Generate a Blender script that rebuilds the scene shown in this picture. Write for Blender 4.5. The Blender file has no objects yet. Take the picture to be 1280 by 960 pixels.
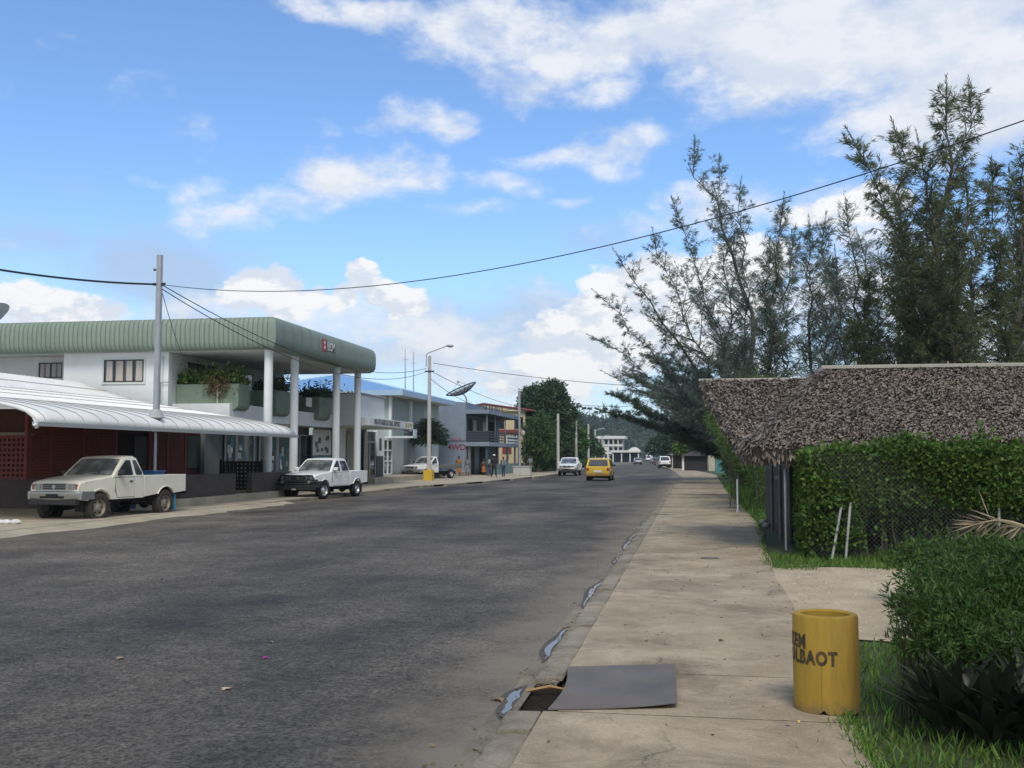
import bpy, bmesh, math, random
import numpy as np
from mathutils import Vector, Matrix
R = math.radians
rnd = random.Random(11)
rng = np.random.default_rng(11)
scene = bpy.context.scene
col = scene.collection

# ---------------------------------------------------------------- camera
# world: x = to the right across the street, y = along the street, z = up; the right-hand footpath is z = 0
CAM_H, YAW, PITCH, FPX = 1.75, R(9.8), math.atan(90 / 1300.0), 1300.0
cd = bpy.data.cameras.new('camera'); cam = bpy.data.objects.new('camera', cd); col.objects.link(cam)
cam.location = (0, 0, CAM_H)
cam.rotation_euler = (R(90) + PITCH, 0, YAW)
cd.sensor_width = 36; cd.lens = 36 * FPX / 1280; cd.clip_end = 6000; cd.clip_start = 0.1
scene.camera = cam
_r = Vector((math.cos(YAW), math.sin(YAW), 0)); _d = Vector((-math.sin(YAW), math.cos(YAW), 0)); _z = Vector((0, 0, 1))
_F = _d * math.cos(PITCH) + _z * math.sin(PITCH); _U = _z * math.cos(PITCH) - _d * math.sin(PITCH)
def ray(px, py): return _F + _r * ((px - 640) / FPX) + _U * ((480 - py) / FPX)
def G(px, py, z=0.0):
    "point of the level z seen at a pixel of the 1280x960 photograph (used to measure the place)"
    d = ray(px, py); t = (z - CAM_H) / d.z; return Vector((d.x * t, d.y * t, z))
def V(px, py, v):
    d = ray(px, py); t = v / d.y; return d.x * t, CAM_H + d.z * t      # (x, z) on the plane y = v
def Up(px, py, u):
    d = ray(px, py); t = u / d.x; return d.y * t, CAM_H + d.z * t      # (y, z) on the plane x = u
def DZ(px, py, Z):
    d = ray(px, py); return Vector((0, 0, CAM_H)) + d * Z
def pix(p):
    q = Vector(p) - Vector((0, 0, CAM_H)); Z = q.dot(_F); return 640 + FPX * q.dot(_r) / Z, 480 - FPX * q.dot(_U) / Z

# ---------------------------------------------------------------- materials
MATS = {}
def M(name, c, rough=0.7, var=0.18, scale=2.0, bump=0.0, bscale=30.0, metal=0.0, island=0.0, spec=0.4, stain=None, stain_amt=0.5, stain_scale=0.6,
      trans=0.0, coat=0.0, streak=False, hue=0.0):
    if name in MATS: return MATS[name]
    m = bpy.data.materials.new(name); m.use_nodes = True; nt = m.node_tree; N = nt.nodes; L = nt.links
    b = N['Principled BSDF']; b.inputs['Roughness'].default_value = rough; b.inputs['Metallic'].default_value = metal
    b.inputs['Specular IOR Level'].default_value = spec
    if coat: b.inputs['Coat Weight'].default_value = coat; b.inputs['Coat Roughness'].default_value = 0.08
    tc = N.new('ShaderNodeTexCoord'); vec = tc.outputs['Object']
    if streak:
        mp = N.new('ShaderNodeMapping'); mp.inputs['Scale'].default_value = (1, 1, 0.12); L.new(vec, mp.inputs['Vector']); vec2 = mp.outputs[0]
    else: vec2 = vec
    n = N.new('ShaderNodeTexNoise'); n.inputs['Scale'].default_value = scale; n.inputs['Detail'].default_value = 6; n.inputs['Roughness'].default_value = 0.65
    L.new(vec2, n.inputs['Vector'])
    mr = N.new('ShaderNodeMapRange'); mr.inputs['From Min'].default_value = 0.25; mr.inputs['From Max'].default_value = 0.75
    mr.inputs['To Min'].default_value = 1 - var; mr.inputs['To Max'].default_value = 1 + var; L.new(n.outputs['Fac'], mr.inputs['Value'])
    hs = N.new('ShaderNodeHueSaturation'); hs.inputs['Color'].default_value = (*c, 1); L.new(mr.outputs[0], hs.inputs['Value'])
    out = hs.outputs[0]
    if island:
        g = N.new('ShaderNodeNewGeometry'); m2 = N.new('ShaderNodeMapRange'); m2.inputs['To Min'].default_value = 1 - island; m2.inputs['To Max'].default_value = 1 + island
        L.new(g.outputs['Random Per Island'], m2.inputs['Value']); mm = N.new('ShaderNodeMath'); mm.operation = 'MULTIPLY'
        L.new(mr.outputs[0], mm.inputs[0]); L.new(m2.outputs[0], mm.inputs[1]); L.new(mm.outputs[0], hs.inputs['Value'])
        if hue:
            w = N.new('ShaderNodeTexWhiteNoise'); w.noise_dimensions = '1D'; L.new(g.outputs['Random Per Island'], w.inputs['W'])
            m3 = N.new('ShaderNodeMapRange'); m3.inputs['To Min'].default_value = 0.5 - hue; m3.inputs['To Max'].default_value = 0.5 + hue
            L.new(w.outputs['Value'], m3.inputs['Value']); L.new(m3.outputs[0], hs.inputs['Hue'])
    if stain:
        n2 = N.new('ShaderNodeTexNoise'); n2.inputs['Scale'].default_value = stain_scale; n2.inputs['Detail'].default_value = 8; n2.inputs['Roughness'].default_value = 0.7
        L.new(vec2, n2.inputs['Vector']); r2 = N.new('ShaderNodeMapRange'); r2.inputs['From Min'].default_value = 0.44; r2.inputs['From Max'].default_value = 0.66
        r2.inputs['To Max'].default_value = stain_amt; L.new(n2.outputs['Fac'], r2.inputs['Value'])
        mx = N.new('ShaderNodeMixRGB'); mx.inputs[2].default_value = (*stain, 1); L.new(r2.outputs[0], mx.inputs[0]); L.new(out, mx.inputs[1]); out = mx.outputs[0]
    L.new(out, b.inputs['Base Color'])
    if bump:
        n3 = N.new('ShaderNodeTexNoise'); n3.inputs['Scale'].default_value = bscale; n3.inputs['Detail'].default_value = 5; L.new(vec, n3.inputs['Vector'])
        bp = N.new('ShaderNodeBump'); bp.inputs['Strength'].default_value = bump; bp.inputs['Distance'].default_value = 0.02
        L.new(n3.outputs['Fac'], bp.inputs['Height']); L.new(bp.outputs[0], b.inputs['Normal'])
    if trans:
        t = N.new('ShaderNodeBsdfTranslucent'); L.new(out, t.inputs['Color']); ms = N.new('ShaderNodeMixShader'); ms.inputs[0].default_value = trans
        L.new(b.outputs[0], ms.inputs[1]); L.new(t.outputs[0], ms.inputs[2]); L.new(ms.outputs[0], N['Material Output'].inputs['Surface'])
    MATS[name] = m
    return m

# ---------------------------------------------------------------- mesh builders
class MB:
    def __init__(s): s.v = []; s.f = []
    def add(s, vs, fs):
        o = len(s.v); s.v += [tuple(x) for x in vs]; s.f += [tuple(i + o for i in f) for f in fs]; return s
    def box(s, x0, x1, y0, y1, z0, z1, mat=None):
        x0, x1 = min(x0, x1), max(x0, x1); y0, y1 = min(y0, y1), max(y0, y1); z0, z1 = min(z0, z1), max(z0, z1)
        vs = [(x0, y0, z0), (x1, y0, z0), (x1, y1, z0), (x0, y1, z0), (x0, y0, z1), (x1, y0, z1), (x1, y1, z1), (x0, y1, z1)]
        if mat is not None: vs = [mat @ Vector(p) for p in vs]
        return s.add(vs, [(3, 2, 1, 0), (4, 5, 6, 7), (0, 1, 5, 4), (1, 2, 6, 5), (2, 3, 7, 6), (3, 0, 4, 7)])
    def quad(s, a, b, c, d): return s.add([a, b, c, d], [(0, 1, 2, 3)])
    def poly(s, pts): return s.add(pts, [tuple(range(len(pts)))])
    def prism(s, poly, axis, a, b, caps=True):
        n = len(poly)
        f3 = {'x': lambda p, t: (t, p[0], p[1]), 'y': lambda p, t: (p[0], t, p[1]), 'z': lambda p, t: (p[0], p[1], t)}[axis]
        vs = [f3(p, a) for p in poly] + [f3(p, b) for p in poly]
        fs = [(i, (i + 1) % n, n + (i + 1) % n, n + i) for i in range(n)]
        if caps: fs += [tuple(range(n - 1, -1, -1)), tuple(range(n, 2 * n))]
        return s.add(vs, fs)
    def tube(s, pts, r, n=8, caps=True):
        pts = [Vector(p) for p in pts]; m = len(pts); rs = r if isinstance(r, (list, tuple)) else [r] * m
        vs = []; ref = None
        for i, p in enumerate(pts):
            t = (pts[min(i + 1, m - 1)] - pts[max(i - 1, 0)]).normalized()
            if ref is None:
                ref = Vector((0, 0, 1)) if abs(t.z) < 0.9 else Vector((1, 0, 0))
            a = t.cross(ref)
            if a.length < 1e-5: a = t.orthogonal()
            a.normalize(); b = a.cross(t).normalized()
            ref = b
            for k in range(n):
                an = 2 * math.pi * k / n; vs.append(p + (a * math.cos(an) + b * math.sin(an)) * rs[i])
        fs = [(i * n + k, i * n + (k + 1) % n, (i + 1) * n + (k + 1) % n, (i + 1) * n + k) for i in range(m - 1) for k in range(n)]
        if caps: fs += [tuple(range(n)), tuple(range((m - 1) * n + n - 1, (m - 1) * n - 1, -1))]
        return s.add(vs, fs)
    def lathe(s, prof, n=24, c=(0, 0, 0), axis='z', closed=False):
        vs = []
        for r, h in prof:
            for k in range(n):
                a = 2 * math.pi * k / n; p = (r * math.cos(a), r * math.sin(a), h)
                if axis == 'y': p = (p[0], p[2], p[1])
                if axis == 'x': p = (p[2], p[0], p[1])
                vs.append((p[0] + c[0], p[1] + c[1], p[2] + c[2]))
        m = len(prof); rng_ = range(m if closed else m - 1)
        fs = [(i * n + k, i * n + (k + 1) % n, ((i + 1) % m) * n + (k + 1) % n, ((i + 1) % m) * n + k) for i in rng_ for k in range(n)]
        return s.add(vs, fs)
    def ell(s, c, rx, ry, rz, n=10, m=7):
        prof = [(math.sin(math.pi * i / m), -math.cos(math.pi * i / m)) for i in range(m + 1)]
        o = len(s.v); s.lathe([(max(r, 1e-3), h) for r, h in prof], n)
        for i in range(o, len(s.v)):
            x, y, z = s.v[i]; s.v[i] = (c[0] + x * rx, c[1] + y * ry, c[2] + z * rz)
        return s
    def xf(s, mt): s.v = [tuple(mt @ Vector(p)) for p in s.v]; return s
    def build(s, name, mat, parent=None, world=True, smooth=None, bevel=0.0, seg=2, recalc=True):
        me = bpy.data.meshes.new(name); me.from_pydata(s.v, [], s.f)
        if recalc:
            bm = bmesh.new(); bm.from_mesh(me); bmesh.ops.recalc_face_normals(bm, faces=bm.faces); bm.to_mesh(me); bm.free()
        return link(name, me, mat, parent, world, smooth, bevel, seg)
def link(name, me, mat, parent=None, world=True, smooth=None, bevel=0.0, seg=2):
    me.materials.append(mat)
    if smooth is not None:
        me.polygons.foreach_set('use_smooth', [True] * len(me.polygons)); me.set_sharp_from_angle(angle=R(smooth))
    o = bpy.data.objects.new(name, me); col.objects.link(o)
    if parent is not None:
        o.parent = parent
        if world: o.matrix_parent_inverse = world_of(parent).inverted()
    if bevel:
        b = o.modifiers.new('bevel', 'BEVEL'); b.width = bevel; b.segments = seg; b.limit_method = 'ANGLE'; b.angle_limit = R(35)
    return o
def world_of(o):
    if o.parent is None: return o.matrix_basis.copy()
    return world_of(o.parent) @ o.matrix_parent_inverse @ o.matrix_basis
def thing(name, label, cat, loc=(0, 0, 0), rotz=0.0, group=None):
    o = bpy.data.objects.new(name, None); o.empty_display_size = 0.3; col.objects.link(o)
    o.location = loc; o.rotation_euler = (0, 0, rotz); return tag(o, label, cat, group)
def tag(o, label, cat, group=None):
    o['label'] = label; o['category'] = cat
    if group: o['group'] = group
    return o
def kind(o, k='structure', label=None):
    o['kind'] = k
    if label: o['label'] = label
    return o
def copy_tree(o, parent=None):
    c = o.copy(); col.objects.link(c)
    if parent is not None: c.parent = parent
    for ch in list(o.children): copy_tree(ch, c)
    return c
def np_mesh(name, Vs, Fs):
    Vs = np.asarray(Vs, dtype=np.float32); Fs = np.asarray(Fs, dtype=np.int32); k = Fs.shape[1]
    me = bpy.data.meshes.new(name); me.vertices.add(len(Vs)); me.vertices.foreach_set('co', Vs.ravel())
    me.loops.add(Fs.size); me.loops.foreach_set('vertex_index', Fs.ravel())
    me.polygons.add(len(Fs)); me.polygons.foreach_set('loop_start', np.arange(0, Fs.size, k, dtype=np.int32))
    me.update(calc_edges=True); return me
def unit(a): return a / np.maximum(np.linalg.norm(a, axis=1, keepdims=True), 1e-6)
def leaves_VF(c, d, length, width, fold=0.0, side=None):
    "diamond leaves: base c, direction d; length, width arrays"
    n = len(c); d = unit(d)
    if side is None: side = unit(np.cross(d, rng.normal(size=(n, 3))))
    nor = np.cross(d, side)
    length = np.broadcast_to(np.asarray(length, float), (n,))[:, None]; width = np.broadcast_to(np.asarray(width, float), (n,))[:, None]
    mid = c + d * length * 0.45 + nor * fold * length
    Vv = np.stack([c, mid + side * width / 2, c + d * length, mid - side * width / 2], 1).reshape(-1, 3)
    return Vv, np.arange(4 * n).reshape(-1, 4)
def leaf_obj(name, c, d, length, width, mat, parent=None, fold=0.0, side=None):
    Vv, F = leaves_VF(c, d, length, width, fold, side); return link(name, np_mesh(name, Vv, F), mat, parent)
def text_obj(name, s, size, mat, mtx, parent, extrude=0.01, sx=1.0, space=1.0, bend=None, align='CENTER', bold=.012):
    cu = bpy.data.curves.new(name, 'FONT'); cu.body = s; cu.size = size; cu.extrude = extrude; cu.align_x = align; cu.align_y = 'CENTER'; cu.space_character = space
    cu.resolution_u = 3; cu.offset = size * bold
    t = bpy.data.objects.new(name, cu); col.objects.link(t); dg = bpy.context.evaluated_depsgraph_get()
    me = bpy.data.meshes.new_from_object(t.evaluated_get(dg)); bpy.data.objects.remove(t); bpy.data.curves.remove(cu)
    me.materials.clear()
    for v in me.vertices:
        x, y, z = v.co.x * sx, v.co.y, v.co.z
        v.co = bend(x, y, z) if bend else mtx @ Vector((x, y, z))
    me.name = name; o = link(name, me, mat, parent); return o
def facing_street(u, v, z): return Matrix(((0, 0, 1, u), (1, 0, 0, v), (0, 1, 0, z), (0, 0, 0, 1)))      # reads from the street
def facing_cam(u, v, z): return Matrix(((1, 0, 0, u), (0, 0, -1, v), (0, 1, 0, z), (0, 0, 0, 1)))
def interp(tab, v):
    for (u0, v0), (u1, v1) in zip(tab, tab[1:]):
        if v <= v1: return u0 + (u1 - u0) * (v - v0) / (v1 - v0) if v >= v0 else u0
    return tab[-1][0]
# ---------------------------------------------------------------- sky and light
SUN_EL, SUN_AZ = R(50), R(166)            # compass: 0 = +y, clockwise; the sun is high behind the camera to the left, veiled by cloud
w = bpy.data.worlds.new('World'); scene.world = w; w.use_nodes = True
nt = w.node_tree; N = nt.nodes; L = nt.links; N.clear()
def nd(t, **k):
    n = N.new(t)
    for a, b in k.items(): setattr(n, a, b)
    return n
def math_(op, a, b=None, c=None, clamp=False):
    n = nd('ShaderNodeMath', operation=op, use_clamp=clamp)
    for i, x in enumerate((a, b, c)):
        if x is None: continue
        if isinstance(x, (int, float)): n.inputs[i].default_value = x
        else: L.new(x, n.inputs[i])
    return n.outputs[0]
def vmath(op, a, b=None, c=None):
    n = nd('ShaderNodeVectorMath', operation=op)
    for i, x in enumerate((a, b, c)):
        if x is None: continue
        if isinstance(x, tuple): n.inputs[i].default_value = x
        else: L.new(x, n.inputs[i])
    return n.outputs['Value'] if op == 'LENGTH' else n.outputs[0]
def smooth(x, a, b, lo=0.0, hi=1.0):
    n = nd('ShaderNodeMapRange', interpolation_type='SMOOTHSTEP'); L.new(x, n.inputs['Value'])
    n.inputs['From Min'].default_value = a; n.inputs['From Max'].default_value = b; n.inputs['To Min'].default_value = lo; n.inputs['To Max'].default_value = hi
    return n.outputs[0]
sky = nd('ShaderNodeTexSky', sky_type='NISHITA', sun_disc=False, sun_elevation=SUN_EL, sun_rotation=SUN_AZ, air_density=1.0, dust_density=0.6, ozone_density=2.0)
tc = nd('ShaderNodeTexCoord'); sep = nd('ShaderNodeSeparateXYZ'); L.new(tc.outputs['Generated'], sep.inputs[0])
az = math_('ARCTAN2', sep.outputs[0], sep.outputs[1]); el = math_('ARCSINE', sep.outputs[2])
cmb = nd('ShaderNodeCombineXYZ'); L.new(az, cmb.inputs[0]); L.new(el, cmb.inputs[1]); P = cmb.outputs[0]
def azel(px, py):
    d = ray(px, py).normalized(); return math.atan2(d.x, d.y), math.asin(d.z)
nw = nd('ShaderNodeTexNoise'); nw.inputs['Scale'].default_value = 7; nw.inputs['Detail'].default_value = 5; L.new(P, nw.inputs['Vector'])
wv = vmath('MULTIPLY', vmath('SUBTRACT', nw.outputs['Color'], (0.5, 0.5, 0.5)), (0.14, 0.09, 0))
PW = vmath('ADD', P, wv)
# banks of cloud round the whole sky: (x, y, half width, half height, weight) measured on the photograph, kept as compass bearing and height
CLOUDS = [(1040, 30, 360, 95, 1.3), (1230, 110, 200, 80, 1.25), (820, 50, 190, 70, 1.15), (640, 30, 150, 60, .95), (480, 2, 200, 24, .8), (660, 95, 90, 40, .8),
          (535, 150, 95, 28, .82), (755, 122, 62, 30, .8), (400, 40, 60, 14, .45), (300, 190, 90, 24, .42), (560, 70, 50, 40, .5), (60, 60, 120, 26, .36), (230, 150, 60, 40, .38), (420, 150, 40, 20, .45), (455, 222, 115, 55, 1.0), (370, 262, 130, 36, .72), (560, 262, 60, 20, .5), (735, 196, 115, 28, .9), (630, 226, 80, 24, .65),
          (700, 252, 36, 12, .6), (150, 215, 60, 14, .42), (250, 228, 50, 22, .5), (250, 258, 30, 12, .5), (940, 252, 140, 40, .85), (790, 285, 80, 34, .7), (110, 110, 120, 60, .3), (180, 110, 60, 50, .3),
          (640, 455, 300, 60, .85), (560, 400, 200, 40, .7), (330, 400, 340, 40, .8), (60, 390, 160, 40, .85), (1050, 400, 260, 130, .85), (1500, 300, 250, 200, .9), (1750, 120, 200, 120, 1.1), (-350, 330, 300, 90, 1.0), (-300, 60, 180, 90, .8)]
CUMULUS = [(322, 362, 48, 30, 1.2), (352, 380, 50, 24, 1.0), (445, 360, 40, 24, 1.15), (410, 378, 48, 22, 1.0), (470, 372, 34, 18, 1.0), (505, 378, 36, 22, 1.1), (60, 372, 54, 26, .95), (105, 378, 60, 24, 1.0), (150, 382, 36, 18, .9), (30, 390, 70, 24, .8),
           (805, 370, 90, 62, 1.35), (770, 410, 80, 60, 1.25), (850, 390, 120, 80, 1.3), (740, 450, 120, 46, 1.1), (660, 470, 120, 34, .95), (1075, 258, 62, 34, 1.15), (1105, 250, 40, 24, 1.0), (990, 262, 60, 30, .95), (940, 330, 90, 60, 1.0)]
GREYS = [(205, 330, 130, 54, .95), (30, 300, 60, 34, .65), (650, 410, 150, 44, .9), (560, 392, 120, 30, .7), (740, 300, 80, 34, .6), (470, 440, 170, 34, .65), (1190, 110, 160, 60, .4), (250, 390, 60, 30, .6), (60, 240, 70, 24, .4)]
def bank(lst, PW):
    acc = None
    for (cx, cy, rx, ry, wgt) in lst:
        a, e = azel(cx, cy); ra, re = rx / FPX / max(math.cos(e), .3), ry / FPX
        q = vmath('MULTIPLY_ADD', PW, (1 / ra, 1 / re, 0), (-a / ra, -e / re, 0)); ln = vmath('LENGTH', q)
        v = smooth(ln, 0.0, 1.7, wgt, 0.0)
        acc = v if acc is None else math_('MAXIMUM', acc, v)
    return acc
def fbm(vec, scale, detail=9, rough=0.62):
    n = nd('ShaderNodeTexNoise'); n.inputs['Scale'].default_value = scale; n.inputs['Detail'].default_value = detail; n.inputs['Roughness'].default_value = rough
    L.new(vec, n.inputs['Vector']); return n.outputs['Fac']
PS = vmath('MULTIPLY', P, (1.0, 1.7, 1.0))
n1 = fbm(PS, 9.0); n1b = fbm(vmath('ADD', PS, (0.012, 0.035, 0)), 9.0); n2 = fbm(vmath('ADD', PS, (3.1, 1.7, 0.4)), 26.0, 6)
B = bank(CLOUDS, PW)
unseen_cloud = math_('MULTIPLY', smooth(fbm(vmath('ADD', PS, (7, 2, 1)), 2.2, 5), .36, .52), smooth(math_('ABSOLUTE', math_('ADD', az, float(YAW))), .62, .95))   # added cloud outside the view, spread wide to whiten the ambient light
B = math_('MAXIMUM', B, unseen_cloud)
dens = math_('ADD', math_('MULTIPLY', B, 0.72), math_('ADD', math_('MULTIPLY', math_('SUBTRACT', n1, 0.5), 1.5), math_('MULTIPLY', math_('SUBTRACT', n2, 0.5), 0.35)))
mask = smooth(dens, 0.22, 0.74)
mask = math_('MULTIPLY', mask, smooth(B, 0.03, 0.25))
C2 = bank(CUMULUS, PW); n3 = fbm(vmath('ADD', PS, (1.3, 4.1, .2)), 16.0, 8, .6); n3b = fbm(vmath('ADD', PS, (1.308, 4.125, .2)), 16.0, 8, .6)
dens2 = math_('ADD', math_('MULTIPLY', C2, 0.8), math_('MULTIPLY', math_('SUBTRACT', n3, 0.5), 1.5))
mask2 = math_('MULTIPLY', smooth(dens2, 0.42, 0.60), smooth(C2, .1, .35))
lit2 = smooth(math_('ADD', math_('MULTIPLY', math_('SUBTRACT', n3, n3b), 3.0), math_('MULTIPLY', math_('SUBTRACT', dens2, .6), .35)), -0.22, 0.22)
thick = smooth(dens, 0.45, 1.0)
lit = smooth(math_('ADD', math_('MULTIPLY', math_('SUBTRACT', n1, n1b), 2.6), math_('MULTIPLY', math_('SUBTRACT', n2, .5), .5)), -0.3, 0.32)
gm = smooth(math_('ADD', math_('MULTIPLY', bank(GREYS, PW), 0.9), math_('MULTIPLY', math_('SUBTRACT', n1, 0.5), 1.0)), 0.15, 0.75)
SK = 0.10
def mixc(f, a, b):
    n = nd('ShaderNodeMixRGB')
    for i, x in ((0, f), (1, a), (2, b)):
        if isinstance(x, (int, float)): n.inputs[i].default_value = x
        elif isinstance(x, tuple): n.inputs[i].default_value = (*[t / SK for t in x], 1)
        else: L.new(x, n.inputs[i])
    return n.outputs[0]
def gain(c, rgb):
    n = nd('ShaderNodeMixRGB', blend_type='MULTIPLY'); n.inputs[0].default_value = 1; L.new(c, n.inputs[1]); n.inputs[2].default_value = (*rgb, 1); return n.outputs[0]
blue = gain(sky.outputs[0], (1.36, 1.66, 2.0))
base = mixc(smooth(el, -0.02, 0.26, 0.5, 0.0), blue, (0.58, 0.74, 0.95))
base = mixc(math_('MULTIPLY', gm, 0.62), base, (0.46, 0.55, 0.68))
ccol = mixc(lit, (0.70, 0.77, 0.89), (0.92, 0.94, 0.98))
ccol = mixc(math_('MULTIPLY', thick, .25), ccol, (0.74, 0.79, 0.88))
fin = mixc(math_('MULTIPLY', mask, .95), base, ccol)
fin = mixc(math_('MULTIPLY', mask2, .96), fin, mixc(lit2, (0.74, 0.80, 0.90), (1.0, 1.0, 1.0)))
bg = nd('ShaderNodeBackground'); L.new(fin, bg.inputs[0]); bg.inputs[1].default_value = SK
wo = nd('ShaderNodeOutputWorld'); L.new(bg.outputs[0], wo.inputs[0])
sl = bpy.data.lights.new('sun', 'SUN'); sl.energy = 2.5; sl.angle = R(24); sl.color = (1.0, 0.93, 0.82)
so = bpy.data.objects.new('sun', sl); col.objects.link(so)
sdir = Vector((math.sin(SUN_AZ) * math.cos(SUN_EL), math.cos(SUN_AZ) * math.cos(SUN_EL), math.sin(SUN_EL)))
so.rotation_euler = sdir.to_track_quat('Z', 'Y').to_euler()
scene.view_settings.view_transform = 'Standard'; scene.view_settings.look = 'None'; scene.view_settings.exposure = 0.0; scene.view_settings.gamma = 1.0

# ---------------------------------------------------------------- ground, road, footpaths
LK = [(-15.5, -8), (-15.5, 45), (-15.6, 57), (-14.0, 66), (-13.3, 77), (-12.7, 90), (-13.7, 133), (-18.5, 190), (-33, 300), (-62, 430)]      # left kerb line (x, y)
RK = [(-1.27, -8), (-1.27, 62), (-0.9, 82), (-2.2, 125), (-3.2, 143), (-8.5, 229), (-20, 381), (-42, 480)]
RP = [(1.02, -8), (1.04, 8), (1.1, 12), (1.3, 19.5), (1.72, 28), (1.78, 62), (2.2, 100), (0.4, 128), (-0.8, 143), (-5.5, 229), (-16, 381)]          # right edge of the footpath
ZR, ZL, ZG = -0.06, 0.05, -0.10

def ramp_mat(name, build):
    m = bpy.data.materials.new(name); m.use_nodes = True; build(m.node_tree, m.node_tree.nodes['Principled BSDF']); return m
def T(nt, t, **k):
    n = nt.nodes.new(t)
    for a, b in k.items():
        if a in ('Scale', 'Detail', 'Roughness', 'Distortion'): n.inputs[a].default_value = b
        else: setattr(n, a, b)
    return n
def asphalt(nt, b):
    L = nt.links; tc = T(nt, 'ShaderNodeTexCoord'); vec = tc.outputs['Object']
    mp = T(nt, 'ShaderNodeMapping'); mp.inputs['Scale'].default_value = (0.16, 0.05, 1); mp.inputs['Rotation'].default_value = (0, 0, R(-35)); L.new(vec, mp.inputs[0])
    a = T(nt, 'ShaderNodeTexNoise', Scale=1.6, Detail=7, Roughness=0.62); L.new(mp.outputs[0], a.inputs['Vector'])
    cr = T(nt, 'ShaderNodeValToRGB'); L.new(a.outputs['Fac'], cr.inputs[0]); e = cr.color_ramp.elements
    e[0].position = 0.36; e[0].color = (0.036, 0.0325, 0.027, 1); e[1].position = 0.64; e[1].color = (0.125, 0.110, 0.087, 1)
    # worn streaks across the carriageway, chippings
    mp2 = T(nt, 'ShaderNodeMapping'); mp2.inputs['Scale'].default_value = (0.45, 2.4, 1); mp2.inputs['Rotation'].default_value = (0, 0, R(-14)); L.new(vec, mp2.inputs[0])
    s = T(nt, 'ShaderNodeTexNoise', Scale=1.0, Detail=8, Roughness=0.7); L.new(mp2.outputs[0], s.inputs['Vector'])
    sr = T(nt, 'ShaderNodeMapRange'); sr.inputs['From Min'].default_value = .48; sr.inputs['From Max'].default_value = .75; sr.inputs['To Max'].default_value = .28; L.new(s.outputs['Fac'], sr.inputs[0])
    mx = T(nt, 'ShaderNodeMixRGB'); L.new(sr.outputs[0], mx.inputs[0]); L.new(cr.outputs[0], mx.inputs[1]); mx.inputs[2].default_value = (0.14, 0.128, 0.105, 1)
    pt = T(nt, 'ShaderNodeTexNoise', Scale=0.55, Detail=9, Roughness=0.72); L.new(vec, pt.inputs['Vector'])
    pr_ = T(nt, 'ShaderNodeMapRange'); pr_.inputs['From Min'].default_value = .36; pr_.inputs['From Max'].default_value = .64; pr_.inputs['To Min'].default_value = .74; pr_.inputs['To Max'].default_value = 1.26; L.new(pt.outputs['Fac'], pr_.inputs[0])
    gr = T(nt, 'ShaderNodeTexNoise', Scale=11, Detail=8, Roughness=0.75); L.new(vec, gr.inputs['Vector']); g2 = T(nt, 'ShaderNodeMapRange'); g2.inputs['From Min'].default_value = .35; g2.inputs['From Max'].default_value = .65; g2.inputs['To Min'].default_value = .72; g2.inputs['To Max'].default_value = 1.28; L.new(gr.outputs['Fac'], g2.inputs[0])
    h3 = T(nt, 'ShaderNodeHueSaturation'); L.new(mx.outputs[0], h3.inputs['Color']); L.new(g2.outputs[0], h3.inputs['Value']); mx = h3
    h2 = T(nt, 'ShaderNodeHueSaturation'); L.new(mx.outputs[0], h2.inputs['Color']); L.new(pr_.outputs[0], h2.inputs['Value']); mx = h2
    f = T(nt, 'ShaderNodeTexVoronoi', Scale=48); L.new(vec, f.inputs['Vector'])
    fr = T(nt, 'ShaderNodeMapRange'); L.new(f.outputs['Color'], fr.inputs[0]); fr.inputs['To Min'].default_value = .35; fr.inputs['To Max'].default_value = 1.75
    hs = T(nt, 'ShaderNodeHueSaturation'); L.new(mx.outputs[0], hs.inputs['Color']); L.new(fr.outputs[0], hs.inputs['Value'])
    # pale dust along the right-hand gutter (geometry position, 2.5 m wide)
    sp = T(nt, 'ShaderNodeSeparateXYZ'); L.new(vec, sp.inputs[0])
    w1 = T(nt, 'ShaderNodeTexNoise', Scale=0.9, Detail=6, Roughness=.65); L.new(vec, w1.inputs['Vector'])
    ad = T(nt, 'ShaderNodeMath', operation='MULTIPLY_ADD'); L.new(w1.outputs['Fac'], ad.inputs[0]); ad.inputs[1].default_value = 2.2; L.new(sp.outputs[0], ad.inputs[2])
    dr = T(nt, 'ShaderNodeMapRange', interpolation_type='SMOOTHSTEP'); L.new(ad.outputs[0], dr.inputs[0]); dr.inputs['From Min'].default_value = -1.4; dr.inputs['From Max'].default_value = 0.0; dr.inputs['To Max'].default_value = .92
    dl = T(nt, 'ShaderNodeMapRange', interpolation_type='SMOOTHSTEP'); L.new(ad.outputs[0], dl.inputs[0]); dl.inputs['From Min'].default_value = -12.6; dl.inputs['From Max'].default_value = -14.6; dl.inputs['To Max'].default_value = .6
    am = T(nt, 'ShaderNodeMath', operation='MAXIMUM'); L.new(dr.outputs[0], am.inputs[0]); L.new(dl.outputs[0], am.inputs[1])
    m3 = T(nt, 'ShaderNodeMixRGB'); L.new(am.outputs[0], m3.inputs[0]); L.new(hs.outputs[0], m3.inputs[1]); m3.inputs[2].default_value = (0.19, 0.165, 0.125, 1)
    L.new(m3.outputs[0], b.inputs['Base Color'])
    b.inputs['Specular IOR Level'].default_value = 0.2
    rr = T(nt, 'ShaderNodeMapRange'); L.new(a.outputs['Fac'], rr.inputs[0]); rr.inputs['To Min'].default_value = .62; rr.inputs['To Max'].default_value = .85; L.new(rr.outputs[0], b.inputs['Roughness'])
    bp = T(nt, 'ShaderNodeBump'); bp.inputs['Strength'].default_value = .55; bp.inputs['Distance'].default_value = .012; L.new(f.outputs['Distance'], bp.inputs['Height']); L.new(bp.outputs[0], b.inputs['Normal'])
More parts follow.
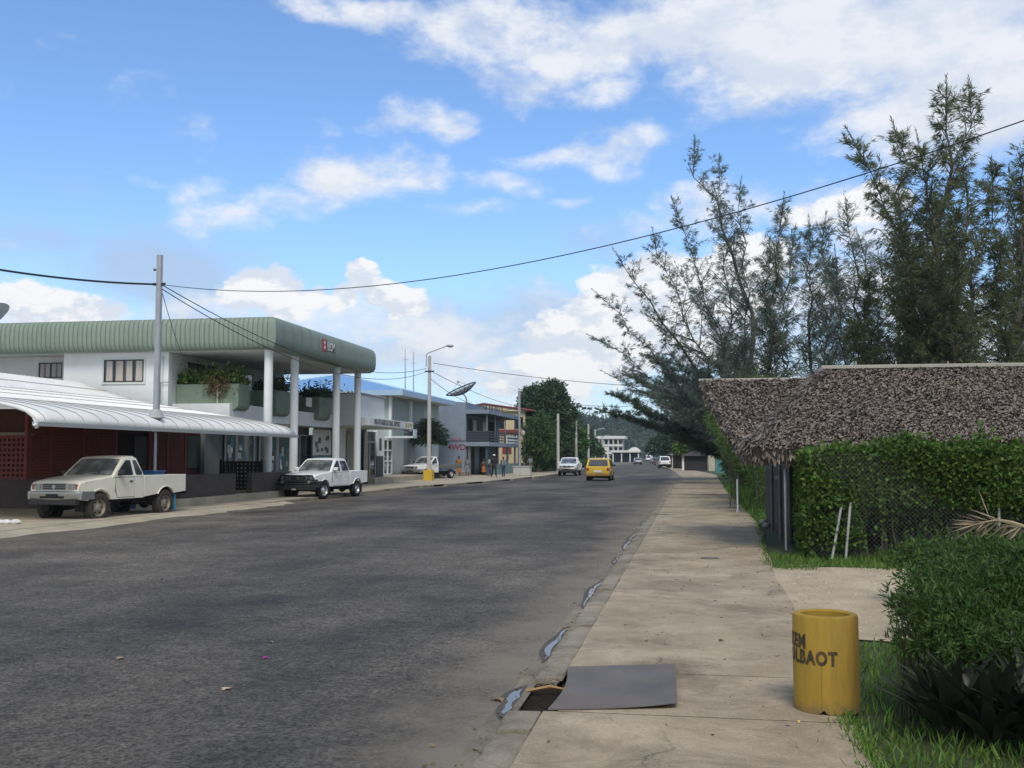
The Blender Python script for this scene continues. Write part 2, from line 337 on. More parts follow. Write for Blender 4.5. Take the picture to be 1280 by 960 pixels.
def concrete(c1, c2, dirt, joints=True, dark=0.5):
    def f(nt, b):
        L = nt.links; tc = T(nt, 'ShaderNodeTexCoord'); vec = tc.outputs['Object']
        mp = T(nt, 'ShaderNodeMapping'); mp.inputs['Scale'].default_value = (0.9, 0.9, 1); L.new(vec, mp.inputs[0])
        a = T(nt, 'ShaderNodeTexNoise', Scale=1.1, Detail=9, Roughness=0.68); L.new(mp.outputs[0], a.inputs['Vector'])
        cr = T(nt, 'ShaderNodeValToRGB'); L.new(a.outputs['Fac'], cr.inputs[0]); e = cr.color_ramp.elements
        e[0].position = 0.3; e[0].color = (*c1, 1); e[1].position = 0.7; e[1].color = (*c2, 1)
        d = T(nt, 'ShaderNodeTexNoise', Scale=0.8, Detail=10, Roughness=0.76, Distortion=.6); mp4 = T(nt, 'ShaderNodeMapping'); mp4.inputs['Location'].default_value = (4.2, 1.3, 0); mp4.inputs['Scale'].default_value = (1.1, 1.0, 1); L.new(vec, mp4.inputs[0]); L.new(mp4.outputs[0], d.inputs['Vector'])
        dr = T(nt, 'ShaderNodeMapRange'); L.new(d.outputs['Fac'], dr.inputs[0]); dr.inputs['From Min'].default_value = .47; dr.inputs['From Max'].default_value = .70; dr.inputs['To Max'].default_value = dark
        mx = T(nt, 'ShaderNodeMixRGB'); L.new(dr.outputs[0], mx.inputs[0]); L.new(cr.outputs[0], mx.inputs[1]); mx.inputs[2].default_value = (*dirt, 1); out = mx.outputs[0]
        sp0 = T(nt, 'ShaderNodeTexNoise', Scale=45, Detail=4, Roughness=.7); L.new(vec, sp0.inputs['Vector']); sr0 = T(nt, 'ShaderNodeMapRange'); L.new(sp0.outputs['Fac'], sr0.inputs[0]); sr0.inputs['From Min'].default_value = .3; sr0.inputs['From Max'].default_value = .7; sr0.inputs['To Min'].default_value = .8; sr0.inputs['To Max'].default_value = 1.2
        hs = T(nt, 'ShaderNodeHueSaturation'); L.new(sr0.outputs[0], hs.inputs['Value']); L.new(out, hs.inputs['Color']); out = hs.outputs[0]
        hgt = a.outputs['Fac']
        if joints:
            # hairline cracks: borders of large, strongly warped cells, broken up by a second noise
            wn = T(nt, 'ShaderNodeTexNoise', Scale=1.3, Detail=7); L.new(vec, wn.inputs['Vector'])
            wa = T(nt, 'ShaderNodeMixRGB'); wa.inputs[0].default_value = .45; L.new(vec, wa.inputs[1]); L.new(wn.outputs['Color'], wa.inputs[2])
            for scl, wid, kk in ((0.55, 0.0045, .6), (1.7, 0.009, .45)):
                vo = T(nt, 'ShaderNodeTexVoronoi', feature='DISTANCE_TO_EDGE', Scale=scl); L.new(wa.outputs[0], vo.inputs['Vector'])
                jr = T(nt, 'ShaderNodeMapRange'); L.new(vo.outputs['Distance'], jr.inputs[0]); jr.inputs['From Max'].default_value = wid; jr.inputs['To Min'].default_value = kk; jr.inputs['To Max'].default_value = 0
                br = T(nt, 'ShaderNodeMapRange'); L.new(d.outputs['Fac'], br.inputs[0]); br.inputs['From Min'].default_value = .42; br.inputs['From Max'].default_value = .56
                mu = T(nt, 'ShaderNodeMath', operation='MULTIPLY'); L.new(jr.outputs[0], mu.inputs[0]); L.new(br.outputs[0], mu.inputs[1])
                m2 = T(nt, 'ShaderNodeMixRGB'); L.new(mu.outputs[0], m2.inputs[0]); L.new(out, m2.inputs[1]); m2.inputs[2].default_value = (0.055, 0.046, 0.034, 1); out = m2.outputs[0]
        L.new(out, b.inputs['Base Color']); b.inputs['Roughness'].default_value = .82; b.inputs['Specular IOR Level'].default_value = .3
        bp = T(nt, 'ShaderNodeBump'); bp.inputs['Strength'].default_value = .5; bp.inputs['Distance'].default_value = .015; L.new(sp0.outputs['Fac'], bp.inputs['Height']); L.new(bp.outputs[0], b.inputs['Normal'])
    return f
m_asph = ramp_mat('asphalt', asphalt)
m_path = ramp_mat('path_concrete', concrete((0.225, 0.178, 0.112), (0.43, 0.358, 0.25), (0.12, 0.09, 0.056), True, .8))
m_kerb = ramp_mat('kerb_concrete', concrete((0.16, 0.135, 0.10), (0.33, 0.29, 0.215), (0.08, 0.064, 0.045), True, .8))
m_left = ramp_mat('left_footpath_concrete', concrete((0.30, 0.26, 0.19), (0.44, 0.39, 0.29), (0.2, 0.165, 0.115), False, .6))
m_silt = ramp_mat('gutter_silt', concrete((0.12, 0.105, 0.08), (0.26, 0.225, 0.165), (0.06, 0.052, 0.042), False, .8))
m_grav = ramp_mat('drive_gravel', concrete((0.31, 0.25, 0.16), (0.50, 0.42, 0.29), (0.22, 0.17, 0.105), False, .5))
m_earth = M('earth', (0.075, 0.07, 0.04), .95, .35, 1.5, stain=(0.05, 0.07, 0.025), stain_amt=.8, bump=.4)
m_grassbase = M('grass_soil', (0.045, 0.06, 0.02), .95, .4, 3)

def strip(name, A, Bv, z, mat, vs, zb=None):
    mb = MB(); n = 0
    for v in vs:
        a, b = A(v), Bv(v); mb.v += [(a, v, z if zb is None else z(v)), (b, v, z if zb is None else zb(v))]
        if n: k = 2 * n; mb.f.append((k - 2, k - 1, k + 1, k))
        n += 1
    return mb.build(name, mat)
g = MB(); g.quad((-2500, -500, ZG), (2500, -500, ZG), (2500, 3500, ZG), (-2500, 3500, ZG)); kind(g.build('ground', m_earth))
vs = [-8, 0] + list(np.arange(3, 60, 1.0)) + list(np.arange(60, 440, 8.0))
jit = {v: rnd.uniform(-.09, .09) for v in vs}
kind(strip('road', lambda v: interp(LK, v) - .25 + 2 * jit[v], lambda v: interp(RK, v) + .03, ZR, m_asph, vs))
kind(strip('gutter', lambda v: interp(RK, v) - .12 + .3 * jit[v], lambda v: interp(RK, v) + .03, ZR + .004, m_silt, [v for v in vs if v < 130]))
# right-hand footpath with the notch over the drain
DV0, DV1, DU = 7.24, 8.62, -0.93
pv = [-8, 0, 3, 4, 5, 6, 6.6, DV0 - .012]
kind(strip('footpath', lambda v: -1.03, lambda v: interp(RP, v) + (.03 * math.sin(v * 1.1)), 0.0, m_path, pv))
kind(strip('footpath', lambda v: DU, lambda v: interp(RP, v), 0.0, m_path, [DV0, 7.6, 8.0, DV1 - .012]))
kind(strip('footpath', lambda v: interp(RK, v) + .24, lambda v: interp(RP, v) + .035 * math.sin(v * 1.1) * (v < 30), 0.0, m_path, [DV1] + list(np.arange(9, 62, .8)) + list(np.arange(62, 240, 6))))
# slab edges: thin upstands where one bay has settled against the next
e = MB()
for v, dz in ((15.9, .010), (31.5, .02), (36.2, .025), (44.0, .05), (47.5, .06), (56, .05), (70, .05)):
    e.box(interp(RK, v) + .26, interp(RP, v) - .02, v, v + (.16 if v > 40 else .02), -.01, dz)
kind(e.build('path_slab_edges', m_kerb, bevel=.01))
# kerb, in worn blocks
kb = MB(); v = 2.6; krr = random.Random(3)
while v < 62:
    ln = krr.uniform(.55, 1.25)
    if v + ln > DV0 and v < DV0: ln = DV0 - v - .01
    if DV0 - .05 <= v < DV1 - .3: v = DV1 - .28; continue
    o = krr.uniform(-.025, .02); t = krr.uniform(-.03, .004); n = max(3, int(ln / (.09 if v < 20 else .3))); o0 = len(kb.v); W_ = 6
    for i in range(n + 1):
        vv_ = v + (ln - .018) * i / n; e = krr.uniform(-.014, .014) + (-.0 if krr.random() > .14 else krr.uniform(.02, .06)); i_ = krr.uniform(-.006, .006)
        kb.v += [(-1.285 + o + e * .5, vv_, -.09), (-1.272 + o + e, vv_, -.035 + t), (-1.252 + o + e, vv_, -.006 + t + krr.uniform(-.006, .004)), (-1.15, vv_, .003 + t + krr.uniform(-.005, .005)), (-1.045 + i_, vv_, .0 + t + krr.uniform(-.004, .004)), (-1.034 + i_ * .3, vv_, -.03)]
        if i: kb.f += [(o0 + W_ * (i - 1) + j, o0 + W_ * (i - 1) + j + 1, o0 + W_ * i + j + 1, o0 + W_ * i + j) for j in range(W_ - 1)]
    kb.f += [tuple(range(o0, o0 + W_)), tuple(range(o0 + W_ * n + W_ - 1, o0 + W_ * n - 1, -1))]
    v += ln
for i in range(24):
    v0 = 62 + i * 3.2; kb.add([(interp(RK, v0), v0, .004), (interp(RK, v0) + .23, v0, .004), (interp(RK, v0 + 3.17) + .23, v0 + 3.17, .004), (interp(RK, v0 + 3.17), v0 + 3.17, .004),
        (interp(RK, v0), v0, -.09), (interp(RK, v0 + 3.17), v0 + 3.17, -.09)], [(0, 1, 2, 3), (4, 0, 3, 5)])
kind(kb.build('kerb', m_kerb, smooth=50))
# left-hand footpath and forecourts
kind(strip('left_footpath', lambda v: -60.0, lambda v: interp(LK, v) + .6 * jit.get(v, 0) * (v > 38), ZL, m_left, [v for v in vs if v < 200]))
lk = MB()
for a, b in zip(vs, vs[1:]):
    if 36 < b < 140: lk.box(interp(LK, (a + b) / 2) - .12 + .3 * jit[a], interp(LK, (a + b) / 2) + .1 + .3 * jit[a], a, b - .02, -.09, ZL + .006)
kind(lk.build('left_kerb', m_kerb, bevel=.02))
ap = MB(); ej = [-14.95 + rnd.uniform(-.2, .2) for _ in range(80)]
for i, v0 in enumerate(np.arange(-8.4, 38, .8)): ap.quad((-15.52, v0, ZL - .003), (ej[i], v0, ZR + .004), (ej[i + 1], v0 + .8, ZR + .004), (-15.52, v0 + .8, ZL - .003))
kind(ap.build('dirt_shoulder', m_left))
# drive and soil on the right
kind(strip('grass_soil', lambda v: interp(RP, v) - .02, lambda v: 60.0, -0.03, m_grassbase, [v for v in vs if v < 130]))
dv = MB(); ring = [(.85, 10.75), (.9, 16.9), (2.2, 17.3), (4.5, 17.2), (9, 17.6), (26, 18.5), (26, 12), (9, 11.2), (4.5, 10.9), (2.4, 11.2), (1.9, 10.5)]
dv.poly([(x, y, -.012) for x, y in ring]); kind(dv.build('gravel_drive', m_grav))
# standing water in the gutter
def puddle_mat(nt, b):
    b.inputs['Base Color'].default_value = (.13, .115, .09, 1); b.inputs['Roughness'].default_value = .24; b.inputs['Specular IOR Level'].default_value = .7
    n = T(nt, 'ShaderNodeTexNoise', Scale=9, Detail=2); bp = T(nt, 'ShaderNodeBump'); bp.inputs['Strength'].default_value = .03; nt.links.new(n.outputs['Fac'], bp.inputs['Height']); nt.links.new(bp.outputs[0], b.inputs['Normal'])
m_pud = ramp_mat('puddle_water', puddle_mat)
m_wet = M('wet_silt', (.075, .064, .048), .65, .3, 6, bump=.4, bscale=40, spec=.25)
prr = random.Random(21)
for (y0, y1, wmax) in ((7.3, 8.1, .13), (9.3, 11.0, .10), (12.6, 15.3, .085), (17.6, 19.2, .05), (20.3, 24.6, .13), (27.4, 29.6, .09)):
    for nm, mt_, grow, zz in (('wet_margin', m_wet, .07, .0065), ('puddle', m_pud, 0, .0095)):
        prr.seed(int(y0 * 10)); p = MB(); rt, lf = [], []; k = 26; ph = prr.uniform(0, 6)
        for i in range(k + 1):
            t = i / k; yy = y0 - grow * 2 + (y1 - y0 + grow * 4) * t; w_ = .8 * wmax * (math.sin(math.pi * t) ** .6) * (.68 + .26 * math.sin(t * 8 + ph) + .10 * math.sin(t * 17 + ph * 2) + prr.uniform(-.03, .03)); w_ = max(w_, .004) + grow * (.3 + .7 * math.sin(math.pi * t))
            rt.append((-1.288 - .03 * abs(math.sin(t * 7 + ph)) * (1 if grow == 0 else .3), yy, ZR + zz)); lf.append((rt[-1][0] - w_, yy, ZR + zz))
        p.v = rt + lf; p.f = [(i, i + 1, k + 2 + i, k + 1 + i) for i in range(k)]; kind(p.build(nm, mt_))
# hole of the drain
dh = MB(); dh.quad((-1.26, DV0, -.088), (DU, DV0, -.088), (DU, DV1 - .3, -.088), (-1.26, DV1 - .3, -.088)); dh.quad((DU, DV0, -.088), (DU, DV1, -.088), (DU, DV1, -.004), (DU, DV0, -.004))
kind(dh.build('drain_hole', M('drain_dark', (.022, .018, .013), .95, .5, 12, spec=.05, bump=.6)))
# ---------------------------------------------------------------- vehicles (local x = forward, y = left, z = up, origin on the road between the axles)
m_rub = M('tyre_rubber', (.018, .018, .018), .85, .2, 8, spec=.25)
m_dust = M('dusty_tyre_rubber', (.05, .042, .034), .9, .3, 6, spec=.2)
m_rim = M('steel_rim', (.33, .31, .28), .45, .25, 6, metal=.4)
m_rimgrey = M('silver_rim', (.45, .46, .47), .35, .15, 6, metal=.6)
m_under = M('chassis_black', (.015, .015, .015), .8, .3, 6)
m_plast = M('black_plastic', (.022, .023, .024), .5, .2, 8)
m_chrome = M('worn_chrome', (.42, .42, .41), .28, .15, 5, metal=.85)
m_lamp = M('headlamp_glass', (.30, .32, .33), .10, .5, 14, spec=.9, metal=.5)
m_amber = M('amber_lens', (.24, .06, .035), .2, .1, 8, spec=.7)
m_red = M('red_lens', (.30, .012, .012), .2, .1, 8, spec=.7)
m_plate = M('plate_white', (.6, .6, .58), .5, .1, 20)
m_ink = M('plate_ink', (.02, .02, .02), .6, 0)
def glass_mat(nt, b):
    tcn = T(nt, 'ShaderNodeTexCoord'); n = T(nt, 'ShaderNodeTexNoise', Scale=2.2, Detail=3); nt.links.new(tcn.outputs['Object'], n.inputs['Vector'])
    cr = T(nt, 'ShaderNodeValToRGB'); nt.links.new(n.outputs['Fac'], cr.inputs[0]); e = cr.color_ramp.elements
    e[0].position = .4; e[0].color = (.012, .015, .017, 1); e[1].position = .62; e[1].color = (.04, .046, .05, 1); nt.links.new(cr.outputs[0], b.inputs['Base Color'])
    b.inputs['Roughness'].default_value = .04; b.inputs['Specular IOR Level'].default_value = .9
m_glass = ramp_mat('tinted_glass', glass_mat)
def wglass_mat(nt, b):
    glass_mat(nt, b); e = [x for x in nt.nodes if x.type == 'VALTORGB'][0].color_ramp.elements; e[0].color = (.05, .058, .06, 1); e[1].color = (.20, .22, .22, 1); b.inputs['Coat Weight'].default_value = .6; b.inputs['Coat Roughness'].default_value = .02; b.inputs['Coat IOR'].default_value = 1.9  # base colour lightened to paint in the bright sky reflection on the glass
m_wglass = ramp_mat('windscreen_glass_sky_sheen', wglass_mat)
m_seam = M('door_gap', (.012, .012, .012), .9, 0)
P_CREAM = M('cream_paint', (.72, .68, .55), .30, .05, 1.5, coat=.4, stain=(.45, .38, .26), stain_amt=.25, stain_scale=1.6)
P_WHITE = M('white_paint', (.76, .765, .75), .28, .03, 1.5, coat=.5, stain=(.55, .53, .48), stain_amt=.2, stain_scale=1.4)
P_YELLOW = M('yellow_paint', (.55, .36, .025), .32, .05, 1.5, coat=.4)
P_SILVER = M('silver_paint', (.36, .37, .38), .3, .05, 1.5, coat=.4, metal=.3)
P_DARKCAR = M('dark_blue_paint', (.04, .05, .07), .3, .05, 1.5, coat=.4)

def arc_pts(cx, cz, r, zcut, n=14):
    "wheel arch from the rear foot to the front foot, as an outline part running forward along the bottom edge"
    a0 = math.asin(max(-1, min(1, (zcut - cz) / r)))
    return [(cx - r * math.cos(t), cz + r * math.sin(t)) for t in [a0 + (math.pi - 2 * a0) * k / n for k in range(n + 1)]]
class Shape:
    def __init__(s, W, belt, roof, xf, xr, tumble=.17, nose=.07, tail=.04):
        s.W, s.belt, s.roof, s.xf, s.xr, s.tumble, s.nose, s.tail = W, belt, roof, xf, xr, tumble, nose, tail
    def hw(s, x, z):
        k = 1 - s.tumble * max(0, min(1.1, (z - s.belt) / (s.roof - s.belt)))
        a = max(0, min(1, (x - (s.xf - 1.3)) / 1.3)); k *= 1 - s.nose * a * a * a
        a = max(0, min(1, ((s.xr + 1.0) - x) / 1.0)); k *= 1 - s.tail * a * a * a
        if z < .62: k *= 1 - .10 * (.62 - z)
        return s.W / 2 * k
    def shell(s, mb, outline, crown=.03, zc=.8, open_idx=()):
        S = [-1, -.965, -.88, -.5, 0, .5, .88, .965, 1]; n = len(outline); vs = []
        for q in S:
            for x, z in outline: vs.append((x, q * s.hw(x, z), z + (crown * (1 - q * q) - (.035 if abs(q) == 1 else .010 if abs(q) > .95 else 0) * (z > zc and crown > .028) if z > zc else 0)))
        fs = []
        for i in range(len(S) - 1):
            for k in range(n):
                if k in open_idx: continue
                fs.append((i * n + k, i * n + (k + 1) % n, (i + 1) * n + (k + 1) % n, (i + 1) * n + k))
        fs += [tuple(range(n)), tuple(range((len(S) - 1) * n + n - 1, (len(S) - 1) * n - 1, -1))]
        mb.add(vs, fs)
    def side(s, poly, q, off): return [(x, q * (s.hw(x, z) + off), z) for x, z in poly]
def subdiv_poly(poly, n=4):
    out = []
    for a, b in zip(poly, poly[1:] + poly[:1]):
        for k in range(n): out.append((a[0] + (b[0] - a[0]) * k / n, a[1] + (b[1] - a[1]) * k / n))
    return out
def side_panel(s, poly, q, off, th=.008):
    out = s.side(poly, q, off); inn = s.side(poly, q, off - th); mb = MB(); n = len(poly)
    mb.add(out + inn, [tuple(range(n))] + [(i, (i + 1) % n, n + (i + 1) % n, n + i) for i in range(n)]); return mb
def round_poly(poly, r, n=4):
    out = []; m = len(poly)
    for i in range(m):
        a, b, c = Vector(poly[i - 1]), Vector(poly[i]), Vector(poly[(i + 1) % m]); u = (a - b).normalized(); w_ = (c - b).normalized()
        rr = min(r, (a - b).length * .45, (c - b).length * .45)
        p0, p2 = b + u * rr, b + w_ * rr
        for k in range(n + 1):
            t = k / n; p = p0 * (1 - t) ** 2 + b * 2 * t * (1 - t) + p2 * t * t; out.append((p.x, p.y))
    return out
def wheel(root, x, y, r, wd, m_t, m_r, steer=0.0):
    q = 1 if y > 0 else -1; h = wd / 2
    prof = [(r * .60, -h * .8), (r * .66, -h), (r * .90, -h * 1.02), (r * .97, -h * .88), (r, -h * .6), (r, h * .6), (r * .97, h * .88), (r * .90, h * 1.02), (r * .66, h), (r * .60, h * .8)]
    t = MB().lathe(prof, 28, axis='y', closed=True)
    for k in range(28):
        a = 2 * math.pi * k / 28 + .05; c, s_ = math.cos(a), math.sin(a)
        t.add([(c * r * 1.012 - s_ * .018, -h * .85, s_ * r * 1.012 + c * .018), (c * r * 1.012 + s_ * .018, -h * .85, s_ * r * 1.012 - c * .018),
               (c * r * 1.012 + s_ * .018, h * .85, s_ * r * 1.012 - c * .018), (c * r * 1.012 - s_ * .018, h * .85, s_ * r * 1.012 + c * .018)], [(0, 1, 2, 3)])
    mt = Matrix.Translation((x, y, r)) @ Matrix.Rotation(steer, 4, 'Z'); t.xf(mt)
    wo_ = t.build('wheel', m_t, root, smooth=40)
    d = MB(); f = h * .62 * q
    d.lathe([(r * .60, f + .03 * q), (r * .56, f + .0 * q), (r * .50, f - .045 * q), (r * .30, f - .02 * q), (r * .17, f + .035 * q), (.001, f + .035 * q)], 28, axis='y')
    hb = d; nf = len(d.f)
    for k in range(6):
        a = 2 * math.pi * k / 6; hb.lathe([(r * .075, f - .026 * q), (.001, f - .024 * q)], 10, axis='y', c=(math.cos(a) * r * .40, 0, math.sin(a) * r * .40))
    d.xf(mt); rim = d.build('rim', m_r, wo_, smooth=35); rim.data.materials.append(m_under)
    for pl_ in rim.data.polygons: pl_.material_index = int(pl_.index >= nf)
def box_part(name, root, mat, *b, bevel=.02, parent=None):
    return MB().box(*b).build(name, mat, parent or root, bevel=bevel, seg=2, smooth=40)
def lamp_patch(s, root, name, mat, x, z0, z1, y0, y1, q, wrap=.0, th=.03):
    "headlamp block following the nose"
    mb = MB(); n = 5; fr = []; bk = []
    for k in range(n + 1):
        yy = y0 + (y1 - y0) * k / n; xx = x - (wrap * max(0, (k - 2) / (n - 2)) ** 2)
        fr += [(xx, q * yy, z0), (xx, q * yy, z1)]; bk += [(xx - th - .06, q * yy, z0), (xx - th - .06, q * yy, z1)]
    m = len(fr); fs = []
    for k in range(n):
        a = 2 * k; fs += [(a, a + 2, a + 3, a + 1), (a + 1, a + 3, m + a + 3, m + a + 1), (a, m + a, m + a + 2, a + 2)]
    fs += [(0, 1, m + 1, m), (m - 2, 2 * m - 2, 2 * m - 1, m - 1)]
    mb.add(fr + bk, fs); return mb.build(name, mat, root, smooth=40)

def ute(label, cat, loc, rotz, paint, cab='extra', r=.365, tray=False, bull=False, lift=0.0, group=None, plate='', steer=0.0, m_t=None, m_r=None, name='pickup_truck', canopy=False):
    root = thing(name, label, cat, loc, rotz, group); m_t = m_t or m_rub; m_r = m_r or m_rim
    root.rotation_euler = (0, 0, 0); root.location = (0, 0, 0)
    wb = 3.05; fx, rx = wb / 2, -wb / 2; xf, xr = 2.30, -2.62
    xb = {'extra': -.42, 'double': -.78, 'single': .02}[cab]; W = 1.70
    zs, zb, zr = .47 + lift, 1.10 + lift, 1.66 + lift
    s = Shape(W, zb, zr, xf, xr, .17, .10)
    # ---- cab with bonnet
    lower = [(xb, zs)] + arc_pts(fx, r, r + .085, zs) + [(xf - .05, .50 + lift), (xf, .60 + lift), (xf, .84 + lift), (xf - .025, .92 + lift), (xf - .09, .975 + lift), (xf - .28, 1.01 + lift), (1.6, 1.065 + lift), (1.02, zb + .02), (.9, zb), (.3, zb), (xb, zb)]
    body = MB(); s.shell(body, lower, .045)
    xrr = xb + .16; xrf = .28
    house = [(.98, zb - .01), (.72, 1.32 + lift), (xrf + .10, zr - .06), (xrf - .06, zr - .01), (xrf - .4, zr + .01), (xrr + .18, zr - .005), (xrr + .05, zr - .05), (xb + .03, 1.2 + lift), (xb, zb - .01)]
    if cab == 'single': house = [(.98, zb - .01), (.72, 1.32 + lift), (xrf + .12, zr - .06), (xrf - .02, zr - .01), (xrf - .12, zr + .005), (xb + .14, zr - .005), (xb + .05, zr - .05), (xb + .01, 1.2 + lift), (xb, zb - .01)]
    s.shell(body, house, crown=.025, zc=1.6 + lift, open_idx=(len(house) - 1,))
    body.build('body', paint, root, bevel=.045, seg=4, smooth=50)
    # ---- glass
    def across(name, p0, p1, inset, off, mat, n=6, par=None):
        mb = MB(); vs = []; d = (Vector(p1) - Vector(p0)); nx = Vector((d.y, -d.x)).normalized()
        if nx.y < 0 and False: nx = -nx
        S = [-1, -.85, -.45, 0, .45, .85, 1]
        for i in range(n + 1):
            t = i / n; x, z = p0[0] + d.x * t, p0[1] + d.y * t
            for q in S: vs.append((x + nx.x * off, q * (s.hw(x, z) - inset), z + nx.y * off + .018 * (1 - q * q)))
        m = len(S); mb.add(vs, [(i * m + k, i * m + k + 1, (i + 1) * m + k + 1, (i + 1) * m + k) for i in range(n) for k in range(m - 1)])
        return mb.build(name, mat, par or root, smooth=40)
    wsx = (xrf + .12, zr - .085)
    a0 = Vector((.945, zb + .035)); a1 = Vector(wsx)
    if a1.x > .72: pass
    sc = across('windscreen', (.93, 1.135 + lift), (.735, 1.305 + lift), .085, .018, m_wglass, 3)
    mid = across('windscreen', (.735, 1.305 + lift), (xrf + .125, zr - .085), .085, .018, m_wglass, 4)
    me = sc.data; bm = bmesh.new(); bm.from_mesh(me); bm.from_mesh(mid.data); bm.to_mesh(me); bm.free(); bpy.data.objects.remove(mid)
    MB().tube([(.95, -.5, zb + .05), (.90, -.1, zb + .085)], .012, 5).tube([(.95, .1, zb + .05), (.90, .5, zb + .085)], .012, 5).build('wiper', m_plast, sc)
    across('rear_window', (xb + .0, 1.2 + lift), (xrr + .035, zr - .085), .14, -.012, m_glass, 3)
    for q in (1, -1):
        # front door: dark gap line, skin, window, handle
        dx0 = {'extra': .02, 'double': .06, 'single': .12}[cab]
        dpoly = [(dx0, zs + .05), (.78, zs + .05), (.86, zs + .28), (.86, zb - .03), (dx0, zb - .03)]
        side_panel(s, subdiv_poly([(p[0] + (.012 if p[0] > .4 else -.012), p[1] + (.012 if p[1] > .9 else -.012)) for p in dpoly], 3), q, .0035, .01).build('door_gap', m_seam, root)
        dr = side_panel(s, subdiv_poly(dpoly, 4), q, .009, .012).build('door', paint, root, smooth=30)
        wp = round_poly([(dx0 + .055, zb + .035), (.80, zb + .03), (.60, 1.34 + lift), (xrf + .02, zr - .10), (dx0 + .07, zr - .10)], .05)
        side_panel(s, wp, q, .008).build('door_window', m_glass, dr)
        hx = dx0 + .09; y = q * (s.hw(hx, .98 + lift) + .012)
        MB().box(hx, hx + .14, min(y, y + q * .02), max(y, y + q * .02), zb - .16, zb - .12).build('door_handle', m_plast if cab != 'double' else paint, dr, bevel=.008)
        MB().box(.66, .80, *sorted((q * (s.hw(.7, zb) + .01), q * (s.hw(.7, zb) + .18))), zb + .04, zb + .19).build('wing_mirror', m_plast if cab != 'double' else paint, root, bevel=.03, seg=3, smooth=50)
        if cab == 'extra':
            wp = round_poly([(-.05, zb + .035), (-.01, zr - .10), (xrr + .10, zr - .10), (xb + .06, zb + .08), (xb + .09, zb + .035)], .06)
            side_panel(s, wp, q, .008).build('side_window', m_glass, root)
        if cab == 'double':
            dp = [(xb + .05, zb - .03), (xb + .05, zs + .36), (xb + .22, zs + .05), (dx0 - .035, zs + .05), (dx0 - .035, zb - .03)]
            side_panel(s, subdiv_poly([(p[0] + (.012 if p[0] > -.3 else -.012), p[1] + (.012 if p[1] > .95 + lift else -.012)) for p in dp], 3), q, .0035, .01).build('door_gap', m_seam, root)
            d2 = side_panel(s, subdiv_poly(dp, 4), q, .009, .012).build('door', paint, root, smooth=30)
            wp = round_poly([(dx0 - .07, zb + .035), (dx0 - .05, zr - .10), (xrr + .12, zr - .10), (xb + .10, zb + .10), (xb + .12, zb + .035)], .05)
            side_panel(s, wp, q, .008).build('door_window', m_glass, d2)
            y = q * (s.hw(xb + .12, .98 + lift) + .012); MB().box(xb + .12, xb + .26, min(y, y + q * .02), max(y, y + q * .02), zb - .16, zb - .12).build('door_handle', paint, d2, bevel=.008)
        # flare over the front arch
        fl = MB(); pts = arc_pts(fx, r, r + .10, zs + .02, 16)
        fl.tube([(x, q * (s.hw(x, z) + .004), z) for x, z in pts], .02, 6); fl.build('wheel_arch', paint, root, smooth=60)
        # inner arch
        MB().box(fx - r - .07, fx + r + .07, *sorted((q * .42, q * .66)), .30, r + .62).build('inner_arch', m_under, root)
    # ---- bed or tray
    bx = xb - .025
    if not tray:
        bed = MB(); th = .07; zt = zb + .015
        for q in (1, -1):
            ol = [(bx, zs + .02), (bx, zt), (xr + .02, zt), (xr, zt - .05), (xr, .62 + lift)] + [(xr + .06, zs + .1)] + [p for p in arc_pts(rx, r, r + .085, zs + .05)]
            ol = [(bx, zs + .02), (bx, zt), (xr, zt), (xr, zs + .12)] + arc_pts(rx, r, r + .085, zs + .08)
            n = len(ol); o_ = [(x, q * s.hw(x, z), z) for x, z in ol]; i_ = [(x, q * (s.hw(x, z) - th), z) for x, z in ol]
            bed.add(o_ + i_, [tuple(range(n)), tuple(range(2 * n - 1, n - 1, -1))] + [(i, (i + 1) % n, n + (i + 1) % n, n + i) for i in range(n)])
        bed.box(bx - .05, bx, -W / 2 + .08, W / 2 - .08, zs + .12, zt - .01); bed.box(xr + .03, bx - .05, -W / 2 + .09, W / 2 - .09, .74 + lift, .77 + lift)
        bed.build('bed', paint, root, bevel=.018, seg=2, smooth=45)
        tg = MB().box(xr - .012, xr + .05, -W / 2 + .1, W / 2 - .1, zs + .22, zt - .005).build('tailgate', paint, root, bevel=.015)
        for q in (1, -1):
            MB().box(xr - .02, xr + .05, *sorted((q * (W / 2 - .13), q * (W / 2 - .04))), .80 + lift, 1.02 + lift).build('tail_light', m_red, root, bevel=.01)
            pts = arc_pts(rx, r, r + .10, zs + .08, 16); MB().tube([(x, q * (s.hw(x, z) + .004), z) for x, z in pts], .018, 6).build('wheel_arch', paint, root, smooth=60)
            MB().box(rx - r - .06, rx + r + .06, *sorted((q * .40, q * .62)), .34, r + .5).build('inner_arch', m_under, root)
            mf = MB().box(rx - r - .14, rx - r - .125, *sorted((q * .58, q * .83)), .17, .50 + lift).build('mud_flap', M('blue_flap', (.06, .22, .36), .6) if cab == 'extra' else m_under, root)
        MB().box(xr - .10, xr - .02, -.82, .82, .50 + lift, .64 + lift).build('rear_bumper', m_plast, root, bevel=.025)
    else:
        tr = MB(); tr.box(xr, bx - .05, -.92, .92, .80, .88)
        for q in (1, -1): tr.box(xr, bx - .05, *sorted((q * .905, q * .945)), .885, 1.09)
        tr.box(xr - .03, xr, -.92, .92, .885, 1.09)
        tr.build('tray', M('tray_grey', (.16, .16, .155), .6, .25, 4, metal=.2), root, bevel=.012)
        hb = MB()
        for q in (1, -1): hb.tube([(bx - .07, q * .7, .86), (bx - .07, q * .7, 1.55)], .025, 6)
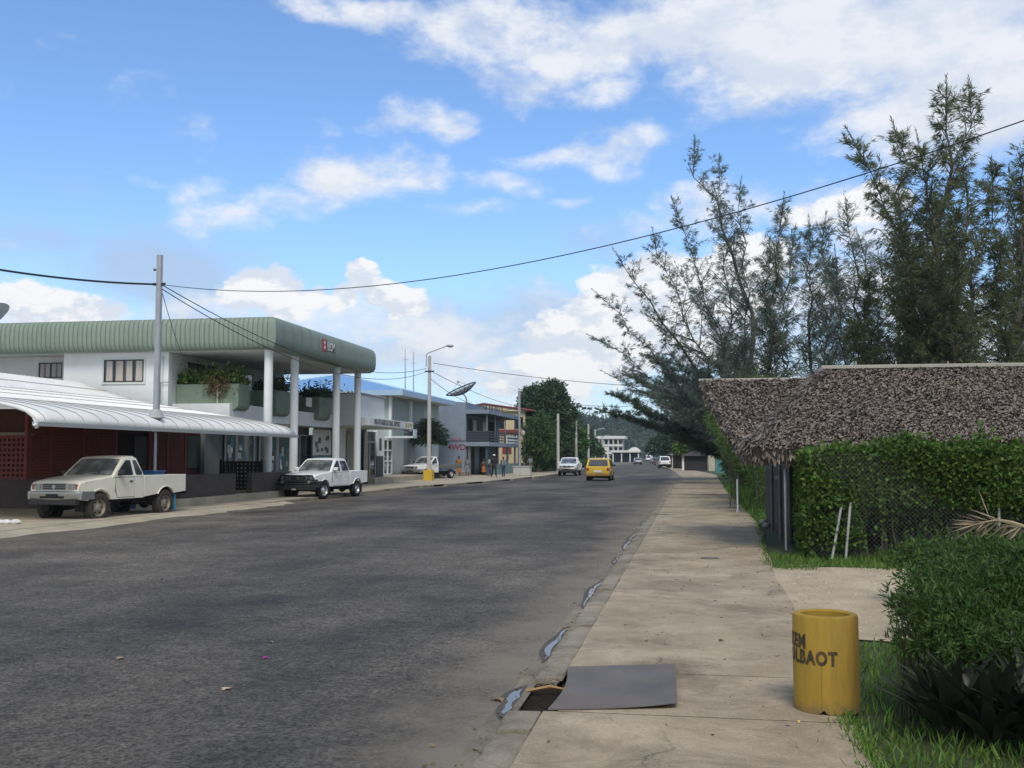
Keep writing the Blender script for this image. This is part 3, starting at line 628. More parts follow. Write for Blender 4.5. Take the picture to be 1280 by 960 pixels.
        hb.tube([(bx - .07, -.72, 1.55), (bx - .07, .72, 1.55)], .025, 6); hb.tube([(bx - .07, -.72, 1.30), (bx - .07, .72, 1.30)], .02, 6); hb.build('headboard', m_plast, root)
        for q in (1, -1): MB().box(rx - .5, rx + .5, *sorted((q * .60, q * .85)), r * 2 + .02, r * 2 + .06).build('mudguard', m_under, root, bevel=.02)
    # ---- underside
    MB().box(xr + .1, xf - .2, -.46, .46, .36 + lift, zs + .08).build('chassis', m_under, root, bevel=.03)
    ax = MB(); ax.tube([(rx, -.72, r), (rx, .72, r)], .06, 8); ax.tube([(fx, -.68, r), (fx, .68, r)], .05, 8); ax.ell((rx, .1, r), .17, .17, .17); ax.box(.2, .9, -.5, -.2, .28 + lift, .42 + lift); ax.tube([(-.4, .45, .33 + lift), (-2.5, .5, .36 + lift)], .035, 6)
    ax.build('axle', m_under, root, smooth=50)
    # ---- nose
    gx = xf + .004
    ny = s.hw(xf, .8)
    MB().box(gx - .03, gx + .012, -.36, .36, .765 + lift, .925 + lift).build('grille', m_plast, root, bevel=.012)
    fr = MB()
    for z in (.755, .925): fr.box(gx, gx + .022, -.39, .39, z + lift, z + .022 + lift)
    for y in (-.39, .368): fr.box(gx, gx + .022, y, y + .022, .778 + lift, .924 + lift)
    for z in (.82, .87): fr.box(gx + .012, gx + .018, -.36, .36, z + lift, z + .010 + lift)
    fr.lathe([(.055, gx + .028), (.045, gx + .032), (.001, gx + .032)], 16, c=(0, 0, .845 + lift), axis='x')
    fr.build('grille_frame', m_chrome, root)
    for q in (1, -1):
        lamp_patch(s, root, 'headlight_surround', m_chrome if not bull else m_plast, gx + .004, .745 + lift, .94 + lift, .415, ny + .004, q, .10)
        lamp_patch(s, root, 'headlight', m_lamp, gx + .016, .775 + lift, .915 + lift, .44, ny - .12, q, .02)
        lamp_patch(s, root, 'indicator', m_amber if not bull else m_lamp, gx + .002, .775 + lift, .915 + lift, ny - .11, ny + .012, q, .10)
    bp = MB(); bm_ = m_chrome if not bull else m_plast
    n = 8; vs = []
    for k in range(n + 1):
        t = -1 + 2 * k / n; yy = t * (W / 2 + .015); xx = xf + .10 - .12 * abs(t) ** 3
        vs += [(xx - .02, yy, .50 + lift), (xx, yy, .53 + lift), (xx, yy, .70 + lift), (xx - .03, yy, .73 + lift), (xx - .16, yy, .73 + lift), (xx - .16, yy, .50 + lift)]
    fs = [(6 * k + a, 6 * k + (a + 1) % 6, 6 * k + 6 + (a + 1) % 6, 6 * k + 6 + a) for k in range(n) for a in range(6)] + [(0, 1, 2, 3, 4, 5), tuple(range(6 * n + 5, 6 * n - 1, -1))]
    bp.add(vs, fs)
    for q in (1, -1): bp.box(xf - .55, xf - .0, *sorted((q * (W / 2 - .06), q * (W / 2 + .012))), .505 + lift, .725 + lift)
    bo = bp.build('front_bumper', bm_, root, bevel=.012, smooth=40)
    val = MB().box(xf - .10, xf + .09, -.74, .74, .36 + lift, .53 + lift).build('front_valance', m_plast if not bull else m_under, root, bevel=.03)
    MB().box(xf + .088, xf + .104, -.38, .38, .54 + lift, .60 + lift).build('air_slot', m_under, bo)
    pl = MB().box(xf + .105, xf + .115, -.19, .19, .56 + lift, .66 + lift).build('number_plate', m_plast if plate else m_under, root, bevel=.004)
    if bull:
        bb = MB(); X = xf + .17
        for z, h in ((.64, .62), (.80, .86), (.985, .50)):
            bb.tube([(X - .22, -h - .04, z), (X - .03, -h, z), (X, -h * .6, z), (X, h * .6, z), (X - .03, h, z), (X - .22, h + .04, z)], .034, 8)
        for y in (-.46, .46): bb.tube([(X, y, .40), (X, y, .985)], .036, 8)
        for q in (1, -1): bb.tube([(X - .05, q * .80, .62), (X - .05, q * .84, .80), (X - .06, q * .74, .985), (X, q * .46, 1.0)], .034, 8)
        bb.box(X - .16, X + .05, -.86, .86, .40, .60)
        bb.build('bull_bar', m_plast, root, bevel=.01, smooth=50)
        for q in (1, -1): MB().lathe([(.001, 0), (.06, 0), (.075, -.04)], 14, axis='x', c=(X + .045, q * .62, .72)).build('fog_light', m_lamp, root)
    if plate:
        text_obj('plate_writing', plate, .085, m_plate, Matrix(((0, 0, 1, xf + .117 + (.112 if bull else 0)), (1, 0, 0, 0), (0, 1, 0, (.50 if bull else .61) + lift), (0, 0, 0, 1))), pl, .002)
        if bull: pl.location.x = .112; pl.location.z = -.11
    for q in (1, -1):
        wheel(root, fx, q * .735, r, .235, m_t, m_r, steer); wheel(root, rx, q * .735, r, .235, m_t, m_r)
    root.location = loc; root.rotation_euler = (0, 0, rotz)
    return root

def car(label, cat, loc, rotz, paint, style='hatch', group=None, name='car', plate=False, scale=1.0):
    "hatchback, saloon, van and four-wheel-drive wagons"
    root = thing(name, label, cat, (0, 0, 0), 0, group)
    P = {'hatch': dict(L=3.75, W=1.62, r=.29, zs=.30, zb=.90, zr=1.43, hood=.84, cowl=.80, ws=.20, rt=-1.35, rb=-1.72, nose=.66),
         'wagon': dict(L=4.4, W=1.72, r=.35, zs=.42, zb=1.08, zr=1.76, hood=1.02, cowl=.95, ws=.50, rt=-1.95, rb=-2.10, nose=.75),
         'van': dict(L=4.5, W=1.68, r=.31, zs=.36, zb=1.12, zr=1.95, hood=1.06, cowl=1.65, ws=1.15, rt=-2.1, rb=-2.2, nose=.8),
         'saloon': dict(L=4.3, W=1.66, r=.30, zs=.30, zb=.90, zr=1.40, hood=.84, cowl=.85, ws=.25, rt=-.95, rb=-1.35, nose=.66)}[style]
    L_, W, r, zs, zb, zr = P['L'], P['W'], P['r'], P['zs'], P['zb'], P['zr']; xf, xr = L_ / 2, -L_ / 2; fx, rx = xf - .78, xr + .72
    s = Shape(W, zb, zr, xf, xr, .18, .08, .07)
    low = [(xr + .04, zs + .05)] + arc_pts(rx, r, r + .06, zs) + arc_pts(fx, r, r + .06, zs) + [(xf - .04, zs + .02), (xf, zs + .14), (xf, P['nose'] - .04), (xf - .10, P['nose'] + .05), (xf - .3, P['hood'] - .02), (P['cowl'], zb), (0, zb), (P['rb'], zb)]
    if style == 'saloon': low += [(xr + .12, zb - .02), (xr + .02, zb - .08), (xr, .5)]
    else: low += [(xr + .03, zb - .02), (xr, .6)]
    b = MB(); s.shell(b, low, .025, .7)
    house = [(P['cowl'] + .02, zb - .01), (P['ws'] + .08, zr - .06), (P['ws'] - .1, zr), (-.4, zr + .012), (P['rt'] + .2, zr - .01), (P['rt'], zr - .06), (P['rb'], zb - .01)]
    s.shell(b, house, .025, zr - .12, open_idx=(len(house) - 1,)); b.build('body', paint, root, bevel=.035, seg=3, smooth=50)
    def across(name, p0, p1, inset, off, mat):
        d = Vector(p1) - Vector(p0); nx = Vector((d.y, -d.x)).normalized(); mb = MB(); vs = []; S = [-1, -.8, 0, .8, 1]
        for i in range(5):
            t = .08 + .82 * i / 4; x, z = p0[0] + d.x * t, p0[1] + d.y * t
            for q in S: vs.append((x + nx.x * off, q * (s.hw(x, z) - inset), z + nx.y * off + .012))
        mb.add(vs, [(i * 5 + k, i * 5 + k + 1, i * 5 + 6 + k, i * 5 + 5 + k) for i in range(4) for k in range(4)]); return mb.build(name, mat, root, smooth=40)
    across('windscreen', (P['cowl'] + .02, zb), (P['ws'] + .08, zr - .05), .08, .012, m_wglass)
    across('rear_window', (P['rb'], zb), (P['rt'], zr - .05), .13, -.012, m_glass)
    for q in (1, -1):
        xm = (P['ws'] + P['rt']) / 2 + .1
        dpoly = [(xm, zs + .06), (P['cowl'] - .12, zs + .06), (P['cowl'] - .04, zb - .02), (xm, zb - .02)]
        side_panel(s, subdiv_poly(dpoly, 3), q, .003, .01).build('door_gap', m_seam, root)
        dr = side_panel(s, subdiv_poly([(p[0] + (.012 if p[0] < xm + .01 else -.012), p[1] + (.012 if p[1] < .6 else -.012)) for p in dpoly], 4), q, .007, .01).build('door', paint, root)
        side_panel(s, round_poly([(xm + .04, zb + .03), (P['cowl'] - .12, zb + .03), (P['ws'] + .0, zr - .10), (xm + .04, zr - .10)], .05), q, .007).build('door_window', m_glass, dr)
        side_panel(s, round_poly([(xm - .04, zb + .03), (xm - .04, zr - .10), (P['rt'] + .12, zr - .10), (P['rb'] + .22, zb + .03)], .06), q, .007).build('side_window', m_glass, root)
        MB().box(P['cowl'] - .22, P['cowl'] - .12, *sorted((q * (s.hw(.6, zb) - .01), q * (s.hw(.6, zb) + .15))), zb + .02, zb + .13).build('wing_mirror', m_plast, root, bevel=.02)
        MB().box(xr - .012, xr + .06, *sorted((q * (W / 2 - .24), q * (W / 2 - .075))), zb - .26, zb - .06).build('tail_light', m_red, root, bevel=.012)
        lamp_patch(s, root, 'headlight', m_lamp, xf - .02, P['nose'] - .14, P['nose'] + .02, .40, s.hw(xf, .6) + .0, q, .1)
        wheel(root, fx, q * (W / 2 - .11), r, .18, m_rub, m_rimgrey); wheel(root, rx, q * (W / 2 - .11), r, .18, m_rub, m_rimgrey)
        for xx in (fx, rx): MB().box(xx - r - .05, xx + r + .05, *sorted((q * .36, q * (W / 2 - .21))), .16, r * 2 + .03).build('inner_arch', m_under, root)
    MB().box(xr - .07, xr + .2, -W / 2 + .06, W / 2 - .06, .30 + (zs - .3), .50 + (zs - .3)).build('rear_bumper', m_plast if style != 'hatch' else M('worn_yellow_bumper', (.25, .15, .03), .6, .3, 5), root, bevel=.04, seg=3, smooth=50)
    MB().box(xf - .2, xf + .07, -W / 2 + .06, W / 2 - .06, .30 + (zs - .3), .50 + (zs - .3)).build('front_bumper', m_plast, root, bevel=.04, seg=3, smooth=50)
    MB().box(xf - .02, xf + .01, -.36, .36, P['nose'] - .13, P['nose']).build('grille', m_plast, root, bevel=.01)
    MB().box(xr - .082, xr - .06, -.25, .25, .56 + (zs - .3) - .02, .67 + (zs - .3)).build('number_plate', m_plate, root, bevel=.005)
    MB().box(xr + .3, xf - .3, -.5, .5, zs - .12, zs + .1).build('chassis', m_under, root)
    root.scale = (scale,) * 3; root.location = loc; root.rotation_euler = (0, 0, rotz); return root

# parked and moving vehicles (headings measured from +x)
p = G(123, 651, ZR); q = G(205, 642, ZR)
ute('cream extended-cab pickup with a chrome bumper parked nose-on beside the maroon lattice shop', 'pickup truck', (-16.68, 27.9, ZR + .005), R(-96), P_CREAM, 'extra', r=.40, lift=.13, m_t=m_dust, m_r=M('dusty_rim', (.25, .21, .16), .6, .3, 6, metal=.3), steer=R(-4))
tank = thing('storage_box', 'bright blue box lying in the bed of the cream pickup', 'box', (-16.85, 30.1, 0), R(-4))
bxm = M('blue_plastic', (.02, .10, .24), .45, .15, 4)
MB().box(-.55, .55, -.30, .30, .77, 1.26).build('box_body', bxm, tank, world=False, bevel=.03)
MB().box(-.58, .58, -.33, .33, 1.262, 1.30).build('box_lid', bxm, tank, world=False, bevel=.015)
ute('white double-cab pickup with a black bull bar parked in front of the tall white columns', 'pickup truck', (-15.85, 43.55, ZR + .01), R(-98), P_WHITE, 'double', r=.36, bull=True, plate='17003', m_r=m_rimgrey, steer=R(-12), lift=0.03)
ute('white single-cab flatbed truck parked on the forecourt behind the yellow-based lamp post', 'flatbed truck', (-19.55, 76.8, ZL), R(-116), P_WHITE, 'single', r=.34, tray=True, name='flatbed_truck', m_r=m_rimgrey)
p = G(709, 595, ZR)
ute('white pickup driving towards the camera in the left lane, beside the yellow taxi', 'pickup truck', (p.x, p.y + 2.2, ZR), R(-91), P_WHITE, 'double', r=.34)
p = G(752, 600, ZR)
car('yellow hatchback taxi driving away along the road', 'taxi', (p.x, p.y - 1.0, ZR), R(90), P_YELLOW, 'hatch', name='taxi', scale=1.14)
p = G(829.5, 585.3, ZR); car('white four-wheel-drive wagon parked at the right kerb far along the road', 'car', (p.x, p.y + 2, ZR), R(96), P_WHITE, 'wagon', name='four_wheel_drive')
p = G(797, 580.5, ZR); car('pale car driving away in the middle of the road beyond the taxi', 'car', (p.x, p.y, ZR), R(97), P_SILVER, 'saloon')
p = G(818, 579.6, ZR); car('silver car parked at the right kerb, just beyond the white wagon', 'car', (p.x, p.y, ZR), R(99), P_SILVER, 'saloon')
p = G(822.5, 581.2, ZR); car('dark car parked at the right kerb, between the silver car and the white wagon', 'car', (p.x, p.y + 1, ZR), R(98), P_DARKCAR, 'hatch')
p = G(809.5, 577, ZR); car('white van parked at the foot of the white box truck', 'van', (p.x, p.y, ZR), R(100), P_WHITE, 'van', name='van')
p = G(788, 574.7, ZR); car('small white car parked under the far petrol station roof', 'car', (p.x, p.y, ZR), R(160), P_WHITE, 'saloon')
# box truck
p = G(811, 575.4, ZR); bt = thing('box_truck', 'tall white box truck standing far along the road on its right side', 'truck', (p.x, p.y, ZR), R(99))
mw = M('truck_box_white', (.66, .67, .66), .5, .08, .8)
MB().box(-3.6, 1.2, -1.2, 1.2, 1.0, 3.75).build('cargo_box', mw, bt, world=False, bevel=.03)
MB().prism([(1.3, .6), (3.0, .6), (3.1, 1.4), (2.85, 2.3), (2.6, 2.5), (1.3, 2.5)], 'y', -1.05, 1.05).build('cab', P_WHITE, bt, world=False, bevel=.06)
MB().quad((2.99, -.9, 1.5), (2.99, .9, 1.5), (2.83, .88, 2.28), (2.83, -.88, 2.28)).build('windscreen', m_wglass, bt, world=False)
MB().box(-3.6, 2.9, -.45, .45, .55, .95).build('chassis', m_under, bt, world=False)
for x in (-2.4, 2.1):
    for q in (1, -1):
        wo_ = MB().lathe([(.25, -.14), (.42, -.14), (.45, -.08), (.45, .08), (.42, .14), (.25, .14)], 20, axis='y', c=(x, q * .95, .45), closed=True).build('wheel', m_rub, bt, world=False, smooth=40)
        MB().lathe([(.26, q * .10), (.12, q * .12), (.001, q * .12)], 16, axis='y', c=(x, q * .95, .45)).build('rim', m_rim, wo_, world=False)
for q in (1, -1): MB().box(-3.64, -3.6, q * 1.1 - .06, q * 1.1 + .06, 1.0, 1.25).build('tail_light', m_red, bt, world=False)
# ---------------------------------------------------------------- left side of the street
def urect(u, px0, py0, px1, py1):
    a = Up(px0, py0, u); b = Up(px1, py1, u); return a[0], b[0], b[1], a[1]       # y0, y1, z0, z1
def vrect(v, px0, py0, px1, py1):
    a = V(px0, py0, v); b = V(px1, py1, v); return a[0], b[0], b[1], a[1]         # x0, x1, z0, z1
m_wht = M('white_render', (.66, .68, .67), .75, .06, .8, stain=(.40, .41, .38), stain_amt=.35, stain_scale=.5, bump=.1, bscale=60)
m_grn = M('green_metal', (.20, .25, .20), .5, .06, .6, stain=(.13, .17, .125), stain_amt=.4, stain_scale=.9)
m_grnpl = M('green_render', (.18, .235, .175), .75, .10, 1.2, stain=(.09, .12, .08), stain_amt=.5, stain_scale=.8)
m_soff = M('soffit_white', (.55, .57, .55), .8, .05, .8)
m_dkfr = M('dark_window_frame', (.02, .024, .025), .45, .1, 4)
m_curt = M('pale_curtain', (.42, .38, .34), .9, .2, 3, streak=True)
m_corr = M('white_roof_sheet', (.76, .75, .71), .6, .05, .5, stain=(.50, .48, .43), stain_amt=.5, stain_scale=.5)
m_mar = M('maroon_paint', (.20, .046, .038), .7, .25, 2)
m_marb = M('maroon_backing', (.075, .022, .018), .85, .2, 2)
m_brn = M('dark_brown_render', (.085, .068, .058), .8, .2, 1.0, stain=(.02, .018, .016), stain_amt=.5)
m_drk = M('dark_interior', (.012, .012, .012), .9, .1, 2)
m_gal = M('galvanised_steel', (.36, .37, .38), .42, .12, 3, metal=.55)
m_conc = M('pole_concrete', (.40, .39, .36), .8, .15, 2, bump=.2)
m_trim = M('trim_grey', (.34, .35, .34), .7, .1, 2)
m_wire = M('cable_black', (.012, .012, .013), .6, 0)
m_dot = M('notice_paper', (.58, .58, .54), .8, .15, 6)
m_teal = M('teal_poster', (.07, .16, .19), .6, .3, 3)

# ---- the maroon lattice shop with the pale sheet roof
sh = thing('lattice_shop', 'low maroon lattice shop under a long white sheet roof with a curved front edge', 'shop', (-24, 36, ZL))
prof = [(-16.08, 2.60), (-16.16, 2.76), (-16.36, 2.90), (-16.7, 3.01), (-17.2, 3.12), (-18.5, 3.33), (-20.7, 3.67), (-23.4, 4.12), (-25.8, 4.90), (-33, 4.3)]
rf = MB()
vv = [23.5 + i * (40.8 - 23.5) / 24 for i in range(25)]
for v in vv:
    for x, z in prof: rf.v.append((x, v, z))
n = len(prof); rf.f = [(i * n + k, i * n + k + 1, (i + 1) * n + k + 1, (i + 1) * n + k) for i in range(24) for k in range(n - 1)]
roof = rf.build('roof', m_corr, sh, smooth=35); md = roof.modifiers.new('solid', 'SOLIDIFY'); md.thickness = .05; md.offset = -1
rb = MB()
for i, v in enumerate(np.arange(23.9, 40.8, .86)):
    pts = [(x, v, z + .012) for x, z in prof[:6]]; rb.tube(pts, .013, 4)
rb.build('roof_seam', M('roof_seam_grey', (.30, .30, .29), .6, .1), sh)
rc = MB()
for i in range(1, 60):            # corrugations of the upper sheets
    v = 23.5 + i * .29; rc.tube([(x, v, z + .001) for x, z in prof[5:9]], .009, 4)
for t in (.22, .5, .78):
    for a, b in zip(prof[5:8], prof[6:9]): pass
rc.build('roof_corrugation', m_corr, sh)
lap = MB()
for (x, z) in [(-18.5, 3.345), (-20.7, 3.685), (-22.2, 3.935), (-23.4, 4.135), (-24.6, 4.53)]: lap.box(x - .015, x + .015, 23.55, 40.75, z - .01, z + .01)
lap.build('roof_lap', M('roof_lap_grey', (.42, .42, .41), .6, .1), sh)
bg_ = MB().tube([(x + .01, 23.47, z - .03) for x, z in prof], .035, 6).build('bargeboard', m_soff, sh)
gt = MB().prism([(-16.14, 2.50), (-16.02, 2.50), (-15.98, 2.60), (-16.0, 2.60), (-16.03, 2.52), (-16.13, 2.52), (-16.13, 2.60), (-16.15, 2.60)], 'y', 23.45, 40.9)
gt.build('gutter', m_soff, sh)
MB().tube([(-16.06, 23.42, 2.54), (-16.06, 23.5, 2.46)], .05, 8).build('gutter_end', m_soff, sh)
# walls: plinth, backing, lattice panels between posts
xw = -20.9
MB().box(xw - .02, xw + .06, 30.8, 42.4, -.05, .98).box(-36, xw - .02, 30.76, 30.84, -.05, .98).build('plinth', m_brn, sh)
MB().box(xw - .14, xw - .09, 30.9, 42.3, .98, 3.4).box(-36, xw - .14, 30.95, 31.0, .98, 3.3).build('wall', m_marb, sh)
MB().box(-36, -16.4, 40.72, 40.78, 2.95, 3.0).box(-36, xw - .2, 30.7, 30.75, 2.42, 2.52).build('tie_beam', M('cream_beam', (.25, .2, .13), .8), sh)
vb = [31.0, 33.3, 35.2, 36.8]
def lattice(axis, a0, a1, fixed, z0, z1, cell, wd):
    mb = MB()
    k = a0
    while k < a1:
        if axis == 'v': mb.box(fixed + .009, fixed + .017, k, min(k + wd, a1), z0, z1)
        else: mb.box(k, min(k + wd, a1), fixed - .012, fixed + .012, z0, z1)
        k += cell
    z = z0
    while z < z1:
        if axis == 'v': mb.box(fixed, fixed + .008, a0, a1, z, min(z + wd, z1))
        else: mb.box(a0, a1, fixed - .025, fixed - .013, z, min(z + wd, z1))
        z += cell
    return mb
def pv_(px): return Up(px, 560, xw)[0]
segs = [(36, 62), (64, 103), (105, 143), (188, 208), (210, 230)]
for a, b in segs:
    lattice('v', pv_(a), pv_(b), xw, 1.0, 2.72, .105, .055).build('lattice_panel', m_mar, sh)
lattice('u', -29, xw - .2, 30.72, 1.0, 2.42, .165, .075).build('lattice_panel', m_mar, sh)
for px in (34, 63, 104, 144.5, 187, 209, 231.5): MB().box(xw - .06, xw + .045, pv_(px) - .08, pv_(px) + .08, .985, 3.2).build('wall_post', m_mar, sh, bevel=.01)
MB().box(xw - .085, xw - .05, pv_(147), pv_(186), .0, 2.6).build('doorway', m_drk, sh)
dr = MB().box(xw - .04, xw - .01, pv_(168), pv_(186), .99, 2.5).build('door', M('door_dark_red', (.03, .012, .012), .6), sh)
MB().box(xw - .04, xw + .02, pv_(234), pv_(250), 1.25, 2.6).build('window', M('dark_green_glass', (.025, .04, .035), .15, .2, 3, spec=.7), sh)
MB().box(xw - .05, xw + .03, pv_(251), pv_(257), 1.0, 2.7).build('wall_post', m_brn, sh)
ter = MB().box(-22.5, -16.98, 32.6, 43.4, 0, .30).build('shop_terrace', m_left, bevel=.03); kind(ter)
lw = thing('low_wall', 'dark brown rendered low wall left of the black pierced screen, in front of the lattice shop', 'wall', (-17.2, 35, .3))
MB().box(-17.42, -17.18, 33.2, 37.5, .25, 1.09).build('wall_block', m_brn, lw, bevel=.02)
lw = thing('low_wall', 'dark brown rendered low wall between the black pierced screen and the second tall column', 'wall', (-17.2, 41, .3))
MB().box(-17.42, -17.18, 39.0, 43.1, .0, 1.09).build('wall_block', m_brn, lw, bevel=.02)
gt_ = thing('screen_gate', 'black screen panel pierced with rows of small square holes before the first column', 'gate', (-18.3, 40.3, .3))
m_blk = M('black_paint', (.010, .010, .011), .55, .1)
mb = MB(); ux = [-19.05 + i * .172 for i in range(10)]
for x in ux: mb.box(x, x + .115, 40.28, 40.33, .35, 1.54)
for k in range(8): mb.box(-19.04, ux[-1] + .1, 40.275, 40.335, .36 + k * .155, .36 + k * .155 + .095)
mb.build('screen', m_blk, gt_)
for x in (-19.12, ux[-1] + .16): MB().box(x - .05, x + .05, 40.25, 40.36, .3, 1.6).build('gate_post', m_blk, gt_)

# ---- the two-storey store with the green bull-nosed fascia
lc = thing('corner_store', 'two-storey white store with a rounded green roof fascia on tall round columns', 'shop building', (-24, 47, ZL))
FX, FV0, FV1 = -17.4, 41.0, 53.9
fp = [(0, 6.20), (.22, 6.22), (.38, 6.31), (.46, 6.47), (.48, 6.72), (.48, 7.05), (.46, 7.28), (.38, 7.45), (.22, 7.55), (0, 7.58), (-.6, 7.6)]
fm = MB()
def frame(p, d):
    return [(-44.0, FV0 - d[0], d[1]), (FX + d[0], FV0 - d[0], d[1]), (FX + d[0], FV1 + d[0], d[1]), (-44.0, FV1 + d[0], d[1])]
for d in fp: fm.v += frame(None, d)
fm.f = [(i * 4 + k, i * 4 + k + 1, (i + 1) * 4 + k + 1, (i + 1) * 4 + k) for i in range(len(fp) - 1) for k in range(3)]
fm.build('roof_fascia', m_grn, lc, smooth=38)
rb = MB()
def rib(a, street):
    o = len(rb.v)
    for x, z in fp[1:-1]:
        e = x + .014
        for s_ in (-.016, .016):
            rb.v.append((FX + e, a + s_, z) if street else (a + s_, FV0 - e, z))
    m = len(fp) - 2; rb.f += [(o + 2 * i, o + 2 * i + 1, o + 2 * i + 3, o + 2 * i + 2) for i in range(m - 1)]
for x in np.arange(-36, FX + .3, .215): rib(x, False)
rb.build('fascia_ribs', M('green_seam_shadow', (.10, .14, .10), .6, .1), lc)  # darker green ribs: the shadow in the seam gaps is painted into their colour
rb = MB()
for y in np.arange(FV0 + .4, FV1, 1.05): rib(y, True)
rb.build('fascia_ribs', m_grn, lc)
MB().quad((-44, FV0 + .02, 6.212), (FX - .02, FV0 + .02, 6.212), (FX - .02, FV1 - .02, 6.212), (-44, FV1 - .02, 6.212)).build('soffit', m_soff, lc)
MB().quad((-44, FV0 + .3, 7.59), (FX - .3, FV0 + .3, 7.59), (FX - .3, FV1 - .3, 7.59), (-44, FV1 - .3, 7.59)).build('roof', m_trim, lc)
for px in (325, 368.5, 421, 447.5):
    y = Up(px, 450, FX - .12)[0]; y = min(max(y, FV0 + .25), FV1 - .2)
    MB().lathe([(.19, ZL - .1), (.185, 3.0), (.18, 6.205)], 24, c=(FX - .12, y, 0)).build('column', m_wht, lc, smooth=40)
# fascia emblem and letters
ly, lz = Up(405.8, 431, FX + .5); 
em = MB().box(FX + .475, FX + .50, ly - .30, ly + .30, lz - .30, lz + .27).build('emblem', M('emblem_red', (.33, .035, .04), .5, .1), lc, bevel=.02)
ew = MB()
for dy, dz, r_ in ((.03, .10, .085), (.03, -.12, .085)): ew.lathe([(.001, .508), (r_, .506), (r_ * 1.05, .49)], 14, axis='x', c=(FX, ly + dy, lz + dz))
ew.build('emblem_mark', m_wht, em)
text_obj('sign_letters', 'LCM', .60, m_ink, facing_street(FX + .487, ly + .97, lz - .07), lc, .004, sx=1.05)
text_obj('sign_letters', 'LCM', .54, m_wht, facing_street(FX + .502, ly + .93, lz - .05), lc, .006, sx=1.0)
# upper walls and windows
xr0 = V(211, 450, 41.3)[0]
MB().box(V(80, 450, 41.3)[0], xr0, 41.3, 41.6, 0, 6.205).build('wall', m_wht, lc)
xl = V(80, 450, 41.3)[0]
MB().box(-44, xl, 42.4, 42.7, 0, 6.205).box(xl - .15, xl, 41.602, 42.4, 0, 6.205).build('wall', m_wht, lc)
MB().box(xr0 - .25, xr0 - .02, 41.602, 54.2, 0, 6.205).build('wall', M('recess_wall', (.52, .56, .52), .8, .06, 1), lc)
def window_v(v, px0, py0, px1, py1, mul, par, surround=True, curtain=True):
    x0, x1, z0, z1 = vrect(v, px0, py0, px1, py1)
    fr = MB(); t = .05
    fr.box(x0, x1, v - .03, v - .004, z1 - t, z1).box(x0, x1, v - .03, v - .004, z0, z0 + t)
    for k in range(mul + 1):
        xx = x0 + (x1 - x0 - t) * k / mul; fr.box(xx, xx + t, v - .028, v - .004, z0 + t, z1 - t)
    f = fr.build('window', m_dkfr, par)
    MB().box(x0 + .01, x1 - .01, v - .012, v - .003, z0 + .01, z1 - .01).build('pane', m_glass, f)
    if curtain:
        c = MB()
        for a, b in ((.06, .22), (.30, .52), (.56, .72), (.8, .97)):
            xa, xb = x0 + (x1 - x0) * a, x0 + (x1 - x0) * b
            c.quad((xa, v - .0135, z0 + .06), (xb, v - .0135, z0 + .06), (xb - .02, v - .0135, z1 - .06), (xa + .02, v - .0135, z1 - .06))
        c.build('curtain', m_curt, f)
    if surround:
        s_ = MB(); e = .09
        s_.box(x0 - e, x1 + e, v - .025, v - .002, z1, z1 + e).box(x0 - e, x1 + e, v - .04, v - .002, z0 - e, z0)
        s_.box(x0 - e, x0, v - .025, v - .002, z0, z1).box(x1, x1 + e, v - .025, v - .002, z0, z1); s_.build('window_surround', m_soff, f)
window_v(41.3, 130.5, 450, 179.5, 477.5, 4, lc)
window_v(42.4, 49, 453.5, 78, 472.5, 2, lc)
MB().tube([(xr0 - .45, 41.26, 1), (xr0 - .45, 41.26, 6.2)], .045, 8).tube([(xr0 - .27, 41.25, 1), (xr0 - .27, 41.25, 6.0)], .03, 8).build('downpipe', m_soff, lc)
xb_ = xr0 - .02
for a in ((235, 455, 268, 480), (284, 464, 315, 484)):
    y0, y1, z0, z1 = urect(xb_, *a); z0 = 4.3
    f = MB().box(xb_ + .003, xb_ + .04, y0, y1, z0, z1).build('window', m_glass, lc)
    fr = MB().box(xb_ + .005, xb_ + .07, y0 - .06, y1 + .06, z1, z1 + .07)
    for k in range(4): fr.box(xb_ + .02, xb_ + .06, y0 + (y1 - y0 - .06) * k / 3, y0 + (y1 - y0 - .06) * k / 3 + .06, z0, z1)
    fr.build('window_frame', m_dkfr, f)
    MB().box(xb_ + .041, xb_ + .045, y0 + .3, y0 + .65, z0 + .2, z1 - .25).box(xb_ + .041, xb_ + .045, y1 - .8, y1 - .55, z0 + .2, z1 - .3).build('curtain', m_curt, f)
# balcony slab and the four hanging planters
MB().box(xb_ - .2, -19.45, 41.7, 54.6, 3.30, 4.0).build('balcony_slab', m_wht, lc)
pl_spots = []
def planter(x0, x1, y0, y1, z0, z1):
    r_ = .26; pr = [(x0, z1), (x0, z0)] + [(x1 - r_ + r_ * math.sin(a), z0 + r_ - r_ * math.cos(a)) for a in [math.pi / 2 * k / 6 for k in range(7)]] + [(x1, z1)]
    o = MB().prism(pr, 'y', y0, y1).build('balcony_planter', m_grnpl, lc, smooth=40, bevel=.03)
    MB().box(x0 + .06, x1 - .06, y0 + .06, y1 - .06, z1 - .02, z1 + .012).build('soil', M('planter_soil', (.03, .022, .015), .95, .3, 6), o); pl_spots.append((x0, x1, y0, y1, z1))
x1 = V(298, 490, 42.0)[0]
planter(xb_ + .02, x1, 42.0, 43.2, 3.72, 4.86)
for (px0, px1) in ((None, 345.5), (None, 399.5), (None, 434.5)):
    y0 = Up(px1, 500, -19.15)[0]; planter(-20.4, -19.15, y0, y0 + 1.7, 3.64, 4.84)
MB().box(-20.38, -20.28, 43.2, 54.6, 4.0, 4.82).build('balcony_parapet', m_grnpl, lc)
y0, z0 = Up(386.5, 502, -19.1)
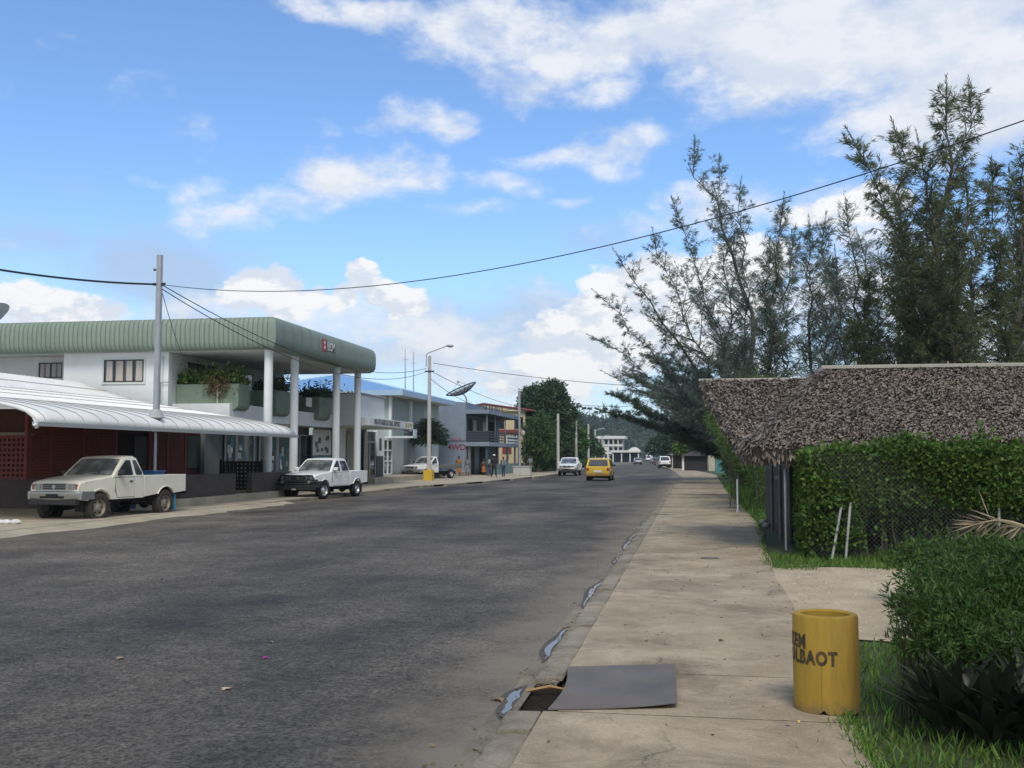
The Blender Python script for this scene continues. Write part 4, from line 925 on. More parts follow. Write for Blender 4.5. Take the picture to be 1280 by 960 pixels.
MB().box(-19.12, -19.08, y0 - .42, y0 + .35, z0 - .26, z0 + .2).build('notice_board', m_dot, lc, bevel=.01)
hb = MB(); x_, z_ = V(104, 480, 41.0)
rl = MB(); xq = V(206, 480, 41.6)[0]; rl.tube([(xq, 41.2, 3.0), (xq, 41.2, 4.9), (xb_ + .1, 41.2, 4.9)], .025, 6); rl.build('balcony_rail', m_grnpl, lc)
# ground-floor shopfront below the slab
xs = -20.6
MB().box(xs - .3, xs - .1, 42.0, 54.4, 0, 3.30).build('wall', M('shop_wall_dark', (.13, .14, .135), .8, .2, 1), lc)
for i, (a, b, c) in enumerate(((281, 294, 1), (296, 317, 1), (324, 331, 0), (333, 345, 1), (347, 364, 1), (374, 389, 0))):
    y0, y1 = Up(a, 560, xs)[0], Up(b, 560, xs)[0]
    f = MB().box(xs - .06, xs, y0, y1, .9, 2.85).build('shop_window', M('shop_glass', (.045, .06, .062), .06, .5, .8, spec=.9), lc)
    fr = MB().box(xs, xs + .05, y0 - .05, y0 + .03, .85, 2.9).box(xs, xs + .05, y1 - .03, y1 + .05, .85, 2.9).box(xs, xs + .04, y0 + .03, y1 - .03, 2.83, 2.9).box(xs, xs + .06, y0 - .05, y1 + .05, .80, .849)
    fr.build('window_frame', m_trim, f)
    if c:
        rr = random.Random(i)
        for k in range(6):
            yy = rr.uniform(y0 + .1, y1 - .4); zz = rr.uniform(.95, 2.2); MB().box(xs + .002, xs + .006 + .001 * k, yy, yy + rr.uniform(.12, .35), zz, zz + rr.uniform(.15, .5)).build('window_poster', (m_dot, m_teal, m_trim)[k % 3], f)
MB().box(xs - .1, xs + .02, 42.1, 54.3, 0, .8).build('shop_plinth', M('plinth_greygreen', (.10, .115, .105), .8, .15, 1), lc)
# dish whose rim shows at the left edge of the picture
def dish(label, p, rad, tilt, yaw, mesh_mat, rings, thick, mast_z, mast_off=(0, 0)):
    t_ = thing('satellite_dish', label, 'satellite dish', (p[0], p[1], mast_z))
    mt = Matrix.Translation(p) @ Matrix.Rotation(yaw, 4, 'Z') @ Matrix.Rotation(tilt, 4, 'Y')
    dp = rad * .34
    f_ = lambda r_: dp * (r_ / rad) ** 2
    if rings:
        sk = MB()
        for k in range(16):
            a = 2 * math.pi * k / 16; sk.tube([(r_ * math.cos(a), r_ * math.sin(a), f_(r_)) for r_ in np.linspace(.08, rad, 7)], thick, 5)
        for r_ in np.linspace(rad * .2, rad, 5): sk.tube([(r_ * math.cos(a), r_ * math.sin(a), f_(r_)) for a in np.linspace(0, 2 * math.pi, 41)], thick * (1.8 if r_ > rad * .95 else .8), 5, caps=False)
        sk.xf(mt); sk.build('rib_frame', M('dish_frame_dark', (.03, .033, .035), .6), t_)
    if rings:
        bw = MB()
        for k in range(64):
            a = 2 * math.pi * k / 64; bw.tube([(r_ * math.cos(a), r_ * math.sin(a), f_(r_) + .02) for r_ in np.linspace(.3, rad, 5)], .007, 3, caps=False)
        for r_ in np.linspace(.15, rad, 22): bw.tube([(r_ * math.cos(a), r_ * math.sin(a), f_(r_) + .02) for a in np.linspace(0, 2 * math.pi, 33)], .008, 3, caps=False)
        bw.xf(mt); bw.build('mesh_bowl', mesh_mat, t_)
    else: bw = MB().lathe([(max(r_, .02), f_(r_)) for r_ in np.linspace(0, rad, 9)], 32).xf(mt); bw.build('bowl', mesh_mat, t_, smooth=60)
    fd = MB()
    for k in range(3):
        a = 2 * math.pi * k / 3 + .5; fd.tube([(rad * .8 * math.cos(a), rad * .8 * math.sin(a), f_(rad * .8)), (.05 * math.cos(a), .05 * math.sin(a), rad * .82)], .018, 5)
    fd.lathe([(.001, rad * .74), (.09, rad * .75), (.09, rad * .9), (.001, rad * .91)], 12); fd.xf(mt); fd.build('feed_horn', m_gal, t_)
    b0 = mt @ Vector((0, 0, -.02)); ms = MB(); ms.tube([(b0.x + mast_off[0], b0.y + mast_off[1], mast_z), (b0.x + mast_off[0], b0.y + mast_off[1], b0.z - .35), (b0.x, b0.y, b0.z)], .06, 8)
    ms.tube([(b0.x + mast_off[0] + .5, b0.y, mast_z), (b0.x + mast_off[0] * .5, b0.y, b0.z - .4)], .03, 6); ms.build('mast', m_gal, t_)
    return t_
q = DZ(-24, 411, 50)
dish('pale satellite dish on the corner store roof, cut by the left edge of the photo', tuple(q), 1.6, R(-28), R(10), m_trim, False, .01, 7.6)

# ---- agricultural shop with the white canopy
ag = thing('supplies_shop', 'low white shop with a lettered canopy next to the last tall column', 'shop building', (-19, 58, ZL))
CU = -17.35
y0 = 54.7; y1 = Up(516.6, 531, CU)[0]
MB().box(-21.6, CU, y0, y1, 3.42, 3.86).build('canopy', m_wht, ag, bevel=.01)
ty = Up(480.5, 522, CU)[0]
text_obj('sign_letters', 'MALATI AGRICULTURAL SUPPLIES', .42, m_ink, facing_street(CU + .012, (Up(461, 520, CU)[0] + Up(505.5, 528, CU)[0]) / 2, 3.645), ag, .004, sx=.74, space=1.10, bold=.0)
lg = MB()
for a, b in ((507, 509), (510, 511.5), (512, 515.5)):
    y_ = Up(a, 528, CU)[0]; lg.box(CU + .002, CU + .008, y_, Up(b, 528, CU)[0], 3.50 + (a % 3) * .03, 3.78)
lg.build('sign_emblem', M('sign_ochre', (.42, .36, .16), .6), ag)
wy = Up(480.5, 510, -17.9)[0]
MB().box(-21.6, -17.9, 54.75, wy, 3.862, 5.15).build('wall', m_wht, ag, bevel=.01)
MB().box(-21.7, -17.8, 54.72, wy + .1, 5.152, 5.22).build('parapet_cap', m_trim, ag)
ax_ = -20.2; ZP = .42
MB().box(ax_ - .4, ax_ - .2, 54.8, y1, 0, 3.42).build('wall', m_trim, ag)
# recessed notice panel, pilasters, doors
def fpart(name, px0, px1, z0, z1, mat, off=0, th=.05, par=ag, u=None):
    uu = (ax_ if u is None else u) + off; ya, yb = Up(px0, 560, uu)[0], Up(px1, 560, uu)[0]
    return MB().box(uu - th, uu, ya, yb, z0, z1).build(name, mat, par)
np_ = fpart('notice_panel', 391.5, 414, 1.8, 3.2, m_dot, .0)
rr = random.Random(4); ya, yb = Up(391.5, 560, ax_)[0], Up(414, 560, ax_)[0]
for k in range(9):
    yy = rr.uniform(ya + .1, yb - .6); zz = rr.uniform(1.85, 2.8); MB().box(ax_ + .002, ax_ + .006 + k * .001, yy, yy + rr.uniform(.2, .5), zz, zz + rr.uniform(.15, .35)).build('notice', M('notice_grey', (.12, .13, .13), .8, .5, 2), np_)
fpart('dado', 391.5, 414, .0, 1.78, m_teal, -.01)
fpart('pilaster', 424, 432, 1.5, 3.4, m_wht, .05, .2); fpart('pilaster_foot', 424, 432, 0, 1.498, M('dark_green_dado', (.03, .05, .042), .7), .05, .2)
fpart('door', 433.5, 442.5, 0, 3.1, M('beige_door', (.26, .24, .19), .7, .1), .0)
fpart('dark_recess', 414.5, 423.5, 0, 3.3, m_drk, .01, .03)
d_ = fpart('glass_door', 455.5, 470, ZP, 3.3, m_glass, .02)
for px in (455.5, 462, 469.5): fpart('door_frame', px, px + .9, ZP, 3.3, m_trim, .06, .04, d_)
fpart('door_frame', 456.4, 469.4, 2.6, 2.68, m_trim, .055, .03, d_)
pb = fpart('poster_pilaster', 471.5, 479.5, 1.75, 3.4, m_wht, .12, .3); fpart('pilaster_foot', 471.5, 479.5, .1, 1.748, M('dark_green_dado', (.03, .05, .042), .7), .12, .3)
fpart('poster', 474, 477, 2.1, 2.9, M('poster_dark', (.08, .06, .06), .7, .6, 2), .126, .004, pb)
MB().box(-24, ax_ + .9, 62.0, 90, 0, ZP - .02).build('forecourt_step', m_left, ag, bevel=.02)

# ---- pale green two-storey building with the blue hipped roof
bb = thing('blue_roof_building', 'two-storey pale green building with a light blue hipped metal roof', 'building', (-26, 79, ZL))
EU = -20.1; e0 = Up(503, 486, EU)[0]; e1 = 87.5; ze = 6.42; EL = -34.0
m_blue = M('blue_roof_sheet', (.19, .36, .60), .45, .05, .6, stain=(.15, .28, .47), stain_amt=.4)
m_bluef = M('blue_fascia', (.33, .47, .62), .6, .05, 1)
m_pale = M('pale_green_render', (.36, .43, .41), .8, .06, .8, stain=(.25, .30, .29), stain_amt=.4)
m_pale2 = M('grey_green_panel', (.26, .31, .31), .8, .06, .8)
rz = 8.1; ru = -27.0
rf = MB(); A_, B_, C_, D_ = (EU, e0, ze), (EU, e1, ze), (EL, e1, ze), (EL, e0, ze); r0, r1 = (ru, e0 + 6.4, rz), (ru, e1 - 6, rz)
rf.v = [A_, B_, C_, D_, r0, r1]; rf.f = [(0, 1, 5, 4), (1, 2, 5), (2, 3, 4, 5), (3, 0, 4)]; rf.build('roof', m_blue, bb)
rc = MB()
for k in range(1, 40):
    t = k / 40; x = EL + (EU - EL) * t; tt = min((EU - x) / (EU - ru), (x - EL) / (ru - EL)); rc.tube([(x, e0, ze + .012), (x, e0 + 6.4 * tt, ze + (rz - ze) * tt + .012)], .03, 4)
for k in range(1, 44):
    y = e0 + (e1 - e0) * k / 44; tt = min(1, (y - e0) / 6.4, (e1 - y) / 6.0); rc.tube([(EU, y, ze + .012), (EU + (ru - EU) * tt, y, ze + (rz - ze) * tt + .012)], .03, 4)
rc.build('roof_ribs', m_blue, bb)
MB().tube([A_, r0], .07, 6).tube([B_, r1], .07, 6).tube([r0, r1], .08, 6).build('ridge_cap', m_bluef, bb)
fa = MB().box(EU - .03, EU + .03, e0, e1, ze - .38, ze - .003).box(EL, EU - .031, e0 - .03, e0 + .03, ze - .38, ze - .003).build('fascia', m_bluef, bb)
MB().quad((EL, e0 + .04, ze - .36), (EU - .04, e0 + .04, ze - .36), (EU - .04, e1, ze - .36), (EL, e1, ze - .36)).build('soffit', m_soff, bb)
WU = -21.3; w0 = e0 + .9
MB().box(EL + 1, WU, w0, 86.5, 0, ze - .37).build('wall', m_pale, bb)
def bpart(name, px0, px1, z0, z1, mat, off=.03, par=bb):
    ya, yb = Up(px0, 540, WU + off)[0], Up(px1, 540, WU + off)[0]; ya = max(ya, w0 + .02); return MB().box(WU + .002, WU + off, ya, yb, z0, z1).build(name, mat, par)
bpart('pilaster', 486, 489, .4, 6.0, m_wht, .2)
bpart('wall_panel', 489.5, 513, 3.75, 5.9, m_pale2); bpart('pilaster', 513.5, 515.5, 3.6, 6.0, m_wht, .2); bpart('wall_panel', 516, 530, 3.75, 5.9, m_pale2)
bpart('roller_door', 489.5, 504, .5, 3.0, M('roller_grey', (.33, .35, .34), .6, .08, 1)); bpart('roller_door', 505, 513, .5, 3.0, M('roller_dark', (.15, .18, .18), .6, .08, 1))
lc_ = MB().box(WU, -19.2, w0 - .3, Up(517, 545, -19.2)[0], 3.02, 3.14).build('lower_canopy', m_wht, bb)
cf = MB().box(-19.24, -19.18, w0 - .3, Up(517, 545, -19.2)[0], 3.0, 3.62).build('canopy_sign', M('canopy_sign_pale', (.47, .54, .54), .7), bb)
q1 = Up(505, 541, -19.16); q2 = Up(512, 541, -19.16)
ms = MB()
for z in (3.42, 3.18): 
    y_ = q1[0]
    while y_ < q2[0]: ln = rnd.uniform(.12, .3); ms.box(-19.178, -19.17, y_, y_ + ln, z, z + .11); y_ += ln + .06
ms.build('sign_writing', m_ink, cf)
wd = MB().box(-21.25, -21.1, w0 - 3.1, w0 - .1, .5, 2.9).build('window', M('green_glass', (.06, .10, .09), .1, .3, 1, spec=.8), bb)
fr = MB()
for k in range(4): fr.box(-21.1, -21.04, w0 - 3.1 + k * 1.0 - .05, w0 - 3.1 + k * 1.0 + .05, .5, 2.9)
for z in (.45, 1.35, 2.1, 2.85): fr.box(-21.1, -21.05, w0 - 3.05, w0 - .1, z, z + .09)
fr.build('window_frame', m_wht, wd)
for i, (px, py, top) in enumerate(((506.5, 474, 436), (517, 476, 440))):
    a = DZ(px, py, 86); b = DZ(px, top, 86); t_ = thing('radio_mast', ['thin whip antenna above the blue roof, the taller and left one of two', 'thin whip antenna above the blue roof, the shorter one nearer the lamp post'][i], 'antenna', (a.x, a.y, 6.0), 0)
    MB().tube([(a.x, a.y, 6.2), (a.x, a.y, a.z), (b.x, b.y, b.z)], [.05, .04, .022], 6).build('mast', m_gal, t_)
    MB().tube([(a.x - .25, a.y, b.z - .9), (a.x + .25, a.y, b.z - .9)], .015, 5).build('cross_arm', m_gal, t_)

# ---- blue-grey building with the verandah and the mesh dish
gb = thing('verandah_building', 'two-storey blue-grey building with an open upper verandah over the footpath', 'building', (-24, 98, ZL))
m_bg = M('blue_grey_render', (.20, .245, .30), .8, .07, .5, stain=(.14, .17, .21), stain_amt=.5, stain_scale=.4)
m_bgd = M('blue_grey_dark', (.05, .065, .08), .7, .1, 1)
GU, GV0, GV1, GO = -19.7, 90.0, 106.0, -17.6
MB().add([(-32, GV0, 0), (GU, GV0, 0), (GU, GV0, 6.5), (-24, GV0, 6.75), (-32, GV0, 6.75), (-32, GV1, 0), (GU, GV1, 0), (GU, GV1, 6.5), (-24, GV1, 6.75), (-32, GV1, 6.75)],
    [(4, 3, 2, 1, 0), (5, 6, 7, 8, 9), (0, 1, 6, 5), (1, 2, 7, 6), (2, 3, 8, 7), (3, 4, 9, 8), (4, 0, 5, 9)]).build('wall', m_bg, gb)
MB().box(-32, GU + .01, GV0 - .004, GV0 - .02, 3.05, 3.12).build('wall_band', m_bgd, gb)
MB().box(GU + .002, GO, GV0, GV1, 5.48, 5.85).build('verandah_roof', m_bg, gb, bevel=.01)
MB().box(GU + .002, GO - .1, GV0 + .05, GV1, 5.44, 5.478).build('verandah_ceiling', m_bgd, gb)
sl_ = MB().box(GU + .002, GO, GV0, GV1, 2.62, 2.98).build('verandah_floor', m_bg, gb, bevel=.01)
rl = MB()
for z in (3.12, 3.38, 3.62, 3.86): rl.box(GO - .08, GO - .03, GV0 + .05, GV1, z, z + .10); rl.box(GU + .05, GO - .08, GV0 + .03, GV0 + .08, z, z + .10)
for y in np.arange(GV0 + .05, GV1, 1.3): rl.box(GO - .09, GO - .02, y, y + .08, 2.98, 3.97)
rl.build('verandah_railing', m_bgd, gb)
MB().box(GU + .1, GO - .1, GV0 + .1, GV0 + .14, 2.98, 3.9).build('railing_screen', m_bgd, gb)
for y in (GV0 + .3, 94.2, 99.5, 105): MB().tube([(GO - .25, y, 2.98), (GO - .25, y, 5.46)], .05, 8).build('verandah_post', m_bg, gb)
for y, r_ in ((GV0 + .4, .12), (95.6, .12), (101, .12), (105.4, .10)): MB().tube([(GO - .3, y, 0), (GO - .3, y, 2.64)], r_, 10).build('ground_post', m_bgd if y < 100 else m_bg, gb)
for (y0_, y1_, mm) in ((90.6, 92.4, m_drk), (92.8, 94.6, m_curt), (95.2, 96.6, m_dkfr), (97.2, 99.4, m_curt), (100.4, 104, m_drk)):
    f = MB().box(GU + .003, GU + .05, y0_, y1_, 3.1, 5.1).build('upper_door', mm, gb); MB().box(GU + .05, GU + .08, y0_, y0_ + .08, 3.0, 5.15).box(GU + .05, GU + .08, y1_ - .08, y1_, 3.0, 5.15).box(GU + .05, GU + .08, y0_ + .08, y1_ - .08, 5.07, 5.15).build('door_frame', m_dkfr, f)
for (y0_, y1_, mm) in ((90.3, 91.6, M('grey_shutter', (.17, .19, .19), .7, .2, 3, streak=True)), (91.9, 93.4, m_drk), (93.7, 95.4, M('grey_shutter', (.17, .19, .19), .7, .2, 3, streak=True)), (96, 98.4, m_drk), (99, 104.5, M('shop_curtain', (.14, .17, .18), .8, .4, 2, streak=True))):
    MB().box(GU + .003, GU + .06, y0_, y1_, .1, 2.55).build('ground_door', mm, gb)
MB().box(GU + .2, GU + .3, 90.2, 90.9, 0, 2.6).build('door_wall', M('grey_shutter', (.17, .19, .19), .7, .2, 3, streak=True), gb)
m_aqua = M('aqua_planter', (.13, .20, .19), .8, .1, 1)
bx_ = thing('planter_wall', 'low grey-green rendered planter box under the far end of the verandah', 'planter', (-17.2, 102, ZL))
ya = Up(620.5, 590, GO + .05)[0]
MB().box(GO - .9, GO + .05, ya, 108.6, 0, 1.0).build('planter_box', m_aqua, bx_, bevel=.03)
# lettered board on the railing, roof letters
ya, za = Up(633, 550, GO + .02); yb = Up(648, 552, GO + .02)[0]
sb = MB().box(GO, GO + .05, ya, yb, 2.95, 3.72).build('sign_board', m_dot, gb); MB().box(GO + .052, GO + .06, ya + .3, yb - .3, 3.42, 3.56).box(GO + .052, GO + .06, ya + .6, yb - .6, 3.12, 3.22).build('sign_writing', m_bgd, sb)
rlb = MB()
for k, px in enumerate((604.5, 607, 611.5, 614.5, 618.5, 621, 624, 627)):
    y_, z_ = Up(px, 512, GO - .3); w__ = .45 if k % 3 else .3
    rlb.add([(GO - .35, y_, 5.852), (GO - .25, y_, 5.852), (GO - .25, y_ + w__, 5.852), (GO - .35, y_ + w__, 5.852), (GO - .35, y_ + w__ * .45, 6.3 + .1 * (k % 2)), (GO - .25, y_ + w__ * .45, 6.3 + .1 * (k % 2))], [(0, 1, 5, 4), (1, 2, 5), (2, 3, 4, 5), (3, 0, 4)])
rlb.build('roof_letters', M('roof_letter_dark', (.06, .05, .06), .7), gb)
# painted sign on the blank wall
x_, z_ = V(573.5, 555, GV0)
text_obj('wall_lettering', '4WD', .72, M('sign_dark_red', (.20, .02, .035), .7, .2, 4), facing_cam(V(571, 555, GV0)[0], GV0 - .012, V(571, 554.5, GV0)[1] - .35), gb, .003)
text_obj('wall_lettering', 'SALE', .42, M('sign_pink', (.36, .08, .10), .7, .2, 4), facing_cam(V(570, 550, GV0)[0], GV0 - .012, V(571, 549, GV0)[1] - .05), gb, .003)
q = DZ(579, 489.5, 93)
dish('large dark mesh satellite dish on the roof of the blue-grey verandah building', (q.x, q.y, q.z - .2), 1.42, R(24), R(185), M('dish_mesh', (.20, .22, .23), .6, .2, 2), True, .028, 6.5, (.28, 0))

# ---- cream building with the dark red roof edge, seen beyond the verandah
cb = thing('cream_building', 'cream building with dark red roof edge standing just behind the verandah building', 'building', (-24, 116, ZL))
m_cre = M('cream_render', (.55, .46, .29), .8, .08, .6); m_rr = M('dark_red_trim', (.19, .045, .045), .7, .1, 1)
MB().box(-24, -17.9, 112, 126, 0, 6.6).build('wall', m_cre, cb)
MB().box(-24.2, -17.6, 111.8, 126, 4.28, 4.62).build('red_band', m_rr, cb)
MB().prism([(-24.6, 6.62), (-24.6, 7.1), (-22.4, 7.45), (-16.9, 6.66), (-16.9, 6.62)], 'y', 111.6, 126).build('roof', m_cre, cb); MB().tube([(-24.6, 111.55, 7.1), (-22.4, 111.55, 7.47), (-16.9, 111.55, 6.66)], .11, 6).tube([(-16.9, 111.55, 6.66), (-16.9, 126, 6.66)], .1, 6).build('roof_edge', m_rr, cb)
for x in (-23.2, -21.1, -19.0): MB().box(x, x + .9, 111.93, 111.99, 4.75, 6.0).build('window', m_glass, cb)
for x in (-22.5, -20.4): MB().box(x, x + 1.0, 111.93, 111.99, 2.0, 3.0).build('window', m_rr, cb)

# ---- poles and lamps
def pole(label, px, py_top, Z, r0=.11, r1=.08, mat=m_conc, zb=ZL, base=None, name='utility_pole', group=None):
    top = DZ(px, py_top, Z); t_ = thing(name, label, 'pole', (top.x, top.y, zb), 0, group)
    MB().tube([(top.x, top.y, zb - .05), (top.x, top.y, top.z)], [r0, r1], 12).build('shaft', mat, t_, smooth=50); return t_, top
p1t = DZ(200, 319, 32.7); x1, y1_ = p1t.x, p1t.y
pl1 = thing('utility_pole', 'bare grey steel pole rising through the white roof of the lattice shop', 'pole', (x1, y1_, ZL))
MB().tube([(x1, y1_, ZL - .05), (x1, y1_, 2.52)], .045, 10).build('foot_pipe', m_gal, pl1, smooth=50)
MB().tube([(x1, y1_, 2.50), (x1, y1_, p1t.z)], [.105, .095], 16).build('shaft', m_gal, pl1, smooth=50)
MB().lathe([(.10, 2.88), (.26, 2.94), (.12, 3.2)], 14, c=(x1, y1_, 0)).build('roof_flashing', m_trim, pl1, smooth=40)
MB().box(x1 - .2, x1 + .2, y1_ - .03, y1_ + .03, p1t.z - .96, p1t.z - .88).tube([(x1 - .14, y1_ - .05, p1t.z - .5), (x1 - .14, y1_ - .05, p1t.z - .44)], .04, 6).build('wire_bracket', m_plast, pl1)
lp, lt = pole('concrete lamp post with a yellow painted block at its foot', 537, 445, 72.5, .16, .11, name='street_lamp')
lp['category'] = 'street lamp'
x_, y_ = lt.x, lt.y
MB().box(x_ - .34, x_ + .30, y_ - .3, y_ + .3, ZL - .02, .80).build('yellow_block', M('block_yellow', (.50, .33, .03), .75, .15, 3, stain=(.25, .17, .04)), lp, bevel=.02)
arm = MB().tube([(x_ - .2, y_ - .12, lt.z - .75), (x_ - .2, y_ - .12, lt.z + .05), (x_ - .08, y_ - .12, lt.z + .2), (x_ + .9, y_ - .2, lt.z + .52), (x_ + 1.25, y_ - .24, lt.z + .64)], .032, 8).build('lamp_arm', m_gal, lp)
MB().ell((x_ + 1.5, y_ - .25, lt.z + .66), .30, .11, .085).build('lamp_head', m_gal, arm, smooth=60); MB().ell((x_ + 1.55, y_ - .25, lt.z + .60), .17, .08, .07).build('lamp_glass', m_lamp, arm, smooth=60)
MB().box(x_ - .3, x_ + .35, y_ - .14, y_ - .08, lt.z - 1.12, lt.z - 1.03).build('cross_arm', m_plast, lp)
far_poles = [(649, 489, 105, 'grey steel pole in front of the big round tree, beside the verandah building'), (697.5, 517, 104, 'pale pole standing just beyond the white pickup'),
             (720, 523, 122, 'pale pole half hidden in the green trees beyond the round tree'), (735.5, 530, 146, 'pole rising out of the roadside trees left of the far white building'),
             (744, 537, 168, 'pole with a lamp directly left of the far white building'), (752.5, 545, 215, 'short far pole with a lamp in front of the far white building')]
tops = []
for i, (px, py, Z, lb) in enumerate(far_poles):
    t_, tp = pole(lb, px, py, Z, .16, .13, m_gal if i == 0 else m_conc, group=None); tops.append(tp)
    if i >= 4:
        a = MB().tube([(tp.x, tp.y, tp.z - .3), (tp.x + .6, tp.y, tp.z + .1), (tp.x + 1.1, tp.y, tp.z + .1)], .06, 6).build('lamp_arm', m_gal, t_); MB().ell((tp.x + 1.2, tp.y, tp.z + .1), .35, .2, .16).build('lamp_head', m_lamp, a)
    if i == 0:
        MB().ell((tp.x + .42, tp.y - .2, 4.05), .22, .16, .28).tube([(tp.x, tp.y - .1, 4.2), (tp.x + .4, tp.y - .2, 4.2)], .03, 6).build('meter_lamp', m_curt, t_)
def wire(label, pts, r=.014, sag=0, name='power_line', n=24):
    out = []
    if len(pts) == 2:
        a, b = Vector(pts[0]), Vector(pts[1])
        for k in range(n + 1):
            t = k / n; p_ = a.lerp(b, t); p_.z -= sag * 4 * t * (1 - t); out.append(p_)
    else: out = pts
    o = MB().tube(out, r, 5).build(name, m_wire); tag(o, label, 'cable'); return o
A1 = Vector((x1, y1_, p1t.z - .92))
e1_ = DZ(1330, 133, 15.5)
wire('long cable sagging over the whole street from the steel pole to the top right', [A1, e1_], .011, 1.15, n=40)
le = Vector(DZ(-60, 327, 27)); wire('thick black cable running left from the steel pole out of the photo', [A1 + Vector((-.1, 0, .0)), le], .032, .12)
L2 = Vector((x_, y_, lt.z - 1.1))
wire('upper of two cables from the steel pole to the lamp post, crossing the green fascia', [A1 + Vector((.1, 0, -.03)), L2 + Vector((-.2, 0, .25))], .016, 1.25)
wire('lower of two cables from the steel pole to the lamp post, crossing the green fascia', [A1 + Vector((.1, 0, -.16)), L2 + Vector((-.25, 0, 0))], .016, 1.45)
wire('service wire dropping from the steel pole to the store balcony wall', [A1 + Vector((.05, 0, -.1)), Vector((xb_ + .05, 43.5, 5.2))], .012, .3)
wire('cable from the lamp post dropping to the roof of the cream building', [L2 + Vector((.2, 0, 0)), Vector((-17.8, 111.6, 7.0))], .02, .4)
wire('second, lower cable from the lamp post to the verandah building', [L2 + Vector((.1, 0, -.5)), Vector((-19.7, 98, 6.5))], .02, .4)
cr_ = DZ(800, 481, 95)
wire('cable from the lamp post crossing the road to the trees on the right', [L2 + Vector((.25, 0, .6)), Vector(DZ(880, 486, 80))], .02, .35)
wire('service cable from the verandah building to the pole before the round tree', [Vector((-18.5, 96, 6.3)), tops[0] + Vector((0, 0, -1.2))], .025, .5)
wire('far cable between the pole before the round tree and the trees over the road', [tops[0] + Vector((0, 0, -.3)), Vector(DZ(800, 507, 105))], .022, .5)

# ---- white litter by the cream pickup
p = G(10, 655, ZL); li = MB()
for k in range(5): li.ell((p.x + rnd.uniform(-.25, .25), p.y + rnd.uniform(-.1, .1), ZL + .05), rnd.uniform(.08, .16), rnd.uniform(.06, .1), rnd.uniform(.04, .09), 9, 6)
lo = li.build('litter_heap', m_dot, smooth=60); tag(lo, 'small heap of white litter on the kerb in front of the cream pickup', 'litter')
# ---- stone block near the round tree
p = G(653, 594.5, ZL); o = thing('masonry_block', 'low pale masonry block on the footpath beside the pole before the round tree', 'block', (p.x, p.y, ZL))
MB().box(-.75, .75, -.5, .5, 0, .75).build('block_body', m_conc, o, world=False, bevel=.04); MB().box(-.8, .8, -.55, .55, .752, .84).build('block_cap', m_trim, o, world=False, bevel=.02)

# ---- far end of the street
fb = thing('hotel_block', 'far white three-storey building with a flat roof below the wooded hill', 'building', (0, 0, 0))
Zf = 330; a = DZ(738, 575, Zf); b = DZ(781, 575, Zf); X0, X1, Yf = a.x, b.x, a.y
m_fw = M('far_white', (.58, .58, .55), .8, .05, .2); fb.location = ((X0 + X1) / 2, Yf, 0)
MB().box(X0 + 1, X1 - .6, Yf, Yf + 9, 0, 7.1).build('wall', M('far_wall', (.42, .42, .40), .8, .1, .3), fb); MB().box(X0 - .6, X1 + .4, Yf - 1.2, Yf + 10, 7.1, 8.05).build('roof', m_fw, fb, bevel=.1)
for z in (2.4, 4.8): MB().box(X0 + .8, X1 - .4, Yf - .9, Yf - .01, z, z + .55).build('balcony', m_fw, fb)
for k in range(6): MB().box(X0 + 1.2 + k * 1.5, X0 + 1.45 + k * 1.5, Yf - .8, Yf - .01, 0, 7.08).build('column', m_fw, fb)
for z in (.6, 3.1, 5.5):
    for k in range(6): MB().box(X0 + 1.6 + k * 1.5, X0 + 2.5 + k * 1.5, Yf - .03, Yf - .004, z, z + 1.3).build('window', m_dkfr, fb)
Zp = 300; a = DZ(764, 575, Zp); b = DZ(801, 575, Zp)
ps = thing('petrol_station', 'long low white petrol station canopy in front of the far white building', 'petrol station', (a.x, a.y, 0))
MB().box(a.x, b.x, a.y - 3, a.y + 4, 2.75, 3.35).build('canopy_roof', m_fw, ps, bevel=.05)
MB().prism([(a.x + 5, 3.36), (a.x + 6.2, 4.25), (b.x - 1.2, 4.25), (b.x, 3.36)], 'y', a.y - 2, a.y + 3).build('upper_roof', m_fw, ps)
for k in range(4): MB().box(a.x + .6 + k * 2.4, a.x + .9 + k * 2.4, a.y - 2.6, a.y - 2.3, 0, 2.75).build('post', m_fw, ps)
MB().box(a.x, b.x, a.y + 3, a.y + 3.2, 0, 2.75).build('back_wall', m_bgd, ps)
sg = DZ(756.5, 561, 290); sg_ = thing('road_sign', 'white panel sign on two posts left of the petrol station', 'sign', (sg.x, sg.y, 0))
MB().box(sg.x - 1.1, sg.x + .9, sg.y - .06, sg.y + .06, sg.z - .55, sg.z + .5).build('panel', m_fw, sg_)
for q in (-.55, .65): MB().box(sg.x + q - .14, sg.x + q + .14, sg.y - .04, sg.y + .08, 0, sg.z - .55).build('post', m_fw, sg_)
yb_ = thing('roadside_kerb_block', 'pale yellow concrete bollard beyond the white pickup', 'bollard', tuple(G(735, 583, ZL)))
MB().lathe([(.2, 0), (.17, 1.0), (.12, 1.08), (.001, 1.1)], 12).build('bollard_body', M('pale_yellow', (.5, .43, .2), .7), yb_, world=False)
MB().lathe([(.28, 0), (.28, .08), (.2, .1)], 12).build('bollard_foot', m_conc, yb_, world=False)
